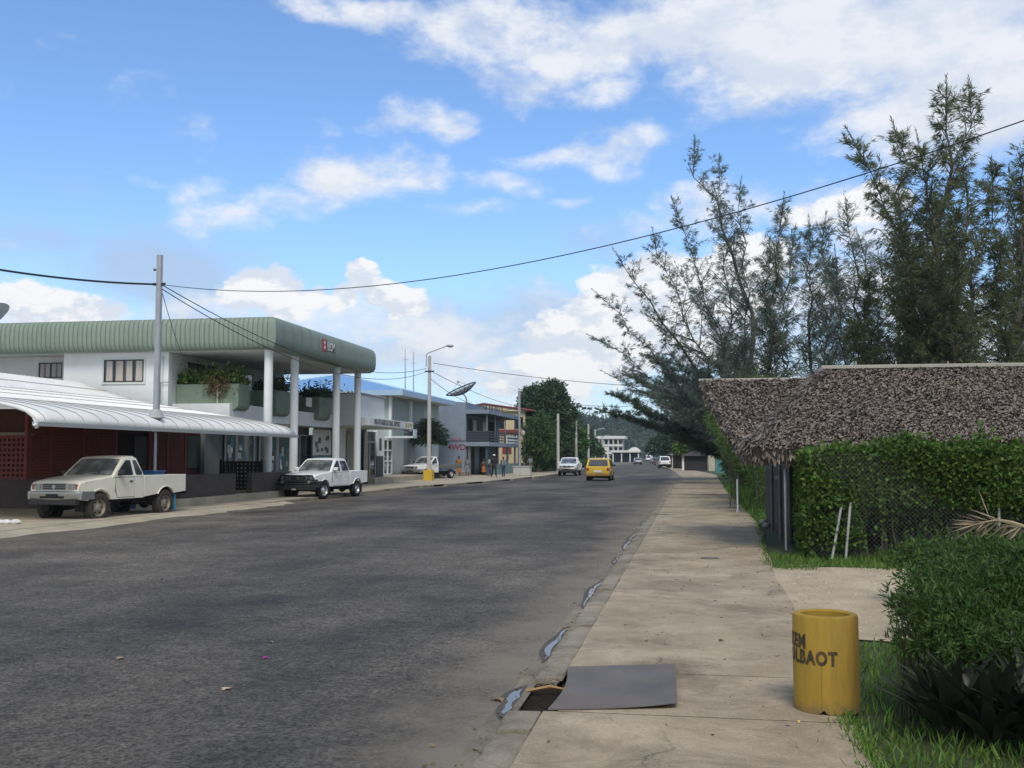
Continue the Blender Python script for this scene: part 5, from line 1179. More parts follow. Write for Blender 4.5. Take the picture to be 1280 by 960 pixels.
# ---------------------------------------------------------------- right side of the street
def foliage(name, c, island=.35, rough=.6, trans=.3, hue=.02, spec=.3): return M(name, c, rough, .15, 1.0, island=island, hue=hue, trans=trans, spec=spec)
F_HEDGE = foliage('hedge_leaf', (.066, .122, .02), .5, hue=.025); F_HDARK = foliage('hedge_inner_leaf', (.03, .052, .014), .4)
F_CAS = foliage('casuarina_needle', (.14, .18, .125), .4, trans=.5); F_CASD = foliage('casuarina_needle_olive', (.14, .162, .075), .4, trans=.5); F_CASB = foliage('casuarina_needle_blue', (.155, .20, .155), .4, trans=.5)
F_BUSH = foliage('bush_leaf', (.05, .10, .02), .5); F_LIME = foliage('bamboo_leaf', (.11, .185, .04), .5, hue=.03); F_DARK = foliage('strap_leaf', (.03, .036, .024), .4, .5, .12, spec=.5)
F_TREE = foliage('round_tree_leaf', (.05, .092, .045), .45); F_TREE2 = foliage('light_tree_leaf', (.07, .13, .045), .45); F_HILL = foliage('hill_leaf', (.05, .085, .06), .4, hue=.02)
F_PALM = foliage('palm_leaf', (.03, .05, .022), .4); F_GRASS = foliage('grass_blade', (.10, .185, .03), .45, hue=.03); F_DEAD = foliage('dead_frond_leaf', (.30, .24, .15), .3)
M_BARK = M('bark', (.085, .07, .055), .9, .3, 6, bump=.5); M_BARKD = M('casuarina_bark', (.10, .088, .072), .9, .3, 5, bump=.4); M_STEM = M('green_stem', (.06, .07, .03), .8, .2, 5)
UPV = np.array([0, 0, 1.0])

# ---- casuarinas
def casuarina(label, base, tips, branch_len, needle, n_per, mat, seed, droop=.55, low=.12, nb=46, r0=.22, wmul=1.0, group='casuarina trees', curve=1.35):
    "tips: ends of the stems that leave the trunk (world offsets from the base)"
    rs = np.random.default_rng(seed); t_ = thing('casuarina_tree', label, 'tree', base, 0, group)
    bx = np.array(base, float); wood = MB(); tw = MB(); C, D, Ln = [], [], []
    stems = []
    for i, tip in enumerate(tips):
        tip = np.array(tip, float); H = np.linalg.norm(tip); s0 = np.zeros(3)
        pts = []; m = 12; wob = rs.normal(size=3) * .03 * H
        for k in range(m + 1):
            t = k / m; fx = t ** curve
            p = np.array([tip[0] * fx, tip[1] * fx, tip[2] * t]) + wob * math.sin(math.pi * t) * np.array([1, 1, .1]) + rs.normal(size=3) * .012 * H * (0 < k < m) * np.array([1, 1, .2]); pts.append(p)
        if i: 
            k0 = 1
        rr = r0 * (.75 if i == 0 else .3); wood.tube([bx + p for p in pts], [max(.018, rr * (1 - k / m) ** .8) for k in range(m + 1)], 7); stems.append(np.array(pts))
    for si, pts in enumerate(stems):
        m = len(pts) - 1; Hs = np.linalg.norm(pts[-1])
        for b in range(int(nb * 1.7)):
            t = low + (1 - low) * (b + rs.uniform(0, 1)) / (nb * 1.7); f = t * m; i = min(int(f), m - 1); p0 = pts[i] + (pts[i + 1] - pts[i]) * (f - i)
            sd = (pts[min(i + 1, m)] - pts[i]); sd /= np.linalg.norm(sd)
            a = rs.uniform(0, 2 * math.pi); out = np.array([math.cos(a), math.sin(a), 0]); L = .78 * branch_len * (1.02 - t) ** .7 * rs.uniform(.35, 1.2) + .5 * rs.uniform(.6, 1.3)
            el0 = rs.uniform(.15, .75) + .5 * t; q = p0.copy(); d = out * math.cos(el0) + sd * math.sin(el0); d /= np.linalg.norm(d)
            ns = max(3, int(L / .33)); bp = [q.copy()]
            for k in range(ns):
                q = q + d * (L / ns); bp.append(q.copy()); d = d + rs.normal(size=3) * .09 + UPV * (.03 if k < ns * .5 else .075); d /= np.linalg.norm(d)
            tw.tube([bx + x for x in bp], [max(.008, .012 + .014 * L * (1 - k / ns)) for k in range(ns + 1)], 4, caps=False)
            for k in range(1, ns + 1):
                for j in range(3):
                    sv = rs.normal(size=3); sv[2] = abs(sv[2]) * .25 - .05; sv /= np.linalg.norm(sv); tl = rs.uniform(.2, .6) * (.6 + .4 * (L > 1.5))
                    td = d * .55 + sv; td /= np.linalg.norm(td); st = bp[k] + (bp[k - 1] - bp[k]) * rs.uniform(0, 1)
                    mm = int(n_per * 1.05); tt = rs.uniform(.1, 1, mm)[:, None]; cc = st + td * tl * tt
                    dd = td * .75 + rs.normal(size=(mm, 3)) * .30; dd[:, 2] -= droop * (1.25 if t < .9 else .2); C.append(cc); D.append(dd); Ln.append(rs.uniform(.55, 1.25, mm) * needle)
        # leading shoot
        mm = n_per * 6; tt = rs.uniform(0, 1, mm)[:, None]; dv = pts[-1] - pts[-2]; dv /= np.linalg.norm(dv); st = pts[-1] - dv * .5
        C.append(st + dv * tt * 1.3); D.append(dv * 1.3 + rs.normal(size=(mm, 3)) * .4); Ln.append(rs.uniform(.4, .8, mm) * needle)
    wood.add(tw.v, tw.f); wood.build('trunk', M_BARKD, t_, recalc=False)
    C = np.concatenate(C) + bx; D = np.concatenate(D); Ln = np.concatenate(Ln); leaf_obj('crown', C, D, Ln * .62, .024 * wmul, mat, t_, fold=.05)
    return t_, len(C)
tot = 0
def cas(label, px_base, Z, tips_px, *a, **k):
    "tips given as pixels at the tree's own distance, each with a depth offset"
    b = DZ(px_base, 560, Z); base = (b.x, b.y, 0.0); tips = []
    for (px, py, dz) in tips_px: q = DZ(px, py, Z + dz); tips.append((q.x - b.x, q.y - b.y, q.z))
    t_, n_ = casuarina(label, base, tips, *a, **k); print('cas', label[:30], n_, 'h', max(t[2] for t in tips), base); return t_
cas('tallest loose casuarina with bare spreading limbs, nearest the street', 928, 62, [(868, 186, 0), (899, 205, 3), (925, 240, -3), (845, 262, -4), (818, 300, 2)], 3.4, .5, 11, F_CASB, 3, nb=26, r0=.26, low=.25, wmul=1.15)
cas('loose casuarina whose low limbs reach out over the road toward the far cars', 922, 66, [(775, 325, -5), (752, 372, -3), (748, 425, 0), (765, 470, -6), (815, 395, -6), (850, 340, 4), (840, 440, 8)], 2.4, .5, 10, F_CASB, 5, nb=19, r0=.2, low=.36, wmul=1.15, curve=1.8)
cas('dark dense casuarina hanging low over the footpath far down the street', 918, 78, [(872, 470, 0), (790, 470, 3), (820, 450, -3), (770, 495, -2), (808, 492, -4), (760, 515, 0), (830, 480, 5), (905, 440, 4), (850, 500, -6), (880, 490, -8), (930, 430, 0)], 3.2, .7, 13, F_CAS, 7, nb=34, r0=.18, low=.3, wmul=1.9, curve=2.2)
cas('slim pointed casuarina, left one of the pair in the middle of the row', 968, 52, [(978, 262, 0), (992, 300, 3), (962, 318, -2)], 2.2, .55, 12, F_CAS, 9, nb=36, r0=.18, low=.25, wmul=.95)
cas('slim pointed casuarina, right one of the pair in the middle of the row', 1018, 50, [(1012, 290, 0), (1030, 285, 2), (1045, 330, -2)], 2.2, .55, 12, F_CAS, 12, nb=34, r0=.18, low=.25, wmul=.95)
cas('thin sparse casuarina between the slim pair and the big dark one', 1078, 47, [(1058, 262, 0), (1075, 300, 3), (1045, 360, -3), (1100, 330, 0)], 2.0, .5, 8, F_CASB, 14, nb=30, r0=.17, low=.25)
cas('big dark casuarina with a tall twin top behind the thatched roof', 1188, 40, [(1183, 122, 0), (1212, 118, 2), (1150, 190, -3), (1122, 170, 2), (1240, 215, 3), (1165, 250, 4), (1070, 182, -1), (1200, 260, -4), (1130, 300, 0)], 2.6, .5, 12, F_CASD, 16, nb=40, r0=.3, low=.12, wmul=1.15)
cas('dark casuarina at the right edge of the photo, beside the twin-topped one', 1268, 42, [(1283, 190, 0), (1262, 225, 3), (1312, 170, 0), (1245, 300, -3), (1290, 300, 3)], 2.6, .5, 11, F_CASD, 18, nb=38, r0=.28, low=.12, wmul=1.15)
cas('low dense casuarina filling the gap just left of the twin-topped one', 1110, 44, [(1085, 350, 0), (1120, 330, 2), (1064, 410, -2), (1140, 380, 2)], 2.0, .5, 10, F_CASD, 20, nb=38, r0=.2, low=.15, wmul=1.1)

# ---- thatched house
th = thing('thatched_house', 'low house with a deep grey-brown palm thatch roof and black slatted wall', 'house', (5, 24, 0))
M_TH = M('thatch_leaf', (.215, .180, .152), .95, .15, 1.2, island=.24, hue=.01, stain=(.11, .095, .085), stain_amt=.45, stain_scale=.5); M_THB = M('thatch_under', (.13, .112, .098), .95, .3, 3)
def thatch(A, Bp, C, D, rows, per_m, par, lab='roof', thick=.22):
    "A-B eave (left to right), D-C ridge; slab with a shaggy coat of leaf strips"
    A, Bp, C, D = [np.array(p, float) for p in (A, Bp, C, D)]
    nrm = np.cross(Bp - A, D - A); nrm /= np.linalg.norm(nrm)
    if nrm[2] < 0: nrm = -nrm
    s_ = MB(); s_.add([A, Bp, C, D, A - nrm * thick, Bp - nrm * thick, C - nrm * thick, D - nrm * thick], [(0, 1, 2, 3), (7, 6, 5, 4), (0, 4, 5, 1), (1, 5, 6, 2), (2, 6, 7, 3), (3, 7, 4, 0)])
    o = s_.build(lab, M_THB, par)
    Cc, Dd, Sd = [], [], []
    for i in range(rows):
        t = (i + .3) / rows; l_, r_ = A + (D - A) * t, Bp + (C - Bp) * t; w_ = np.linalg.norm(r_ - l_); n_ = int(w_ * per_m)
        u = rng.uniform(0, 1, n_)[:, None]; tt = rng.normal(0, .5 / rows, n_)[:, None]; slope = (A - D) / np.linalg.norm(A - D)
        c = l_ + (r_ - l_) * u + (D - A) * tt + nrm * rng.uniform(.0, .07, n_)[:, None]
        Cc.append(c); Dd.append(np.repeat(slope[None], n_, 0) + rng.normal(size=(n_, 3)) * .17 + nrm * rng.uniform(.02, .22, n_)[:, None]); Sd.append(np.repeat(((r_ - l_) / w_)[None], n_, 0) + rng.normal(size=(n_, 3)) * .45)
    # shaggy eave
    n_ = int(np.linalg.norm(Bp - A) * 60); u = rng.uniform(0, 1, n_)[:, None]; Cc.append(A + (Bp - A) * u - nrm * rng.uniform(-.02, thick, n_)[:, None]); Dd.append(np.tile(np.array([0, -.35, -1.0]), (n_, 1)) + rng.normal(size=(n_, 3)) * .3); Sd.append(np.tile((Bp - A) / np.linalg.norm(Bp - A), (n_, 1)) + rng.normal(size=(n_, 3)) * .3)
    # shaggy left verge
    n_ = int(np.linalg.norm(D - A) * 90); u = rng.uniform(0, 1, n_)[:, None]; Cc.append(A + (D - A) * u - nrm * rng.uniform(-.02, thick, n_)[:, None]); Dd.append(np.repeat(((A - D) / np.linalg.norm(A - D))[None], n_, 0) + np.array([-.25, 0, -.2]) + rng.normal(size=(n_, 3)) * .3); Sd.append(rng.normal(size=(n_, 3)))
    Cc, Dd, Sd = np.concatenate(Cc), unit(np.concatenate(Dd)), unit(np.concatenate(Sd)); n_ = len(Cc); Ln = rng.uniform(.06, .17, n_)
    leaf_obj('thatch', Cc, Dd, Ln, Ln * rng.uniform(.22, .5, n_), M_TH, o, fold=.12, side=unit(Sd - Dd * np.sum(Sd * Dd, 1, keepdims=True)))
    return o
def at_v(px, py, v): x, z = V(px, py, v); return (x, v, z)
VR, VE = 24.0, 19.75
# left wing: ridge with a pale flashing, swept in towards the eave
D_ = at_v(876, 477, VR); C_ = at_v(1042, 474, VR); A_ = at_v(928, 566, VE + .15); B_ = at_v(1100, 566, VE + .15)
thatch(A_, B_, (C_[0] + 2.0, C_[1], C_[2]), D_, 66, 100, th)
# main front slope lapping over it
D2 = at_v(1033, 463, VR); C2 = at_v(1400, 458, VR); A2 = at_v(941, 561, VE); B2 = at_v(1420, 548, VE)
thatch(A2, B2, C2, D2, 72, 96, th, 'main_roof')
m_flash = M('ridge_flashing', (.36, .34, .29), .6, .2, 1.5, stain=(.25, .23, .18), stain_amt=.5)
MB().box(D_[0] - .05, C_[0] + .02, VR - .13, VR + .12, D_[2] + .0, D_[2] + .055).build('ridge_flashing', m_flash, th, bevel=.01)
MB().box(D2[0] - .12, 18, VR - .16, VR + .15, D2[2] + .02, D2[2] + .10).build('ridge_flashing', m_flash, th, bevel=.01)
for px in (1070, 1120, 1185, 1240): q = at_v(px, 456, VR); MB().tube([(q[0], VR, q[2] - .02), (q[0], VR, q[2] + .08)], .014, 5).build('flashing_pin', m_flash, th)
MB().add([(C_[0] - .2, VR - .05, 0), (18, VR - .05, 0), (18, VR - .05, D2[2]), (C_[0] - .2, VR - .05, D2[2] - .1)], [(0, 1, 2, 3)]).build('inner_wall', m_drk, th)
# seam of tied fronds between the two slopes
n_ = 1500; t = rng.uniform(0, 1, n_)[:, None]; sA, sB = np.array(A2) + np.array([0, 0, .05]), np.array(D2) + np.array([0, 0, -.05]); c = sA + (sB - sA) * t + rng.normal(size=(n_, 3)) * np.array([.07, .05, .05]) + np.array([-.03, -.06, .06])
leaf_obj('seam_thatch', c, np.repeat((sA - sB)[None] / np.linalg.norm(sA - sB), n_, 0) + rng.normal(size=(n_, 3)) * .18, .4, .03, M('seam_leaf', (.15, .13, .115), .95, .2, 2, island=.35), th)
# black slatted wall along the path
sw = MB(); v = 20.75; xw2 = 1.86
while v < 27.4: sw.box(xw2 - .02, xw2 + .02, v, v + .085, .06, 1.95); v += .105
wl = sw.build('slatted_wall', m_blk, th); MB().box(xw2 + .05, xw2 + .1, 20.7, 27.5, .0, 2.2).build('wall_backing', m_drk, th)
for z in (.35, 1.5): MB().box(xw2 + .022, xw2 + .05, 20.75, 27.4, z, z + .08).build('wall_rail', m_blk, th)
for v in (22.6, 24.9): MB().tube([(xw2 - .05, v, 0), (xw2 - .05, v, 1.9)], .03, 8).build('wall_post', M('weathered_post', (.13, .125, .12), .8, .3, 4), th)
MB().box(xw2 - .05, xw2 - .03, 22.8, 23.8, 1.25, 1.32).build('wall_handle', M('weathered_post', (.13, .125, .12), .8, .3, 4), th)
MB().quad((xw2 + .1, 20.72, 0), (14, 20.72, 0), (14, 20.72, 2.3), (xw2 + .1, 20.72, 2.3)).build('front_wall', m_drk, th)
for (v, s_) in ((27.2, .09), (25.9, .10)):
    o = MB(); o.ell((xw2 - .12, v, .08), s_, s_ * 1.2, s_ * .8, 9, 6); o = o.build('loose_rock', M('rock_grey', (.2, .19, .17), .9, .3, 6), smooth=50); tag(o, 'small pale rock at the foot of the black slatted wall, ' + ('farther one' if v > 26 else 'nearer one'), 'rock')

# ---- hedge on a chain-link fence
cf = thing('chain_link_fence', 'chain-link fence with thin steel posts grown through by the green hedge', 'fence', (2, 18.6, 0))
VF = 18.55
lk_ = MB(); sp = .075; H = 1.75; X0, X1 = 1.95, 11.5
def dia(sign):
    x = X0 - H
    while x < X1 + H:
        a, b = (x, 0.05), (x + H, H + .05)
        xa, za, xb2, zb2 = a[0], a[1], b[0], b[1]
        if xa < X0: za += X0 - xa; xa = X0
        if xb2 > X1: zb2 -= xb2 - X1; xb2 = X1
        if xb2 > xa:
            if sign < 0: za, zb2 = H + .1 - za, H + .1 - zb2
            lk_.quad((xa - .003, VF, za), (xa + .003, VF + .002 * sign, za), (xb2 + .003, VF + .002 * sign, zb2), (xb2 - .003, VF, zb2))
        x += sp
dia(1); dia(-1); lk_.build('mesh', M('chain_wire', (.16, .165, .16), .5, .2, 3, metal=.4), cf)
q0 = G(983, 688); MB().tube([(q0.x, q0.y, 0), (q0.x, q0.y, 1.9)], .025, 8).build('fence_post', m_gal, cf)
for (pb, pt) in (((1040, 699), (1052, 630)), ((1057, 699), (1063, 628)), ((1249, 652), (1247, 585))):
    a = at_v(pb[0], pb[1], VF - .05); b = at_v(pt[0], pt[1], VF - .05); MB().tube([(a[0], a[1], min(a[2], .0) if pb[0] < 1200 else .0), (b[0], b[1], b[2])], .022, 8).build('fence_post', M('grey_post', (.33, .33, .31), .7, .2, 5), cf)
hd = thing('hedge', 'tall clipped hedge of heart-shaped green leaves along the chain-link fence', 'hedge', (2, 18.9, 0))
def hedge_top(x): return 1.86 + .18 * min(1, max(0, (x - 2.5) / 5)) + .06 * np.sin(x * 2.1) + .05 * np.sin(x * 5.3 + 1)
n_ = 42000; x = rng.uniform(1.95, 12.5, n_); zt = np.array([hedge_top(a) for a in x]); u = rng.beta(1.6, 1.1, n_); z = .12 + (zt - .12) * u
lowm = (z < .75) & (x > 2.9) & (rng.uniform(0, 1, n_) < .86); keep = ~lowm; x, z, zt = x[keep], z[keep], zt[keep]; n_ = len(x)
y = VF + .05 + .12 * np.sin(x * 1.7 + z * 2) + rng.exponential(.14, n_) - .12 * (z > .9); c = np.stack([x, y, z], 1)
d = rng.normal(size=(n_, 3)) * .7 + np.array([0, -.5, -.35]); leaf_obj('leaves', c, d, rng.uniform(.05, .098, n_), rng.uniform(.04, .072, n_), F_HEDGE, hd, fold=.12)
n_ = 5000; x = rng.uniform(1.95, 12.5, n_); c = np.stack([x, rng.uniform(VF, 20.2, n_), np.array([hedge_top(a) for a in x]) + rng.normal(0, .05, n_)], 1); tw_c = []
for k in range(22):
    xx = rnd.uniform(2.5, 11.5); zt_ = hedge_top(xx); m_ = rnd.randint(5, 12); h_ = rnd.uniform(.12, .4)
    for j in range(m_): tw_c.append((xx + rnd.uniform(-.06, .06), VF + .1 + rnd.uniform(-.05, .05), zt_ + h_ * j / m_))
c = np.concatenate([c, np.array(tw_c)]); n_ = len(c); leaf_obj('top_leaves', c, rng.normal(size=(n_, 3)) * .8 + np.array([0, 0, .5]), .11, .075, F_HEDGE, hd, fold=.1)
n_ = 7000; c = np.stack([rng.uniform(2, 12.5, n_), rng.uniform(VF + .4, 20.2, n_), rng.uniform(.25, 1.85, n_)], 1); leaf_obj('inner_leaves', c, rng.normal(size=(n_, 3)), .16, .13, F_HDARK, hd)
n_ = 3200; x = 1.9 + rng.exponential(.10, n_); z = rng.uniform(.05, 1.85, n_); c = np.stack([x, rng.uniform(VF - .05, 20.3, n_), z], 1); leaf_obj('end_leaves', c, rng.normal(size=(n_, 3)) * .7 + np.array([-.5, -.2, -.3]), .10, .07, F_HEDGE, hd, fold=.1)
st = MB()
for k in range(150):
    xx = rnd.uniform(2.1, 12.4); yy = VF + rnd.uniform(.2, .9); pts = [(xx, yy, 0)]
    for j in range(4): xx += rnd.uniform(-.12, .12); yy += rnd.uniform(-.06, .06); pts.append((xx, yy, (j + 1) * .45))
    st.tube(pts, [.016, .013, .01, .008, .005], 4, caps=False)
st.build('stems', M_BARKD, hd)
# ---- yellow litter barrel
br = thing('litter_barrel', 'yellow concrete pipe litter barrel with black stencilled writing on the footpath edge', 'litter bin', (0, 0, 0))
q = G(1034, 886); bxy = (q.x, q.y + .02, 0.0); BR, BH = .222, .655
m_yel = M('barrel_yellow', (.31, .195, .022), .8, .2, 5, stain=(.12, .078, .02), stain_amt=.8, stain_scale=2.0, bump=.10, bscale=55, streak=True)
nt_ = m_yel.node_tree; pb_ = nt_.nodes['Principled BSDF']; src = pb_.inputs['Base Color'].links[0].from_socket; tc_ = T(nt_, 'ShaderNodeTexCoord'); sx_ = T(nt_, 'ShaderNodeSeparateXYZ'); nt_.links.new(tc_.outputs['Object'], sx_.inputs[0])
nz_ = T(nt_, 'ShaderNodeTexNoise', Scale=9, Detail=7, Roughness=.7); nt_.links.new(tc_.outputs['Object'], nz_.inputs['Vector']); ad_ = T(nt_, 'ShaderNodeMath', operation='MULTIPLY_ADD'); nt_.links.new(nz_.outputs['Fac'], ad_.inputs[0]); ad_.inputs[1].default_value = .34; nt_.links.new(sx_.outputs[2], ad_.inputs[2])
mr_ = T(nt_, 'ShaderNodeMapRange'); nt_.links.new(ad_.outputs[0], mr_.inputs[0]); mr_.inputs['From Min'].default_value = .26; mr_.inputs['From Max'].default_value = .16; mr_.inputs['To Max'].default_value = .7
mx_ = T(nt_, 'ShaderNodeMixRGB'); nt_.links.new(mr_.outputs[0], mx_.inputs[0]); nt_.links.new(src, mx_.inputs[1]); mx_.inputs[2].default_value = (.13, .10, .06, 1); nt_.links.new(mx_.outputs[0], pb_.inputs['Base Color'])      # splashed mud round the foot
bm_ = MB(); nseg = 64; prof = [(BR, .0), (BR, BH - .02), (BR - .008, BH - .004), (BR - .018, BH), (BR - .045, BH), (BR - .055, BH - .01), (BR - .058, .05), (.001, .05)]
bm_.lathe(prof, nseg, c=bxy)
for k in range(nseg):                                     # chipped foot
    a = 2 * math.pi * k / nseg; x_, y_, z_ = bm_.v[k]; ch = max(0, .03 * math.exp(-((math.degrees(a) - 258) / 5) ** 2)) + .012 * math.exp(-((math.degrees(a) - 300) / 7) ** 2) + rnd.uniform(0, .004); bm_.v[k] = (x_, y_, ch)
bo = bm_.build('pipe', m_yel, br, smooth=40)
MB().lathe([(BR - .0585, .051), (BR - .0585, BH - .05)], 48, c=bxy).build('pipe_inside', M('inside_concrete', (.17, .15, .10), .9, .25, 4, stain=(.05, .045, .035), stain_amt=.7), bo, smooth=40)
MB().lathe([(BR - .059, .062), (.001, .075)], 24, c=bxy).build('rubbish', M('bin_dark', (.03, .03, .028), .9, .4, 20), bo)
cam_a = math.atan2(-bxy[1], -bxy[0])                         # direction from the barrel to the camera
def wrap(zc, phi0):
    def f(x, y, z):
        a = cam_a + phi0 + x / BR; r_ = BR + .0015 + z; return Vector((bxy[0] + r_ * math.cos(a), bxy[1] + r_ * math.sin(a), zc + y))
    return f
m_sten = M('stencil_black', (.035, .026, .016), .85, .3, 30, stain=(.2, .13, .03), stain_amt=.55, stain_scale=14)
text_obj('stencil_writing', 'SAKEM', .125, m_sten, None, bo, .0008, sx=.70, space=1.14, bend=wrap(.475, R(-36)), align='RIGHT', bold=.05)
text_obj('stencil_writing', 'OLBAOT', .125, m_sten, None, bo, .0008, sx=.74, space=1.16, bend=wrap(.372, R(19)), align='RIGHT', bold=.05)
sm = MB()
for k in range(12):
    z0 = .03 + k * .027; a = cam_a - R(8); aa = a + .006 * math.sin(k); r_ = BR + .0012
    sm.quad((bxy[0] + r_ * math.cos(aa - .006), bxy[1] + r_ * math.sin(aa - .006), z0), (bxy[0] + r_ * math.cos(aa + .006), bxy[1] + r_ * math.sin(aa + .006), z0), (bxy[0] + r_ * math.cos(a + .006), bxy[1] + r_ * math.sin(a + .006), z0 + .027), (bxy[0] + r_ * math.cos(a - .006), bxy[1] + r_ * math.sin(a - .006), z0 + .027))
sm.build('pipe_crack', M('crack_brown', (.16, .10, .02), .9), bo)

# ---- steel plate over the drain, loose stones
cn = [(-1.0, 7.24), (-.12, 7.44), (-.16, 8.90), (-1.04, 8.70)]
pm = MB(); nx_ = 10; ny_ = 10
for lay, dz in ((0, .012), (1, .004)):
    for j in range(ny_ + 1):
        for i in range(nx_ + 1):
            s_, t = i / nx_, j / ny_; x_ = (cn[0][0] * (1 - s_) + cn[1][0] * s_) * (1 - t) + (cn[3][0] * (1 - s_) + cn[2][0] * s_) * t; y_ = (cn[0][1] * (1 - s_) + cn[1][1] * s_) * (1 - t) + (cn[3][1] * (1 - s_) + cn[2][1] * s_) * t
            x_ += .05 * math.sin(math.pi * t) * (1 - s_); pm.v.append((x_, y_, dz + .035 * s_ ** 3 * (1 - t) + .012 * t * s_))
w_ = nx_ + 1; nn = w_ * (ny_ + 1)
for j in range(ny_):
    for i in range(nx_): a = j * w_ + i; pm.f += [(a, a + 1, a + w_ + 1, a + w_), (nn + a, nn + a + w_, nn + a + w_ + 1, nn + a + 1)]
for i in range(nx_): pm.f += [(i, nn + i, nn + i + 1, i + 1), (ny_ * w_ + i, ny_ * w_ + i + 1, nn + ny_ * w_ + i + 1, nn + ny_ * w_ + i)]
for j in range(ny_): pm.f += [(j * w_, (j + 1) * w_, nn + (j + 1) * w_, nn + j * w_), (j * w_ + nx_, nn + j * w_ + nx_, nn + (j + 1) * w_ + nx_, (j + 1) * w_ + nx_)]
dpl = pm.build('drain_plate', M('steel_plate', (.115, .108, .098), .7, .25, 2.2, metal=.05, stain=(.17, .125, .085), stain_amt=.5, stain_scale=1.8, bump=.08, bscale=50), smooth=35); tag(dpl, 'dark grey bent steel plate lying over the kerbside drain', 'drain cover')
stn = 0
for (x_, y_, s_) in ((-1.17, 8.42, .05), (-1.09, 8.30, .035), (-1.2, 8.26, .03), (-1.08, 8.45, .04)):
    b_ = MB().ell((x_, y_, -.035), s_, s_ * .8, s_ * .7, 8, 6)
    for i, p_ in enumerate(b_.v): b_.v[i] = (p_[0] + rnd.uniform(-.012, .012), p_[1] + rnd.uniform(-.012, .012), p_[2] + rnd.uniform(-.01, .01))
    o = b_.build('loose_stone', M('rock_dirty', (.17, .15, .12), .9, .4, 9), smooth=25); tag(o, 'broken kerb stone lying in the open drain by the steel plate', 'stone', 'broken stones in the drain'); stn += 1
stick = MB().tube([(-1.28, 8.02, -.05), (-1.1, 8.08, -.02), (-.98, 8.05, -.03)], [.012, .016, .008], 5).build('brown_leaf_strip', M('dry_strip', (.28, .17, .07), .8)); tag(stick, 'dry orange-brown leaf strip across the mouth of the drain', 'leaf')
# small round valve cover in the path
q = G(887, 698); o = MB().lathe([(.16, .003), (.16, .010), (.13, .012), (.12, .007), (.001, .007)], 28, c=(q.x, q.y, 0)).build('valve_cover', M('cast_cover', (.12, .11, .09), .8, .2, 8), smooth=30); tag(o, 'small round cover set in the footpath near the slatted wall', 'cover')
# leaves and petals on the road and path
def litter(px, py, z, lab, colr, s_, nm='fallen_leaf', cat_='leaf'):
    q = G(px, py, z); m_ = MB(); a = rnd.uniform(0, 3.1)
    for k in range(3): 
        aa = a + k * .35; m_.add([(q.x, q.y, z + .006), (q.x + s_ * .5 * math.cos(aa + .4), q.y + s_ * .5 * math.sin(aa + .4), z + .022), (q.x + s_ * math.cos(aa), q.y + s_ * math.sin(aa), z + .012), (q.x + s_ * .5 * math.cos(aa - .4), q.y + s_ * .5 * math.sin(aa - .4), z + .016)], [(0, 1, 2, 3)])
    o = m_.build(nm, M('leaf_' + str(colr), colr, .7, .2, 20)); tag(o, lab, cat_)
litter(328, 824, ZR, 'small purple flower lying on the asphalt', (.30, .03, .25), .06, 'fallen_flower', 'flower'); litter(278, 864, ZR, 'pale dry leaf strip on the asphalt, nearest the bottom', (.45, .36, .24), .09)
litter(342, 804, ZR, 'tiny pale twig on the asphalt above the purple flower', (.32, .30, .26), .07, 'twig', 'twig'); litter(146, 825, ZR, 'pale leaf on the asphalt at the left', (.3, .25, .16), .08)
litter(898, 802, 0, 'small dark leaf on the footpath left of the yellow barrel', (.10, .06, .03), .06); litter(998, 905, 0, 'yellow petal on the footpath in front of the barrel', (.6, .42, .06), .03, 'petal', 'petal'); litter(628, 878, ZR, 'brown twig at the edge of the gutter', (.22, .15, .08), .13, 'twig', 'twig')

# ---- crumbs of leaf and grit in the gutter, on the path and on the road
n1, n2, n3, n4 = 420, 260, 160, 220
cc = np.concatenate([np.stack([-1.29 - rng.exponential(.10, n1), rng.uniform(4, 34, n1), np.full(n1, ZR + .012)], 1), np.stack([rng.uniform(-1, 1.2, n2), rng.uniform(4, 30, n2), np.full(n2, .004)], 1),
    np.stack([rng.uniform(-13, -1.5, n3), rng.uniform(5, 30, n3), np.full(n3, ZR + .004)], 1), np.stack([np.array([interp(RP, v_) for v_ in np.linspace(4, 40, n4)]) - rng.exponential(.09, n4), np.linspace(4, 40, n4), np.full(n4, .004)], 1)])
dd = np.concatenate([rng.normal(size=(len(cc), 2)), rng.uniform(0, .25, (len(cc), 1))], 1); ll = rng.uniform(.012, .05, len(cc))
kind(leaf_obj('leaf_litter', cc, dd, ll, ll * .4, M('litter_brown', (.16, .115, .06), .9, .2, 5, island=.6), fold=.1), 'stuff', 'small dry leaf crumbs and grit along the kerb and footpath')
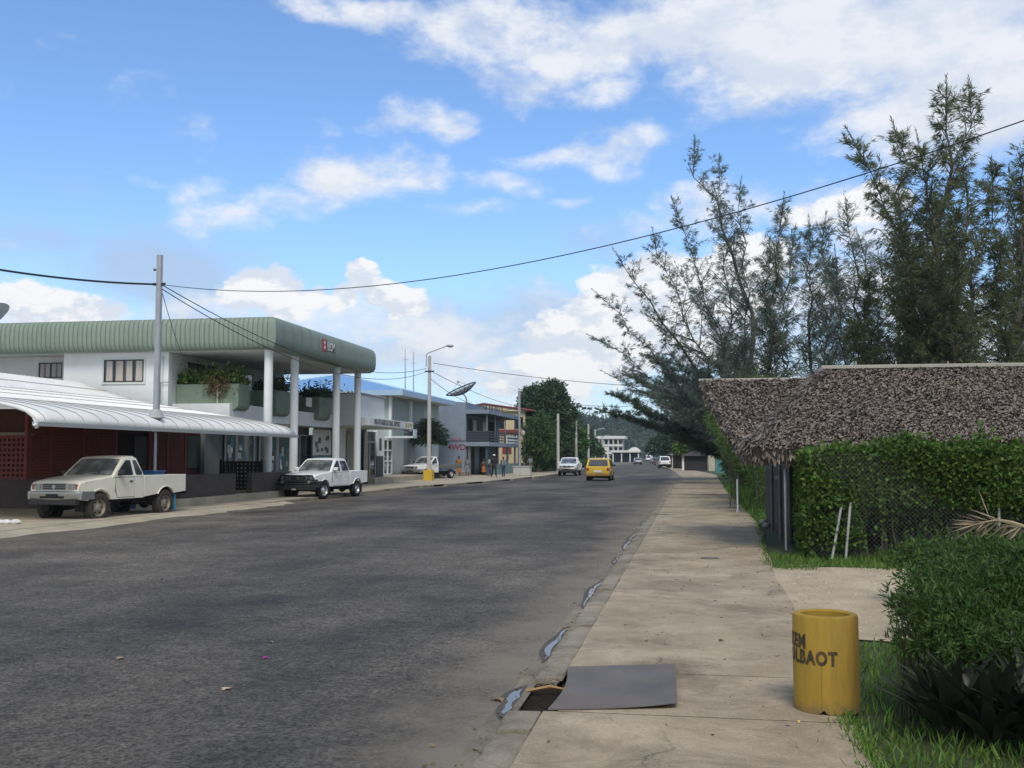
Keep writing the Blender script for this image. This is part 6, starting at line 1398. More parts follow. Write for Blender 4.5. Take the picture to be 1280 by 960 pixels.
# ---- grass
def grass(pts, h0, h1, wd, name='grass', mat=None, bend=.5):
    n_ = len(pts); d = np.stack([rng.normal(0, bend, n_), rng.normal(0, bend, n_), np.ones(n_)], 1); L_ = rng.uniform(h0, h1, n_); return leaf_obj(name, pts, d, L_, wd, mat or F_GRASS, fold=.1)
def region(n, x0, x1, y0, y1, f):
    p = np.stack([rng.uniform(x0, x1, n), rng.uniform(y0, y1, n), np.full(n, -.03)], 1); return p[np.array([f(a, b) for a, b, _ in p])]
parts = [region(16000, 1.0, 5, 3.5, 11.2, lambda x, y: x > interp(RP, y) + .03 * math.sin(y * 9) and not ((x - bxy[0]) ** 2 + (y - bxy[1]) ** 2 < .06) and y < 10.7 + .4 * math.sin(x * 3)),
         region(16000, 1.15, 12, 16.6, 19.2, lambda x, y: x > interp(RP, y) + .05 and y > 17.1 + .25 * math.sin(x * 1.3) + .03 * x + (.0 if x > 1.9 else -.6)),
         region(9000, 1.5, 4.2, 27.6, 46, lambda x, y: x > interp(RP, y) + .1 * math.sin(y * 2)), region(5000, 1.7, 7, 46, 100, lambda x, y: x > interp(RP, y))]
gp = np.concatenate(parts); go = grass(gp, .05, .16, .012); kind(go, 'stuff', 'short green grass beside the footpath')
edge = np.concatenate([np.stack([np.array([interp(RP, v_) for v_ in vv_]) - rng.exponential(.035, 2600), vv_, np.full(2600, -.01)], 1) for vv_ in (rng.uniform(3.5, 10.6, 2600), rng.uniform(17.2, 60, 2600))]); kind(grass(edge, .03, .10, .010, 'edge_grass'), 'stuff', 'grass creeping over the edge of the footpath')
far = region(4000, 1.6, 4, 27.6, 60, lambda x, y: x > interp(RP, y) - .05); kind(grass(far, .12, .4, .03, 'tall_grass'), 'stuff', 'taller grass beyond the thatched house')

# ---- loose gravel on the drive and crumbs along the path edge
n_ = 2600; gx = rng.uniform(1.05, 9, n_); gy = rng.uniform(10.6, 17.6, n_); ok = (gx > 1.3) | (rng.uniform(0, 1, n_) < .6); gx, gy = gx[ok], gy[ok]; n_ = len(gx)
gs = rng.uniform(.006, .02, n_); ov = np.array([(1, 0, 0), (0, 1, 0), (-1, 0, 0), (0, -1, 0), (0, 0, .8)]); Vg = np.stack([gx, gy, np.full(n_, -.012)], 1)[:, None] + ov[None] * gs[:, None, None]; Fg = (np.array([(0, 1, 4), (1, 2, 4), (2, 3, 4), (3, 0, 4)])[None] + 5 * np.arange(n_)[:, None, None]).reshape(-1, 3)
kind(link('gravel', np_mesh('gravel', Vg.reshape(-1, 3), Fg), M('pebble', (.36, .30, .21), .9, .2, 3, island=.4)), 'stuff', 'loose pale gravel on the drive')
# ---- bush with narrow leaves and the dark strap-leaved plant in front of it
def leaflet_bush(name, label, blobs, n, mat, size, star=6, base=(0, 0, 0), grp=None, cat_='bush', wd=.2, up=.35, stems=70, name2='leaves'):
    t_ = thing(name, label, cat_, base, 0, grp); C, D = [], []
    tot_ = sum(b[3] * b[4] * b[5] for b in blobs)
    for (x, y, z, rx, ry, rz) in blobs:
        k = int(n * rx * ry * rz / tot_); p = rng.normal(size=(k, 3)); p /= np.linalg.norm(p, axis=1, keepdims=True); rr = rng.uniform(.3, 1.0, k)[:, None] ** .7 * rng.normal(1, .2, k)[:, None]; p = p * rr
        c = np.array([x, y, z]) + p * np.array([rx, ry, rz]); c = c[c[:, 2] > .03]; C.append(c); D.append(np.repeat((c - np.array([x, y, z])) / np.array([rx, ry, rz]), 1, axis=0))
    C = np.concatenate(C); D = np.concatenate(D); k = len(C); C = np.repeat(C, star, 0); D = np.repeat(D, star, 0) * .5 + rng.normal(size=(k * star, 3)) * .75 + np.array([0, 0, up]); L_ = rng.uniform(.6, 1.2, k * star) * size
    leaf_obj(name2, C + rng.normal(size=C.shape) * size * .12, D, L_, L_ * wd, mat, t_, fold=.08)
    s_ = MB()
    for j in range(stems):
        b = rnd.choice(blobs); a = rnd.uniform(0, 6.28); e = (b[0] + b[3] * .6 * math.cos(a), b[1] + b[4] * .6 * math.sin(a), b[2] + b[5] * rnd.uniform(-.1, .75)); bb_ = (b[0] + rnd.uniform(-.2, .2) * b[3], b[1] + rnd.uniform(-.2, .2) * b[4], 0); mid = ((e[0] + bb_[0]) / 2 + rnd.uniform(-.06, .06), (e[1] + bb_[1]) / 2 + rnd.uniform(-.06, .06), e[2] * .6)
        s_.tube([bb_, mid, e], [.007, .005, .003], 4, caps=False)
    s_.build('stems', M_STEM, t_); return t_
def loc_px(px, py, Z): q = DZ(px, py, Z); return q.x, q.y, q.z
bl = []
for (px, py, Z, rx, rz) in ((1190, 765, 7.2, .34, .20), (1148, 760, 7.0, .20, .16), (1250, 765, 7.4, .40, .28), (1225, 732, 8.0, .40, .15), (1290, 740, 7.6, .5, .26), (1170, 728, 8.0, .24, .13), (1200, 800, 6.8, .36, .16), (1275, 800, 6.8, .45, .22), (1138, 800, 6.9, .14, .10), (1124, 742, 7.0, .10, .06), (1262, 700, 8.2, .3, .14), (1214, 712, 8.4, .2, .1), (1305, 702, 8.0, .3, .16), (1178, 742, 7.6, .14, .1), (1132, 760, 7.0, .12, .06)):
    x_, y_, z_ = loc_px(px, py, Z); bl.append((x_, y_, max(z_, .12), rx, rx * 1.1, rz))
leaflet_bush('leafy_shrub', 'dense dark green shrub with narrow star-shaped leaf tufts at the right edge', bl, 5200, F_BUSH, .062, 7, base=(bl[0][0], bl[0][1], 0), cat_='shrub', wd=.2)
bl = []
for (px, py, Z, rx, rz) in ((1160, 695, 12.5, .55, .18), (1205, 698, 12, .6, .2), (1260, 700, 11.5, .8, .24), (1310, 700, 11, .8, .3), (1180, 718, 10, .4, .15), (1235, 708, 10.2, .55, .2), (1290, 715, 9.8, .6, .25)):
    x_, y_, z_ = loc_px(px, py, Z); bl.append((x_, y_, max(z_, .12), rx, rx * 1.2, rz))
leaflet_bush('leafy_shrub', 'low green weeds and shrub behind the star-leaved shrub, before the hedge', bl, 4600, F_BUSH, .08, 6, base=(bl[0][0], bl[0][1], 0), cat_='shrub', wd=.28)
def strap_plant(label, x_, y_, n, L0, L1, wd, mat, lean=.9):
    t_ = thing('strap_leaf_plant', label, 'plant', (x_, y_, 0), 0, None); Vv, F = [], []
    for k in range(n):
        a = rng.uniform(0, 2 * math.pi); L_ = rng.uniform(L0, L1); w_ = wd * rng.uniform(.7, 1.2); out = np.array([math.cos(a), math.sin(a), 0]); sd = np.array([-math.sin(a), math.cos(a), 0]); tilt = rng.uniform(.1, lean); p = np.array([x_, y_, 0.0]) + out * rng.uniform(0, .12) + np.array([0, 0, rng.uniform(0, .12)]); d = out * math.sin(tilt) + UPV * math.cos(tilt); o = len(Vv); m_ = 6
        for j in range(m_ + 1):
            t = j / m_; ww = w_ * (.55 + .9 * t - 1.42 * t ** 3.2) * .5 + .001; up_ = np.cross(d, sd); Vv += [p - sd * ww + up_ * ww * .35 * -1, p + up_ * 0, p + sd * ww - up_ * ww * .35]; p = p + d * L_ / m_; d = d + out * .11 - UPV * .09 * t; d /= np.linalg.norm(d)
        for j in range(m_):
            for c_ in (0, 1): F.append((o + 3 * j + c_, o + 3 * j + c_ + 1, o + 3 * j + 3 + c_ + 1, o + 3 * j + 3 + c_))
    me = np_mesh('leaves', Vv, F); me.polygons.foreach_set('use_smooth', [True] * len(F)); link('leaves', me, mat, t_); return t_
for i, (px, py, n, L0, L1, lb) in enumerate(((1190, 920, 40, .35, .62, 'dark purple-green strap-leaved plant at the bottom right, leftmost of the clump, its leaves leaning over the grass'), (1240, 930, 38, .4, .66, 'dark strap-leaved plant at the bottom right edge, middle one of the clump'), (1300, 935, 38, .4, .7, 'dark strap-leaved plant cut off by the right edge of the photo'), (1262, 900, 34, .4, .68, 'dark strap-leaved plant at the back of the clump, under the shrub'))):
    q = G(px, py); strap_plant(' '.join(lb.split()[:16]), q.x, q.y, int(n * 1.5), L0 * .95, L1 * .95, .095, F_DARK, .95)
# dead palm frond
df = thing('dead_palm_frond', 'dry straw-coloured palm frond lying on top of the shrub by the hedge', 'palm frond', (0, 0, 0)); a = np.array(loc_px(1300, 668, 10.6)); b = np.array(loc_px(1212, 658, 11.0)); C, D = [], []
pts = [a + (b - a) * t + np.array([0, 0, .10 * math.sin(math.pi * t)]) for t in np.linspace(0, 1, 9)]; MB().tube(pts, [.02 - .002 * k for k in range(9)], 5).build('rib', M('dry_rib', (.36, .28, .16), .8), df)
for k in range(72):
    t = rng.uniform(0, 1); p = a + (b - a) * t + np.array([0, 0, .10 * math.sin(math.pi * t)]); C.append(p); D.append((b - a) / np.linalg.norm(b - a) * .8 + np.array([rng.normal(0, .3), rng.normal(0, .5), -.35 + rng.normal(0, .3)]))
leaf_obj('leaflets', np.array(C), np.array(D), rng.uniform(.2, .4, 72), .016, F_DEAD, df)

# ---- growth and small buildings beyond the house
bl = [(2.5, 31, .8, .45, 1.6, .8), (2.6, 29.2, 1.3, .6, 1.0, .9), (2.7, 35, 1.3, .75, 2.2, 1.2), (2.3, 33, 2.5, .9, 2, 1.0), (2.3, 38, 2.9, 1.2, 2.6, 1.4), (3.0, 42, 1.5, .8, 2.5, 1.4), (2.6, 44, 3.4, 1.5, 3, 1.5), (2.0, 34, 3.4, .8, 1.6, .8), (2.6, 31, 3.0, .8, 1.4, .7), (1.35, 36, 3.4, .7, 1.3, .7), (1.7, 39, 2.3, .7, 1.6, .8), (1.5, 43, 3.4, .9, 2, 1.0), (2.8, 40, 1.2, .7, 2, 1.2)]
leaflet_bush('bamboo_clump', 'bright green feathery bamboo-like bush just beyond the thatched house', bl, 13000, F_LIME, .24, 4, base=(3, 33, 0), wd=.11, up=-.25, cat_='bush', stems=70)
bl = [(3.2, 52, 1.2, 1.0, 3, 1.2), (3.6, 60, 1.6, 1.2, 4, 1.6), (3.6, 72, 1.8, 1.2, 4, 1.8), (3.4, 84, 1.5, 1.1, 4, 1.5), (3.6, 95, 1.4, 1.0, 3, 1.4)]
leaflet_bush('roadside_bush', 'dark green roadside growth under the low casuarina, before the teal gate', bl, 3000, F_BUSH, .35, 4, base=(3.2, 60, 0), wd=.3, cat_='bush')
q = G(922, 640); o = thing('marker_post', 'thin white post standing in the grass beyond the slatted wall', 'post', (q.x, q.y, 0)); MB().lathe([(.024, -.03), (.022, 1.0), (.015, 1.02), (.001, 1.02)], 12, c=(q.x, q.y, 0)).build('shaft', m_wht, o); MB().lathe([(.05, -.02), (.05, .03), (.036, .05)], 12, c=(q.x, q.y, 0)).build('foot', m_conc, o)
for k, px in enumerate((946, 952)):
    q = G(px, 636 if k else 633); o = MB().tube([(q.x, q.y, 0), (q.x + .02, q.y, 1.4)], .03, 7).build('garden_stake', M('weathered_post', (.13, .125, .12), .8)); tag(o, 'thin grey stake in the bush beside the slatted wall, ' + ('right one' if k else 'left one'), 'stake')
Yh = 128.0
def vx(px): return V(px, 575, Yh)[0]
ht = thing('thatched_hut', 'small black-walled hut with a dark thatched roof at the far bend of the footpath', 'hut', (vx(868), Yh, 0))
xa, xb2 = vx(854), vx(885)
MB().box(xa + .1, xb2 - .1, Yh, Yh + 3, 0, 1.95).build('wall', m_blk, ht); sl = MB()
x = xa + .12
while x < xb2 - .2: sl.box(x, x + .14, Yh - .04, Yh - .003, .05, 1.9); x += .22
sl.build('wall_slats', M('hut_slat', (.03, .03, .03), .8), ht)
MB().add([(xa - .4, Yh - .6, 1.75), (xb2 + .5, Yh - .6, 1.75), (xb2 + .5, Yh + 3.6, 1.75), (xa - .4, Yh + 3.6, 1.75), ((xa + xb2) / 2 + .3, Yh + 1.0, 2.75), ((xa + xb2) / 2 + .9, Yh + 2, 2.75)], [(0, 1, 5, 4), (1, 2, 5), (2, 3, 4, 5), (3, 0, 4), (3, 2, 1, 0)]).build('roof', M('dark_thatch', (.045, .04, .038), .95, .4, 4, bump=.6), ht)
MB().box(xa - .15, xa + .1, Yh - .1, Yh + .1, 0, 1.8).build('corner_post', m_wht, ht)
gp_ = thing('gate_pillar', 'square concrete pillar with a flat cap between the thatched hut and the teal gate', 'pillar', (vx(889), Yh - 4, 0)); MB().box(V(885.5, 570, Yh - 4)[0], V(893.5, 570, Yh - 4)[0], Yh - 4.4, Yh - 3.6, 0, 2.2).build('shaft', M('pillar_beige', (.40, .36, .28), .85, .15, 1.5), gp_); MB().box(V(885, 570, Yh - 4)[0], V(897, 570, Yh - 4)[0], Yh - 4.6, Yh - 3.4, 2.2, 2.38).build('cap', m_trim, gp_)
tg_ = thing('teal_gate', 'teal painted board gate standing beside the concrete pillar', 'gate', (vx(899), 108, 0)); xa, xb2 = V(894.5, 570, 108)[0], V(907, 570, 108)[0]; gm_ = MB(); x = xa
while x < xb2 - .1: gm_.box(x, x + .17, 107.97, 108.03, .05, 1.85 + .1 * rnd.random()); x += .2
gm_.build('boards', M('teal_paint', (.05, .21, .21), .6, .2, 1.5), tg_)
for z in (.4, 1.4): MB().box(xa, xb2, 108.035, 108.08, z, z + .12).build('rail', M('teal_paint', (.05, .21, .21), .6, .2, 1.5), tg_)
for i, (px, w_, lb) in enumerate(((848, 1.7, 'small open roadside stall with a pale sheet roof, nearest the thatched hut'), (840.5, 1.5, 'small open roadside stall with a rusty roof, behind the white wagon'))):
    Y_ = 150 + i * 14; x_ = V(px, 575, Y_)[0]; s_ = thing('roadside_stall', lb, 'stall', (x_, Y_, 0))
    for dx in (-w_ / 2, w_ / 2):
        for dy in (0, 2): MB().box(x_ + dx - .08, x_ + dx + .08, Y_ + dy - .08, Y_ + dy + .08, 0, 1.9).build('post', m_conc if i == 0 else M_BARK, s_)
    MB().add([(x_ - w_ / 2 - .3, Y_ - .5, 1.95), (x_ + w_ / 2 + .3, Y_ - .5, 2.3), (x_ + w_ / 2 + .3, Y_ + 2.4, 2.3), (x_ - w_ / 2 - .3, Y_ + 2.4, 1.95), (x_ - w_ / 2 - .3, Y_ - .5, 1.9), (x_ + w_ / 2 + .3, Y_ - .5, 2.25), (x_ + w_ / 2 + .3, Y_ + 2.4, 2.25), (x_ - w_ / 2 - .3, Y_ + 2.4, 1.9)], [(0, 1, 2, 3), (7, 6, 5, 4), (0, 4, 5, 1), (1, 5, 6, 2), (2, 6, 7, 3), (3, 7, 4, 0)]).build('roof', m_fw if i == 0 else M('rust_sheet', (.16, .09, .05), .8, .3), s_)
    MB().box(x_ - w_ / 2, x_ + w_ / 2, Y_ + 1.4, Y_ + 1.5, 0, 1.9).build('back_wall', M('stall_brown', (.07, .05, .035), .9), s_); MB().box(x_ - w_ / 2 + .1, x_ + w_ / 2 - .1, Y_ + .1, Y_ + .7, .7, .78).build('counter', M_BARK, s_)

# ---- trees on the left of the street
def blob_tree(name, label, x, y, trunk_h, lobes, n, mat, leaf, grp=None, r0=.3, flat=.5, hang=0.0):
    t_ = thing(name, label, 'tree', (x, y, 0), 0, grp); wd = MB(); wd.tube([(x, y, -.1), (x + .1, y, trunk_h * .5), (x, y, trunk_h)], [r0 * 1.2, r0 * .9, r0 * .75], 9)
    for (lx, ly, lz, rx, ry, rz) in lobes: wd.tube([(x, y, trunk_h * .8), (x + lx * .5, y + ly * .5, (trunk_h + lz) / 2), (x + lx, y + ly, lz)], [r0 * .55, r0 * .35, r0 * .1], 6)
    wd.build('trunk', M_BARK, t_, smooth=60); C, Dd = [], []; tot_ = sum(a[3] * a[4] for a in lobes)
    for (lx, ly, lz, rx, ry, rz) in lobes:
        k = int(n * rx * ry / tot_); m_ = max(8, k // 26); cl = rng.normal(size=(m_, 3)); cl /= np.linalg.norm(cl, axis=1, keepdims=True); cl = cl * rng.uniform(.72, 1.05, m_)[:, None]
        idx = rng.integers(0, m_, k); p = cl[idx] + rng.normal(size=(k, 3)) * .13; C.append(np.array([x + lx, y + ly, lz]) + p * np.array([rx, ry, rz])); Dd.append(p * .6 + rng.normal(size=(k, 3)) * .6 + np.array([0, 0, -hang]))
    C = np.concatenate(C); Dd = np.concatenate(Dd); L_ = rng.uniform(.6, 1.3, len(C)) * leaf; leaf_obj('crown', C, Dd, L_, L_ * flat, mat, t_, fold=.1); return t_
def lob(xc, zc, Z, lst):
    b = DZ(xc, 575, Z); s_ = Z / FPX; out = []
    for (px, py, rx, rz) in lst: out.append(((px - xc) * s_, rnd.uniform(-.6, .6), CAM_H + (570 - py) * s_, rx * s_, rx * s_, rz * s_))
    return b.x, b.y, out
x, y, lb = lob(684, 0, 116, [(682, 510, 30, 30), (662, 520, 20, 26), (700, 522, 22, 26), (690, 492, 20, 14), (668, 498, 18, 14), (695, 550, 24, 28), (660, 545, 12, 26), (705, 540, 12, 24), (678, 530, 30, 30)])
blob_tree('round_tree', 'big dome-shaped dark green tree rising above the street behind the white pickup', x, y, 3.2, lb, 17000, F_TREE, .36, r0=.4)
x, y, lb = lob(672, 0, 109, [(672, 545, 16, 24), (684, 548, 14, 22), (662, 556, 10, 18), (676, 530, 12, 14), (688, 562, 10, 14), (666, 572, 10, 12), (680, 574, 12, 10)])
blob_tree('weeping_tree', 'lighter green drooping tree in front of the big dome-shaped one', x, y, 1.8, lb, 8000, F_TREE2, .42, r0=.2, flat=.25, hang=.7)
spec = [(712, 135, [(712, 548, 18, 22), (704, 560, 12, 14), (722, 556, 12, 16), (712, 535, 10, 10)], 'bushy green tree between the white pickup and the pale poles', F_TREE2), (728, 160, [(728, 550, 16, 17), (736, 560, 12, 12), (720, 545, 12, 12)], 'dark green tree behind the pale pole, left of the far white building', F_TREE),
        (742, 195, [(742, 562, 10, 9), (735, 560, 8, 9), (748, 566, 7, 6)], 'small tree touching the left side of the far white building', F_TREE2), (700, 150, [(700, 536, 14, 26), (690, 545, 12, 24), (712, 530, 12, 14)], 'dark tree tucked behind the dome-shaped one on its right', F_TREE), (655, 140, [(655, 540, 14, 28), (648, 555, 12, 20)], 'dark tree tucked behind the dome-shaped one on its left', F_TREE),
        (830, 190, [(826, 556, 12, 12), (838, 552, 12, 12), (815, 560, 8, 8), (848, 556, 10, 10)], 'dark tree standing over the parked cars at the right far kerb', F_TREE), (868, 142, [(862, 556, 10, 8), (872, 552, 12, 9), (850, 560, 8, 6)], 'yellow-green tree rising behind the small thatched hut', F_LIME)]
for xc, Z, l_, lab, mt_ in spec: x, y, lb = lob(xc, 0, Z, l_); blob_tree('roadside_tree', lab, x, y, 2.2, lb, 4500, mt_, .5, r0=.2)
for i, (pa, pb, Z, h, lab) in enumerate(((664, 700, 112, 1.3, 'low clipped hedge at the foot of the drooping tree'), (700, 738, 138, 1.6, 'low hedge along the left footpath beyond the white pickup'))):
    a = DZ(pa, 585, Z); b = DZ(pb, 585, Z + 12); n_ = 3500; t = rng.uniform(0, 1, n_)[:, None]; c = np.array([[a.x, a.y, 0]]) * (1 - t) + np.array([[b.x, b.y, 0]]) * t + np.stack([rng.uniform(-.7, .7, n_), rng.uniform(-.8, .8, n_), rng.uniform(.05, 1, n_) ** .6 * h], 1)
    o = thing('roadside_hedge', lab, 'hedge', (a.x, a.y, 0)); leaf_obj('leaves', c, rng.normal(size=(n_, 3)), .34, .2, F_TREE2 if i else F_TREE, o); MB().tube([(a.x, a.y, 0), (a.x, a.y, h * .8)], .05, 6).tube([(b.x, b.y, 0), (b.x, b.y, h * .8)], .05, 6).tube([(a.x, a.y, .12), (b.x, b.y, .12)], .04, 6).build('stems', M_BARK, o)
def palm_fronds(x, y, z, n, L, mat, par, droop, nl=26, lw=.05, ll=.5, up0=.9, name='fronds'):
    C, D, S = [], [], []; rb_ = MB()
    for k in range(n):
        a = 2 * math.pi * k / n + rng.uniform(-.3, .3); el = rng.uniform(-.2, up0); d = np.array([math.cos(a) * math.cos(el), math.sin(a) * math.cos(el), math.sin(el)]); p = np.array([x, y, z]); pts = [p]
        for j in range(7):
            p = p + d * L / 7; d = d - UPV * droop * (j + 1) / 7; d /= np.linalg.norm(d); pts.append(p)
        rb_.tube(pts, [.02 * L / 1.5 * (1 - .1 * j) for j in range(8)], 4, caps=False); pts = np.array(pts)
        for j in range(nl):
            t = (j + .5) / nl * 6.99; i = int(t); q = pts[i] + (pts[i + 1] - pts[i]) * (t - i); ax = pts[i + 1] - pts[i]; ax /= np.linalg.norm(ax); sd = np.cross(ax, UPV); sd /= max(np.linalg.norm(sd), 1e-3)
            for s_ in (1, -1): C.append(q); D.append(sd * s_ * .8 + ax * .55 - UPV * .3 + rng.normal(size=3) * .1); S.append(ax)
    rb_.build('frond_ribs', M_STEM, par); leaf_obj(name, np.array(C), np.array(D), ll * rng.uniform(.6, 1.1, len(C)), lw, mat, par)
q = DZ(536, 590, 80); o = thing('fan_palm', 'dark spiky palm bush behind the lamp post and the flatbed truck', 'palm', (q.x - .2, q.y, ZL)); MB().tube([(q.x, q.y, 0), (q.x + .05, q.y, 3.0)], [.22, .16], 9).build('trunk', M_BARK, o)
palm_fronds(q.x, q.y, 3.15, 70, 1.5, F_PALM, o, .09, 22, .06, .55, 1.4); palm_fronds(q.x, q.y + .1, 3.0, 36, 1.3, F_PALM, o, .14, 18, .06, .5, .3)
# planter plants on the balcony
rr = random.Random(5)
BP = {0: ('row of leafy green balcony plants in the nearest planter', F_LIME), 1: ('dark leafy plants in the second balcony planter', F_TREE), 2: ('dark leafy plants in the third balcony planter', F_TREE), 3: ('dark leafy plants in the last balcony planter', F_TREE)}
for i, (x0, x1, y0, y1, z1) in enumerate(pl_spots):
    lb_, mt_ = BP[i]; o = thing('balcony_plants', lb_, 'plants', ((x0 + x1) / 2, (y0 + y1) / 2, z1)); n_ = 1500 if i == 0 else 700; c = np.stack([rng.uniform(x0, x1, n_), rng.uniform(y0, y1, n_), z1 + rng.gamma(2.2, .11, n_) * (.8 if i else 1)], 1); leaf_obj('leaves', c, rng.normal(size=(n_, 3)) * .7 + np.array([0, 0, .5]), .22, .09, mt_, o)
    s_ = MB()
    for k in range(14): xx, yy = rr.uniform(x0 + .1, x1 - .1), rr.uniform(y0 + .1, y1 - .1); s_.tube([(xx, yy, z1), (xx + rr.uniform(-.1, .1), yy, z1 + .4)], .012, 4)
    s_.build('stems', M_STEM, o)
for j, (px, lab) in enumerate(((352, 'spiky dark pot plant standing over the second planter'), (404, 'spiky dark pot plant standing over the third planter'))):
    yy, zz = Up(px, 490, -19.8); o = thing('spiky_plant', lab, 'plant', (-19.8, yy, 4.85)); palm_fronds(-19.8, yy, 5.0, 12, 1.0, F_PALM, o, .18, 12, .07, .4, 1.3); MB().tube([(-19.8, yy, 4.8), (-19.8, yy, 5.02)], .05, 6).build('stem', M_BARK, o)
yy = 41.9; xx, zz = V(272, 482, 41.9); o = thing('hanging_plant', 'dry brownish plant spilling over the nearest balcony planter', 'plant', (xx, yy, zz)); n_ = 420; c = np.array([xx, yy, zz]) + rng.normal(size=(n_, 3)) * np.array([.30, .10, .24]); leaf_obj('leaves', c, rng.normal(size=(n_, 3)) + np.array([0, 0, -.4]), .22, .05, foliage('dry_leaf', (.17, .13, .06), .5, hue=.03), o); xs_, zs_ = V(272, 512, 41.9); MB().tube([(xs_, yy, 3.3), (xx, yy, zz)], .03, 6).build('stem', M('pale_stem', (.5, .5, .46), .8), o)

# ---- wooded hill at the end of the street
hm = MB(); XS = np.linspace(-420, 420, 71); YS = np.linspace(430, 900, 22)
def hill_h(x, y):
    a = math.atan2(x, y); t = min(1, max(0, (y - 430) / 190)); s_ = t * t * (3 - 2 * t); pxx = 640 + FPX * math.tan(a + YAW)
    prof_ = np.interp(pxx, [-300, 300, 560, 650, 700, 760, 820, 900, 1000, 1200, 1700], [8, 12, 17, 22, 23, 20, 20.5, 22, 22, 18, 10]); return s_ * prof_ * 1.0 + .8 * math.sin(x * .05) * s_
for yv in YS:
    for xv in XS: hm.v.append((xv, yv, hill_h(xv, yv) - .3))
n = len(XS); hm.f = [(j * n + i, j * n + i + 1, (j + 1) * n + i + 1, (j + 1) * n + i) for j in range(len(YS) - 1) for i in range(n - 1)]; kind(hm.build('hill', M('hill_green', (.03, .05, .03), .95, .3, .05), smooth=60))
n_ = 2600; hx = rng.uniform(-330, 330, n_); hy = rng.uniform(432, 700, n_); hz = np.array([hill_h(a, b) for a, b in zip(hx, hy)]); hs = rng.uniform(2.0, 4.2, n_); per = 34
p = rng.normal(size=(n_, per, 3)); p /= np.linalg.norm(p, axis=2, keepdims=True); p *= rng.uniform(.7, 1.05, (n_, per, 1)); c = (np.stack([hx, hy, hz + hs * .75], 1)[:, None] + p * hs[:, None, None] * np.array([1, 1, .9])).reshape(-1, 3)
fo = leaf_obj('forest', c, p.reshape(-1, 3) * .5 + rng.normal(size=(n_ * per, 3)) * .6, 1.6, 1.1, F_HILL, fold=.1); kind(fo, 'stuff', 'dense forest covering the far hill')
proto = None
for i, px in enumerate((724, 730, 737, 745, 752, 757, 766, 775, 785, 796)):
    az_ = math.atan((px - 640) / FPX) - YAW; Y_ = 610; X_ = Y_ * math.tan(az_); z0 = hill_h(X_, Y_); hh = rnd.uniform(4.5, 8.5)
    if proto is None:
        proto = thing('ridge_palm', 'tall palm standing out on the far hill ridge', 'palm', (0, 0, 0), 0, 'palms along the far ridge'); MB().tube([(0, 0, -3), (.2, 0, 3), (.1, 0, 7)], [.3, .22, .18], 6).build('trunk', M_BARK, proto, world=False)
        C, D = [], []
        for k in range(220): a = rng.uniform(0, 6.28); C.append((.1, 0, 7)); D.append((math.cos(a), math.sin(a), rng.uniform(-.7, .7)))
        leaf_obj('fronds', np.array(C), np.array(D, float), rng.uniform(1.0, 2.2, 220), .32, F_HILL, proto, fold=.12); o = proto
    else: o = copy_tree(proto)
    o.location = (X_, Y_, z0 + hh - 5.5); o.rotation_euler.z = rnd.uniform(0, 6)
# ---------------------------------------------------------------- people on the left footpath
m_skin = M('dark_skin', (.07, .038, .024), .6, .1, 6); m_hair = M('black_hair', (.012, .010, .009), .85, .2, 20)
def skin_mesh(V_, E_, Rd, root_i, sub=1):
    me = bpy.data.meshes.new('tmp'); me.from_pydata(V_, E_, []); o = bpy.data.objects.new('tmp', me); col.objects.link(o)
    mo = o.modifiers.new('skin', 'SKIN'); mo.use_smooth_shade = True
    for i, r_ in enumerate(Rd): 
        rr_ = r_ if isinstance(r_, tuple) else (r_, r_); me.skin_vertices[0].data[i].radius = rr_
    me.skin_vertices[0].data[root_i].use_root = True
    s_ = o.modifiers.new('sub', 'SUBSURF'); s_.levels = sub; s_.render_levels = sub
    dg = bpy.context.evaluated_depsgraph_get(); out = bpy.data.meshes.new_from_object(o.evaluated_get(dg)); bpy.data.objects.remove(o); bpy.data.meshes.remove(me); return out
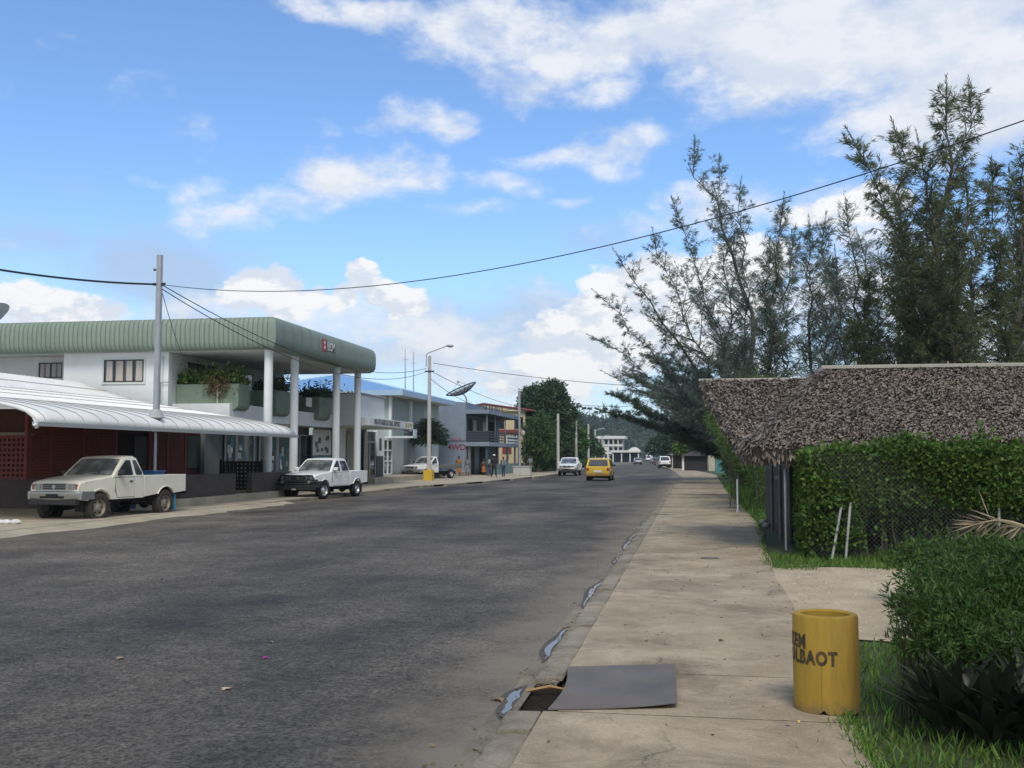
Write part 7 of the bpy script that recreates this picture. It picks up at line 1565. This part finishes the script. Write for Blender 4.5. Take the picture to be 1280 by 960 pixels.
def person(label, px, py, H, face, top, bottom, skirt=False, stride=.12, arms=((-.03, .0), (.03, .0)), hat=None, raise_arm=0, group=None):
    "face = heading in degrees; arms = (sideways, forward) swing of each hand"
    q = G(px, py, ZL); t_ = thing('person', label, 'person', (0, 0, 0)); k = H / 1.75
    J = {}; V_, E_, Rd = [], [], []
    def add(n_, p, r_, par=None):
        J[n_] = len(V_); V_.append(tuple(a * k for a in p)); Rd.append(tuple(a * k for a in r_) if isinstance(r_, tuple) else r_ * k)
        if par: E_.append((J[par], J[n_]))
    add('pelvis', (0, 0, .96), (.145, .105)); add('waist', (0, 0, 1.10), (.125, .095), 'pelvis'); add('chest', (0, 0, 1.28), (.155, .105), 'waist'); add('neck0', (0, 0, 1.44), (.075, .07), 'chest'); add('neck', (.01, 0, 1.50), .052, 'neck0'); add('jaw', (.025, 0, 1.565), (.066, .07), 'neck'); add('head', (.018, 0, 1.65), (.078, .095), 'jaw'); add('crown', (.008, 0, 1.72), (.055, .065), 'head')
    for s_, n_ in ((1, 'l'), (-1, 'r')):
        st_ = stride * s_
        add('hip' + n_, (0, s_ * .09, .90), .085, 'pelvis'); add('knee' + n_, (st_ * .5 + .02, s_ * .095, .50), .056, 'hip' + n_); add('ank' + n_, (st_ - .03 * abs(stride) * 8 * (s_ < 0), s_ * .10, .09), .036, 'knee' + n_); add('toe' + n_, (st_ + .14, s_ * .115, .03), .034, 'ank' + n_)
        sw, fw = arms[0 if s_ > 0 else 1]
        add('sho' + n_, (0, s_ * .185, 1.40), .056, 'chest')
        if raise_arm == s_: add('elb' + n_, (.10, s_ * .33, 1.42), .040, 'sho' + n_); add('wri' + n_, (.14, s_ * .48, 1.60), .028, 'elb' + n_); add('hand' + n_, (.15, s_ * .53, 1.66), (.035, .022), 'wri' + n_); hd_ = (.25, s_ * .6, .75)
        else: add('elb' + n_, (-.03 + fw * .4, s_ * (.235 + sw * .5), 1.12), .042, 'sho' + n_); add('wri' + n_, (.04 + fw, s_ * (.25 + sw), .88), .029, 'elb' + n_); add('hand' + n_, (.06 + fw, s_ * (.25 + sw), .81), (.035, .022), 'wri' + n_); hd_ = (.12, 0, -1)
        J['dir' + n_] = hd_
    me = skin_mesh(V_, E_, Rd, 0, 2)
    bm = bmesh.new(); bm.from_mesh(me); ex = MB()
    ex.ell(((.018 + .098) * k, 0, 1.625 * k), .02 * k, .014 * k, .022 * k, 6, 5)
    for s_ in (1, -1): ex.ell((.01 * k, s_ * .083 * k, 1.63 * k), .018 * k, .008 * k, .026 * k, 6, 5)
    for n_ in 'lr':
        h = Vector(V_[J['hand' + n_]]); d = Vector(J['dir' + n_]).normalized(); sd = d.orthogonal().normalized()
        for f_ in range(4): o_ = sd * (f_ - 1.5) * .016 * k; L_ = (.07, .08, .076, .06)[f_] * k; ex.tube([h + o_, h + o_ + d * (.035 * k), h + o_ * 1.2 + d * (.035 * k + L_ * .55) + Vector((.008, 0, 0)), h + o_ * 1.2 + d * (.035 * k + L_) + Vector((.02, 0, 0)) * k], [.010 * k, .009 * k, .008 * k, .006 * k], 6)
        ex.tube([h - sd * .02 * k, h - sd * .045 * k + d * .02 * k, h - sd * .052 * k + d * .055 * k], [.011 * k, .009 * k, .007 * k], 6)
    em = bpy.data.meshes.new('e'); em.from_pydata(ex.v, [], ex.f); bm.from_mesh(em); bm.to_mesh(me); bm.free(); bpy.data.meshes.remove(em); me.name = 'body'
    body = link('body', me, m_skin, t_, world=False, smooth=70)
    def sub(names, grow, nm, mat, lv=2):
        idx = {J[n_]: i for i, n_ in enumerate(names)}; v_ = [V_[J[n_]] for n_ in names]; e_ = [(idx[a], idx[b]) for a, b in E_ if a in idx and b in idx]; r_ = []
        for n_ in names: x = Rd[J[n_]]; r_.append(tuple(a + grow * k for a in x) if isinstance(x, tuple) else x + grow * k)
        return link(nm, skin_mesh(v_, e_, r_, 0, lv), mat, t_, world=False, smooth=70)
    sub(['pelvis', 'waist', 'chest', 'neck0', 'shol', 'elbl', 'shor', 'elbr'], .018, 'shirt', top)
    if skirt:
        pr = [(.17, .99), (.19, .85), (.21, .6), (.235, .34)]; mb = MB(); N_ = 20
        for r_, z in pr:
            for i in range(N_): a = 2 * math.pi * i / N_; rr_ = r_ * (1 + .05 * math.sin(5 * a)); mb.v.append((rr_ * k * math.cos(a) * .85, rr_ * k * math.sin(a), z * k))
        mb.f = [(j * N_ + i, j * N_ + (i + 1) % N_, (j + 1) * N_ + (i + 1) % N_, (j + 1) * N_ + i) for j in range(3) for i in range(N_)]; mb.build('skirt', bottom, t_, world=False, smooth=60)
    else: sub(['pelvis', 'hipl', 'kneel', 'ankl', 'hipr', 'kneer', 'ankr'], .02, 'trousers', bottom)
    hr = MB().ell((-.012 * k, 0, 1.685 * k), .098 * k, .092 * k, .085 * k, 12, 9); hr.build('hair', m_hair, t_, world=False, smooth=70)
    if hat: hb_ = MB().lathe([(.001, 1.79 * k), (.07 * k, 1.785 * k), (.10 * k, 1.74 * k), (.106 * k, 1.69 * k)], 18).box(.06 * k, .2 * k, -.08 * k, .08 * k, 1.685 * k, 1.70 * k); hb_.build('cap', hat, t_, world=False, smooth=40)
    ey = MB()
    for s_ in (1, -1): ey.ell((.104 * k, s_ * .032 * k, 1.652 * k), .008 * k, .012 * k, .008 * k, 6, 5)
    ey.build('eyes', m_dot, body, world=False); MB().ell((.098 * k, 0, 1.578 * k), .008 * k, .026 * k, .009 * k, 8, 5).build('mouth', M('lips', (.08, .025, .022), .6), body, world=False)
    for o_ in t_.children: o_.location = (0, 0, 0)
    t_.location = (q.x, q.y, ZL); t_.rotation_euler = (0, 0, R(face)); return t_
c_or = M('orange_print', (.30, .12, .035), .85, .35, 12); c_gr = M('grey_cloth', (.17, .18, .20), .85, .2, 8); c_bk = M('black_cloth', (.018, .019, .022), .85, .2, 8); c_jn = M('denim', (.035, .055, .10), .85, .2, 10); c_wh = M('white_cloth', (.62, .62, .6), .8, .1, 8); c_br = M('brown_cloth', (.10, .07, .05), .85, .2, 8); c_gy2 = M('pale_grey_cloth', (.30, .31, .32), .85, .15, 8); c_pk = M('cap_red', (.35, .10, .09), .8)
person('person in a long orange-brown print dress walking past the 4WD lettering', 573.5, 595.4, 1.68, -80, c_or, c_or, skirt=True, stride=.10)
person('person in a grey dress standing at the corner of the verandah building', 584.5, 595.0, 1.62, -95, c_gr, c_gr, skirt=True, stride=.04)
person('person in a pale grey shirt and dark trousers beside the one with the white cap', 611.5, 595.4, 1.68, 20, c_gy2, c_jn, stride=.14)
person('person wearing a white cap and dark clothes, mid-stride under the verandah edge', 617.5, 596.8, 1.80, -60, c_bk, c_bk, stride=.22, hat=c_wh)
person('person in a grey top and jeans with one arm raised, nearest the planter box', 629.3, 596.4, 1.66, -100, c_gr, c_jn, stride=.06, raise_arm=1, hat=c_pk)
person('person in faded grey clothes standing beside the pale masonry block', 662.5, 592.6, 1.72, -70, c_gr, c_br, stride=.05)
person('person in brown standing in the dark shop doorway behind the white cap', 604.5, 594.2, 1.45, -60, c_br, c_or, skirt=True, stride=.05)
person('person in a yellow top on the footpath beyond the white pickup', 724.5, 584.3, 1.75, -90, M('yellow_cloth', (.42, .38, .2), .85), c_gy2, stride=.1)

# ---------------------------------------------------------------- air
hz = MB().box(-900, 900, -60, 1000, -1.2, 60).build('haze', M('plain', (.5, .5, .5)))
hz.data.materials.clear(); hmz = bpy.data.materials.new('haze_air'); hmz.use_nodes = True; hn = hmz.node_tree; hn.nodes.remove(hn.nodes['Principled BSDF'])
pv = hn.nodes.new('ShaderNodeVolumePrincipled'); pv.inputs['Color'].default_value = (.80, .88, .96, 1); pv.inputs['Density'].default_value = 0.00022; pv.inputs['Anisotropy'].default_value = .2
hn.links.new(pv.outputs[0], hn.nodes['Material Output'].inputs['Volume']); hz.data.materials.append(hmz); kind(hz, 'stuff', 'thin pale air over the street and the far hill')
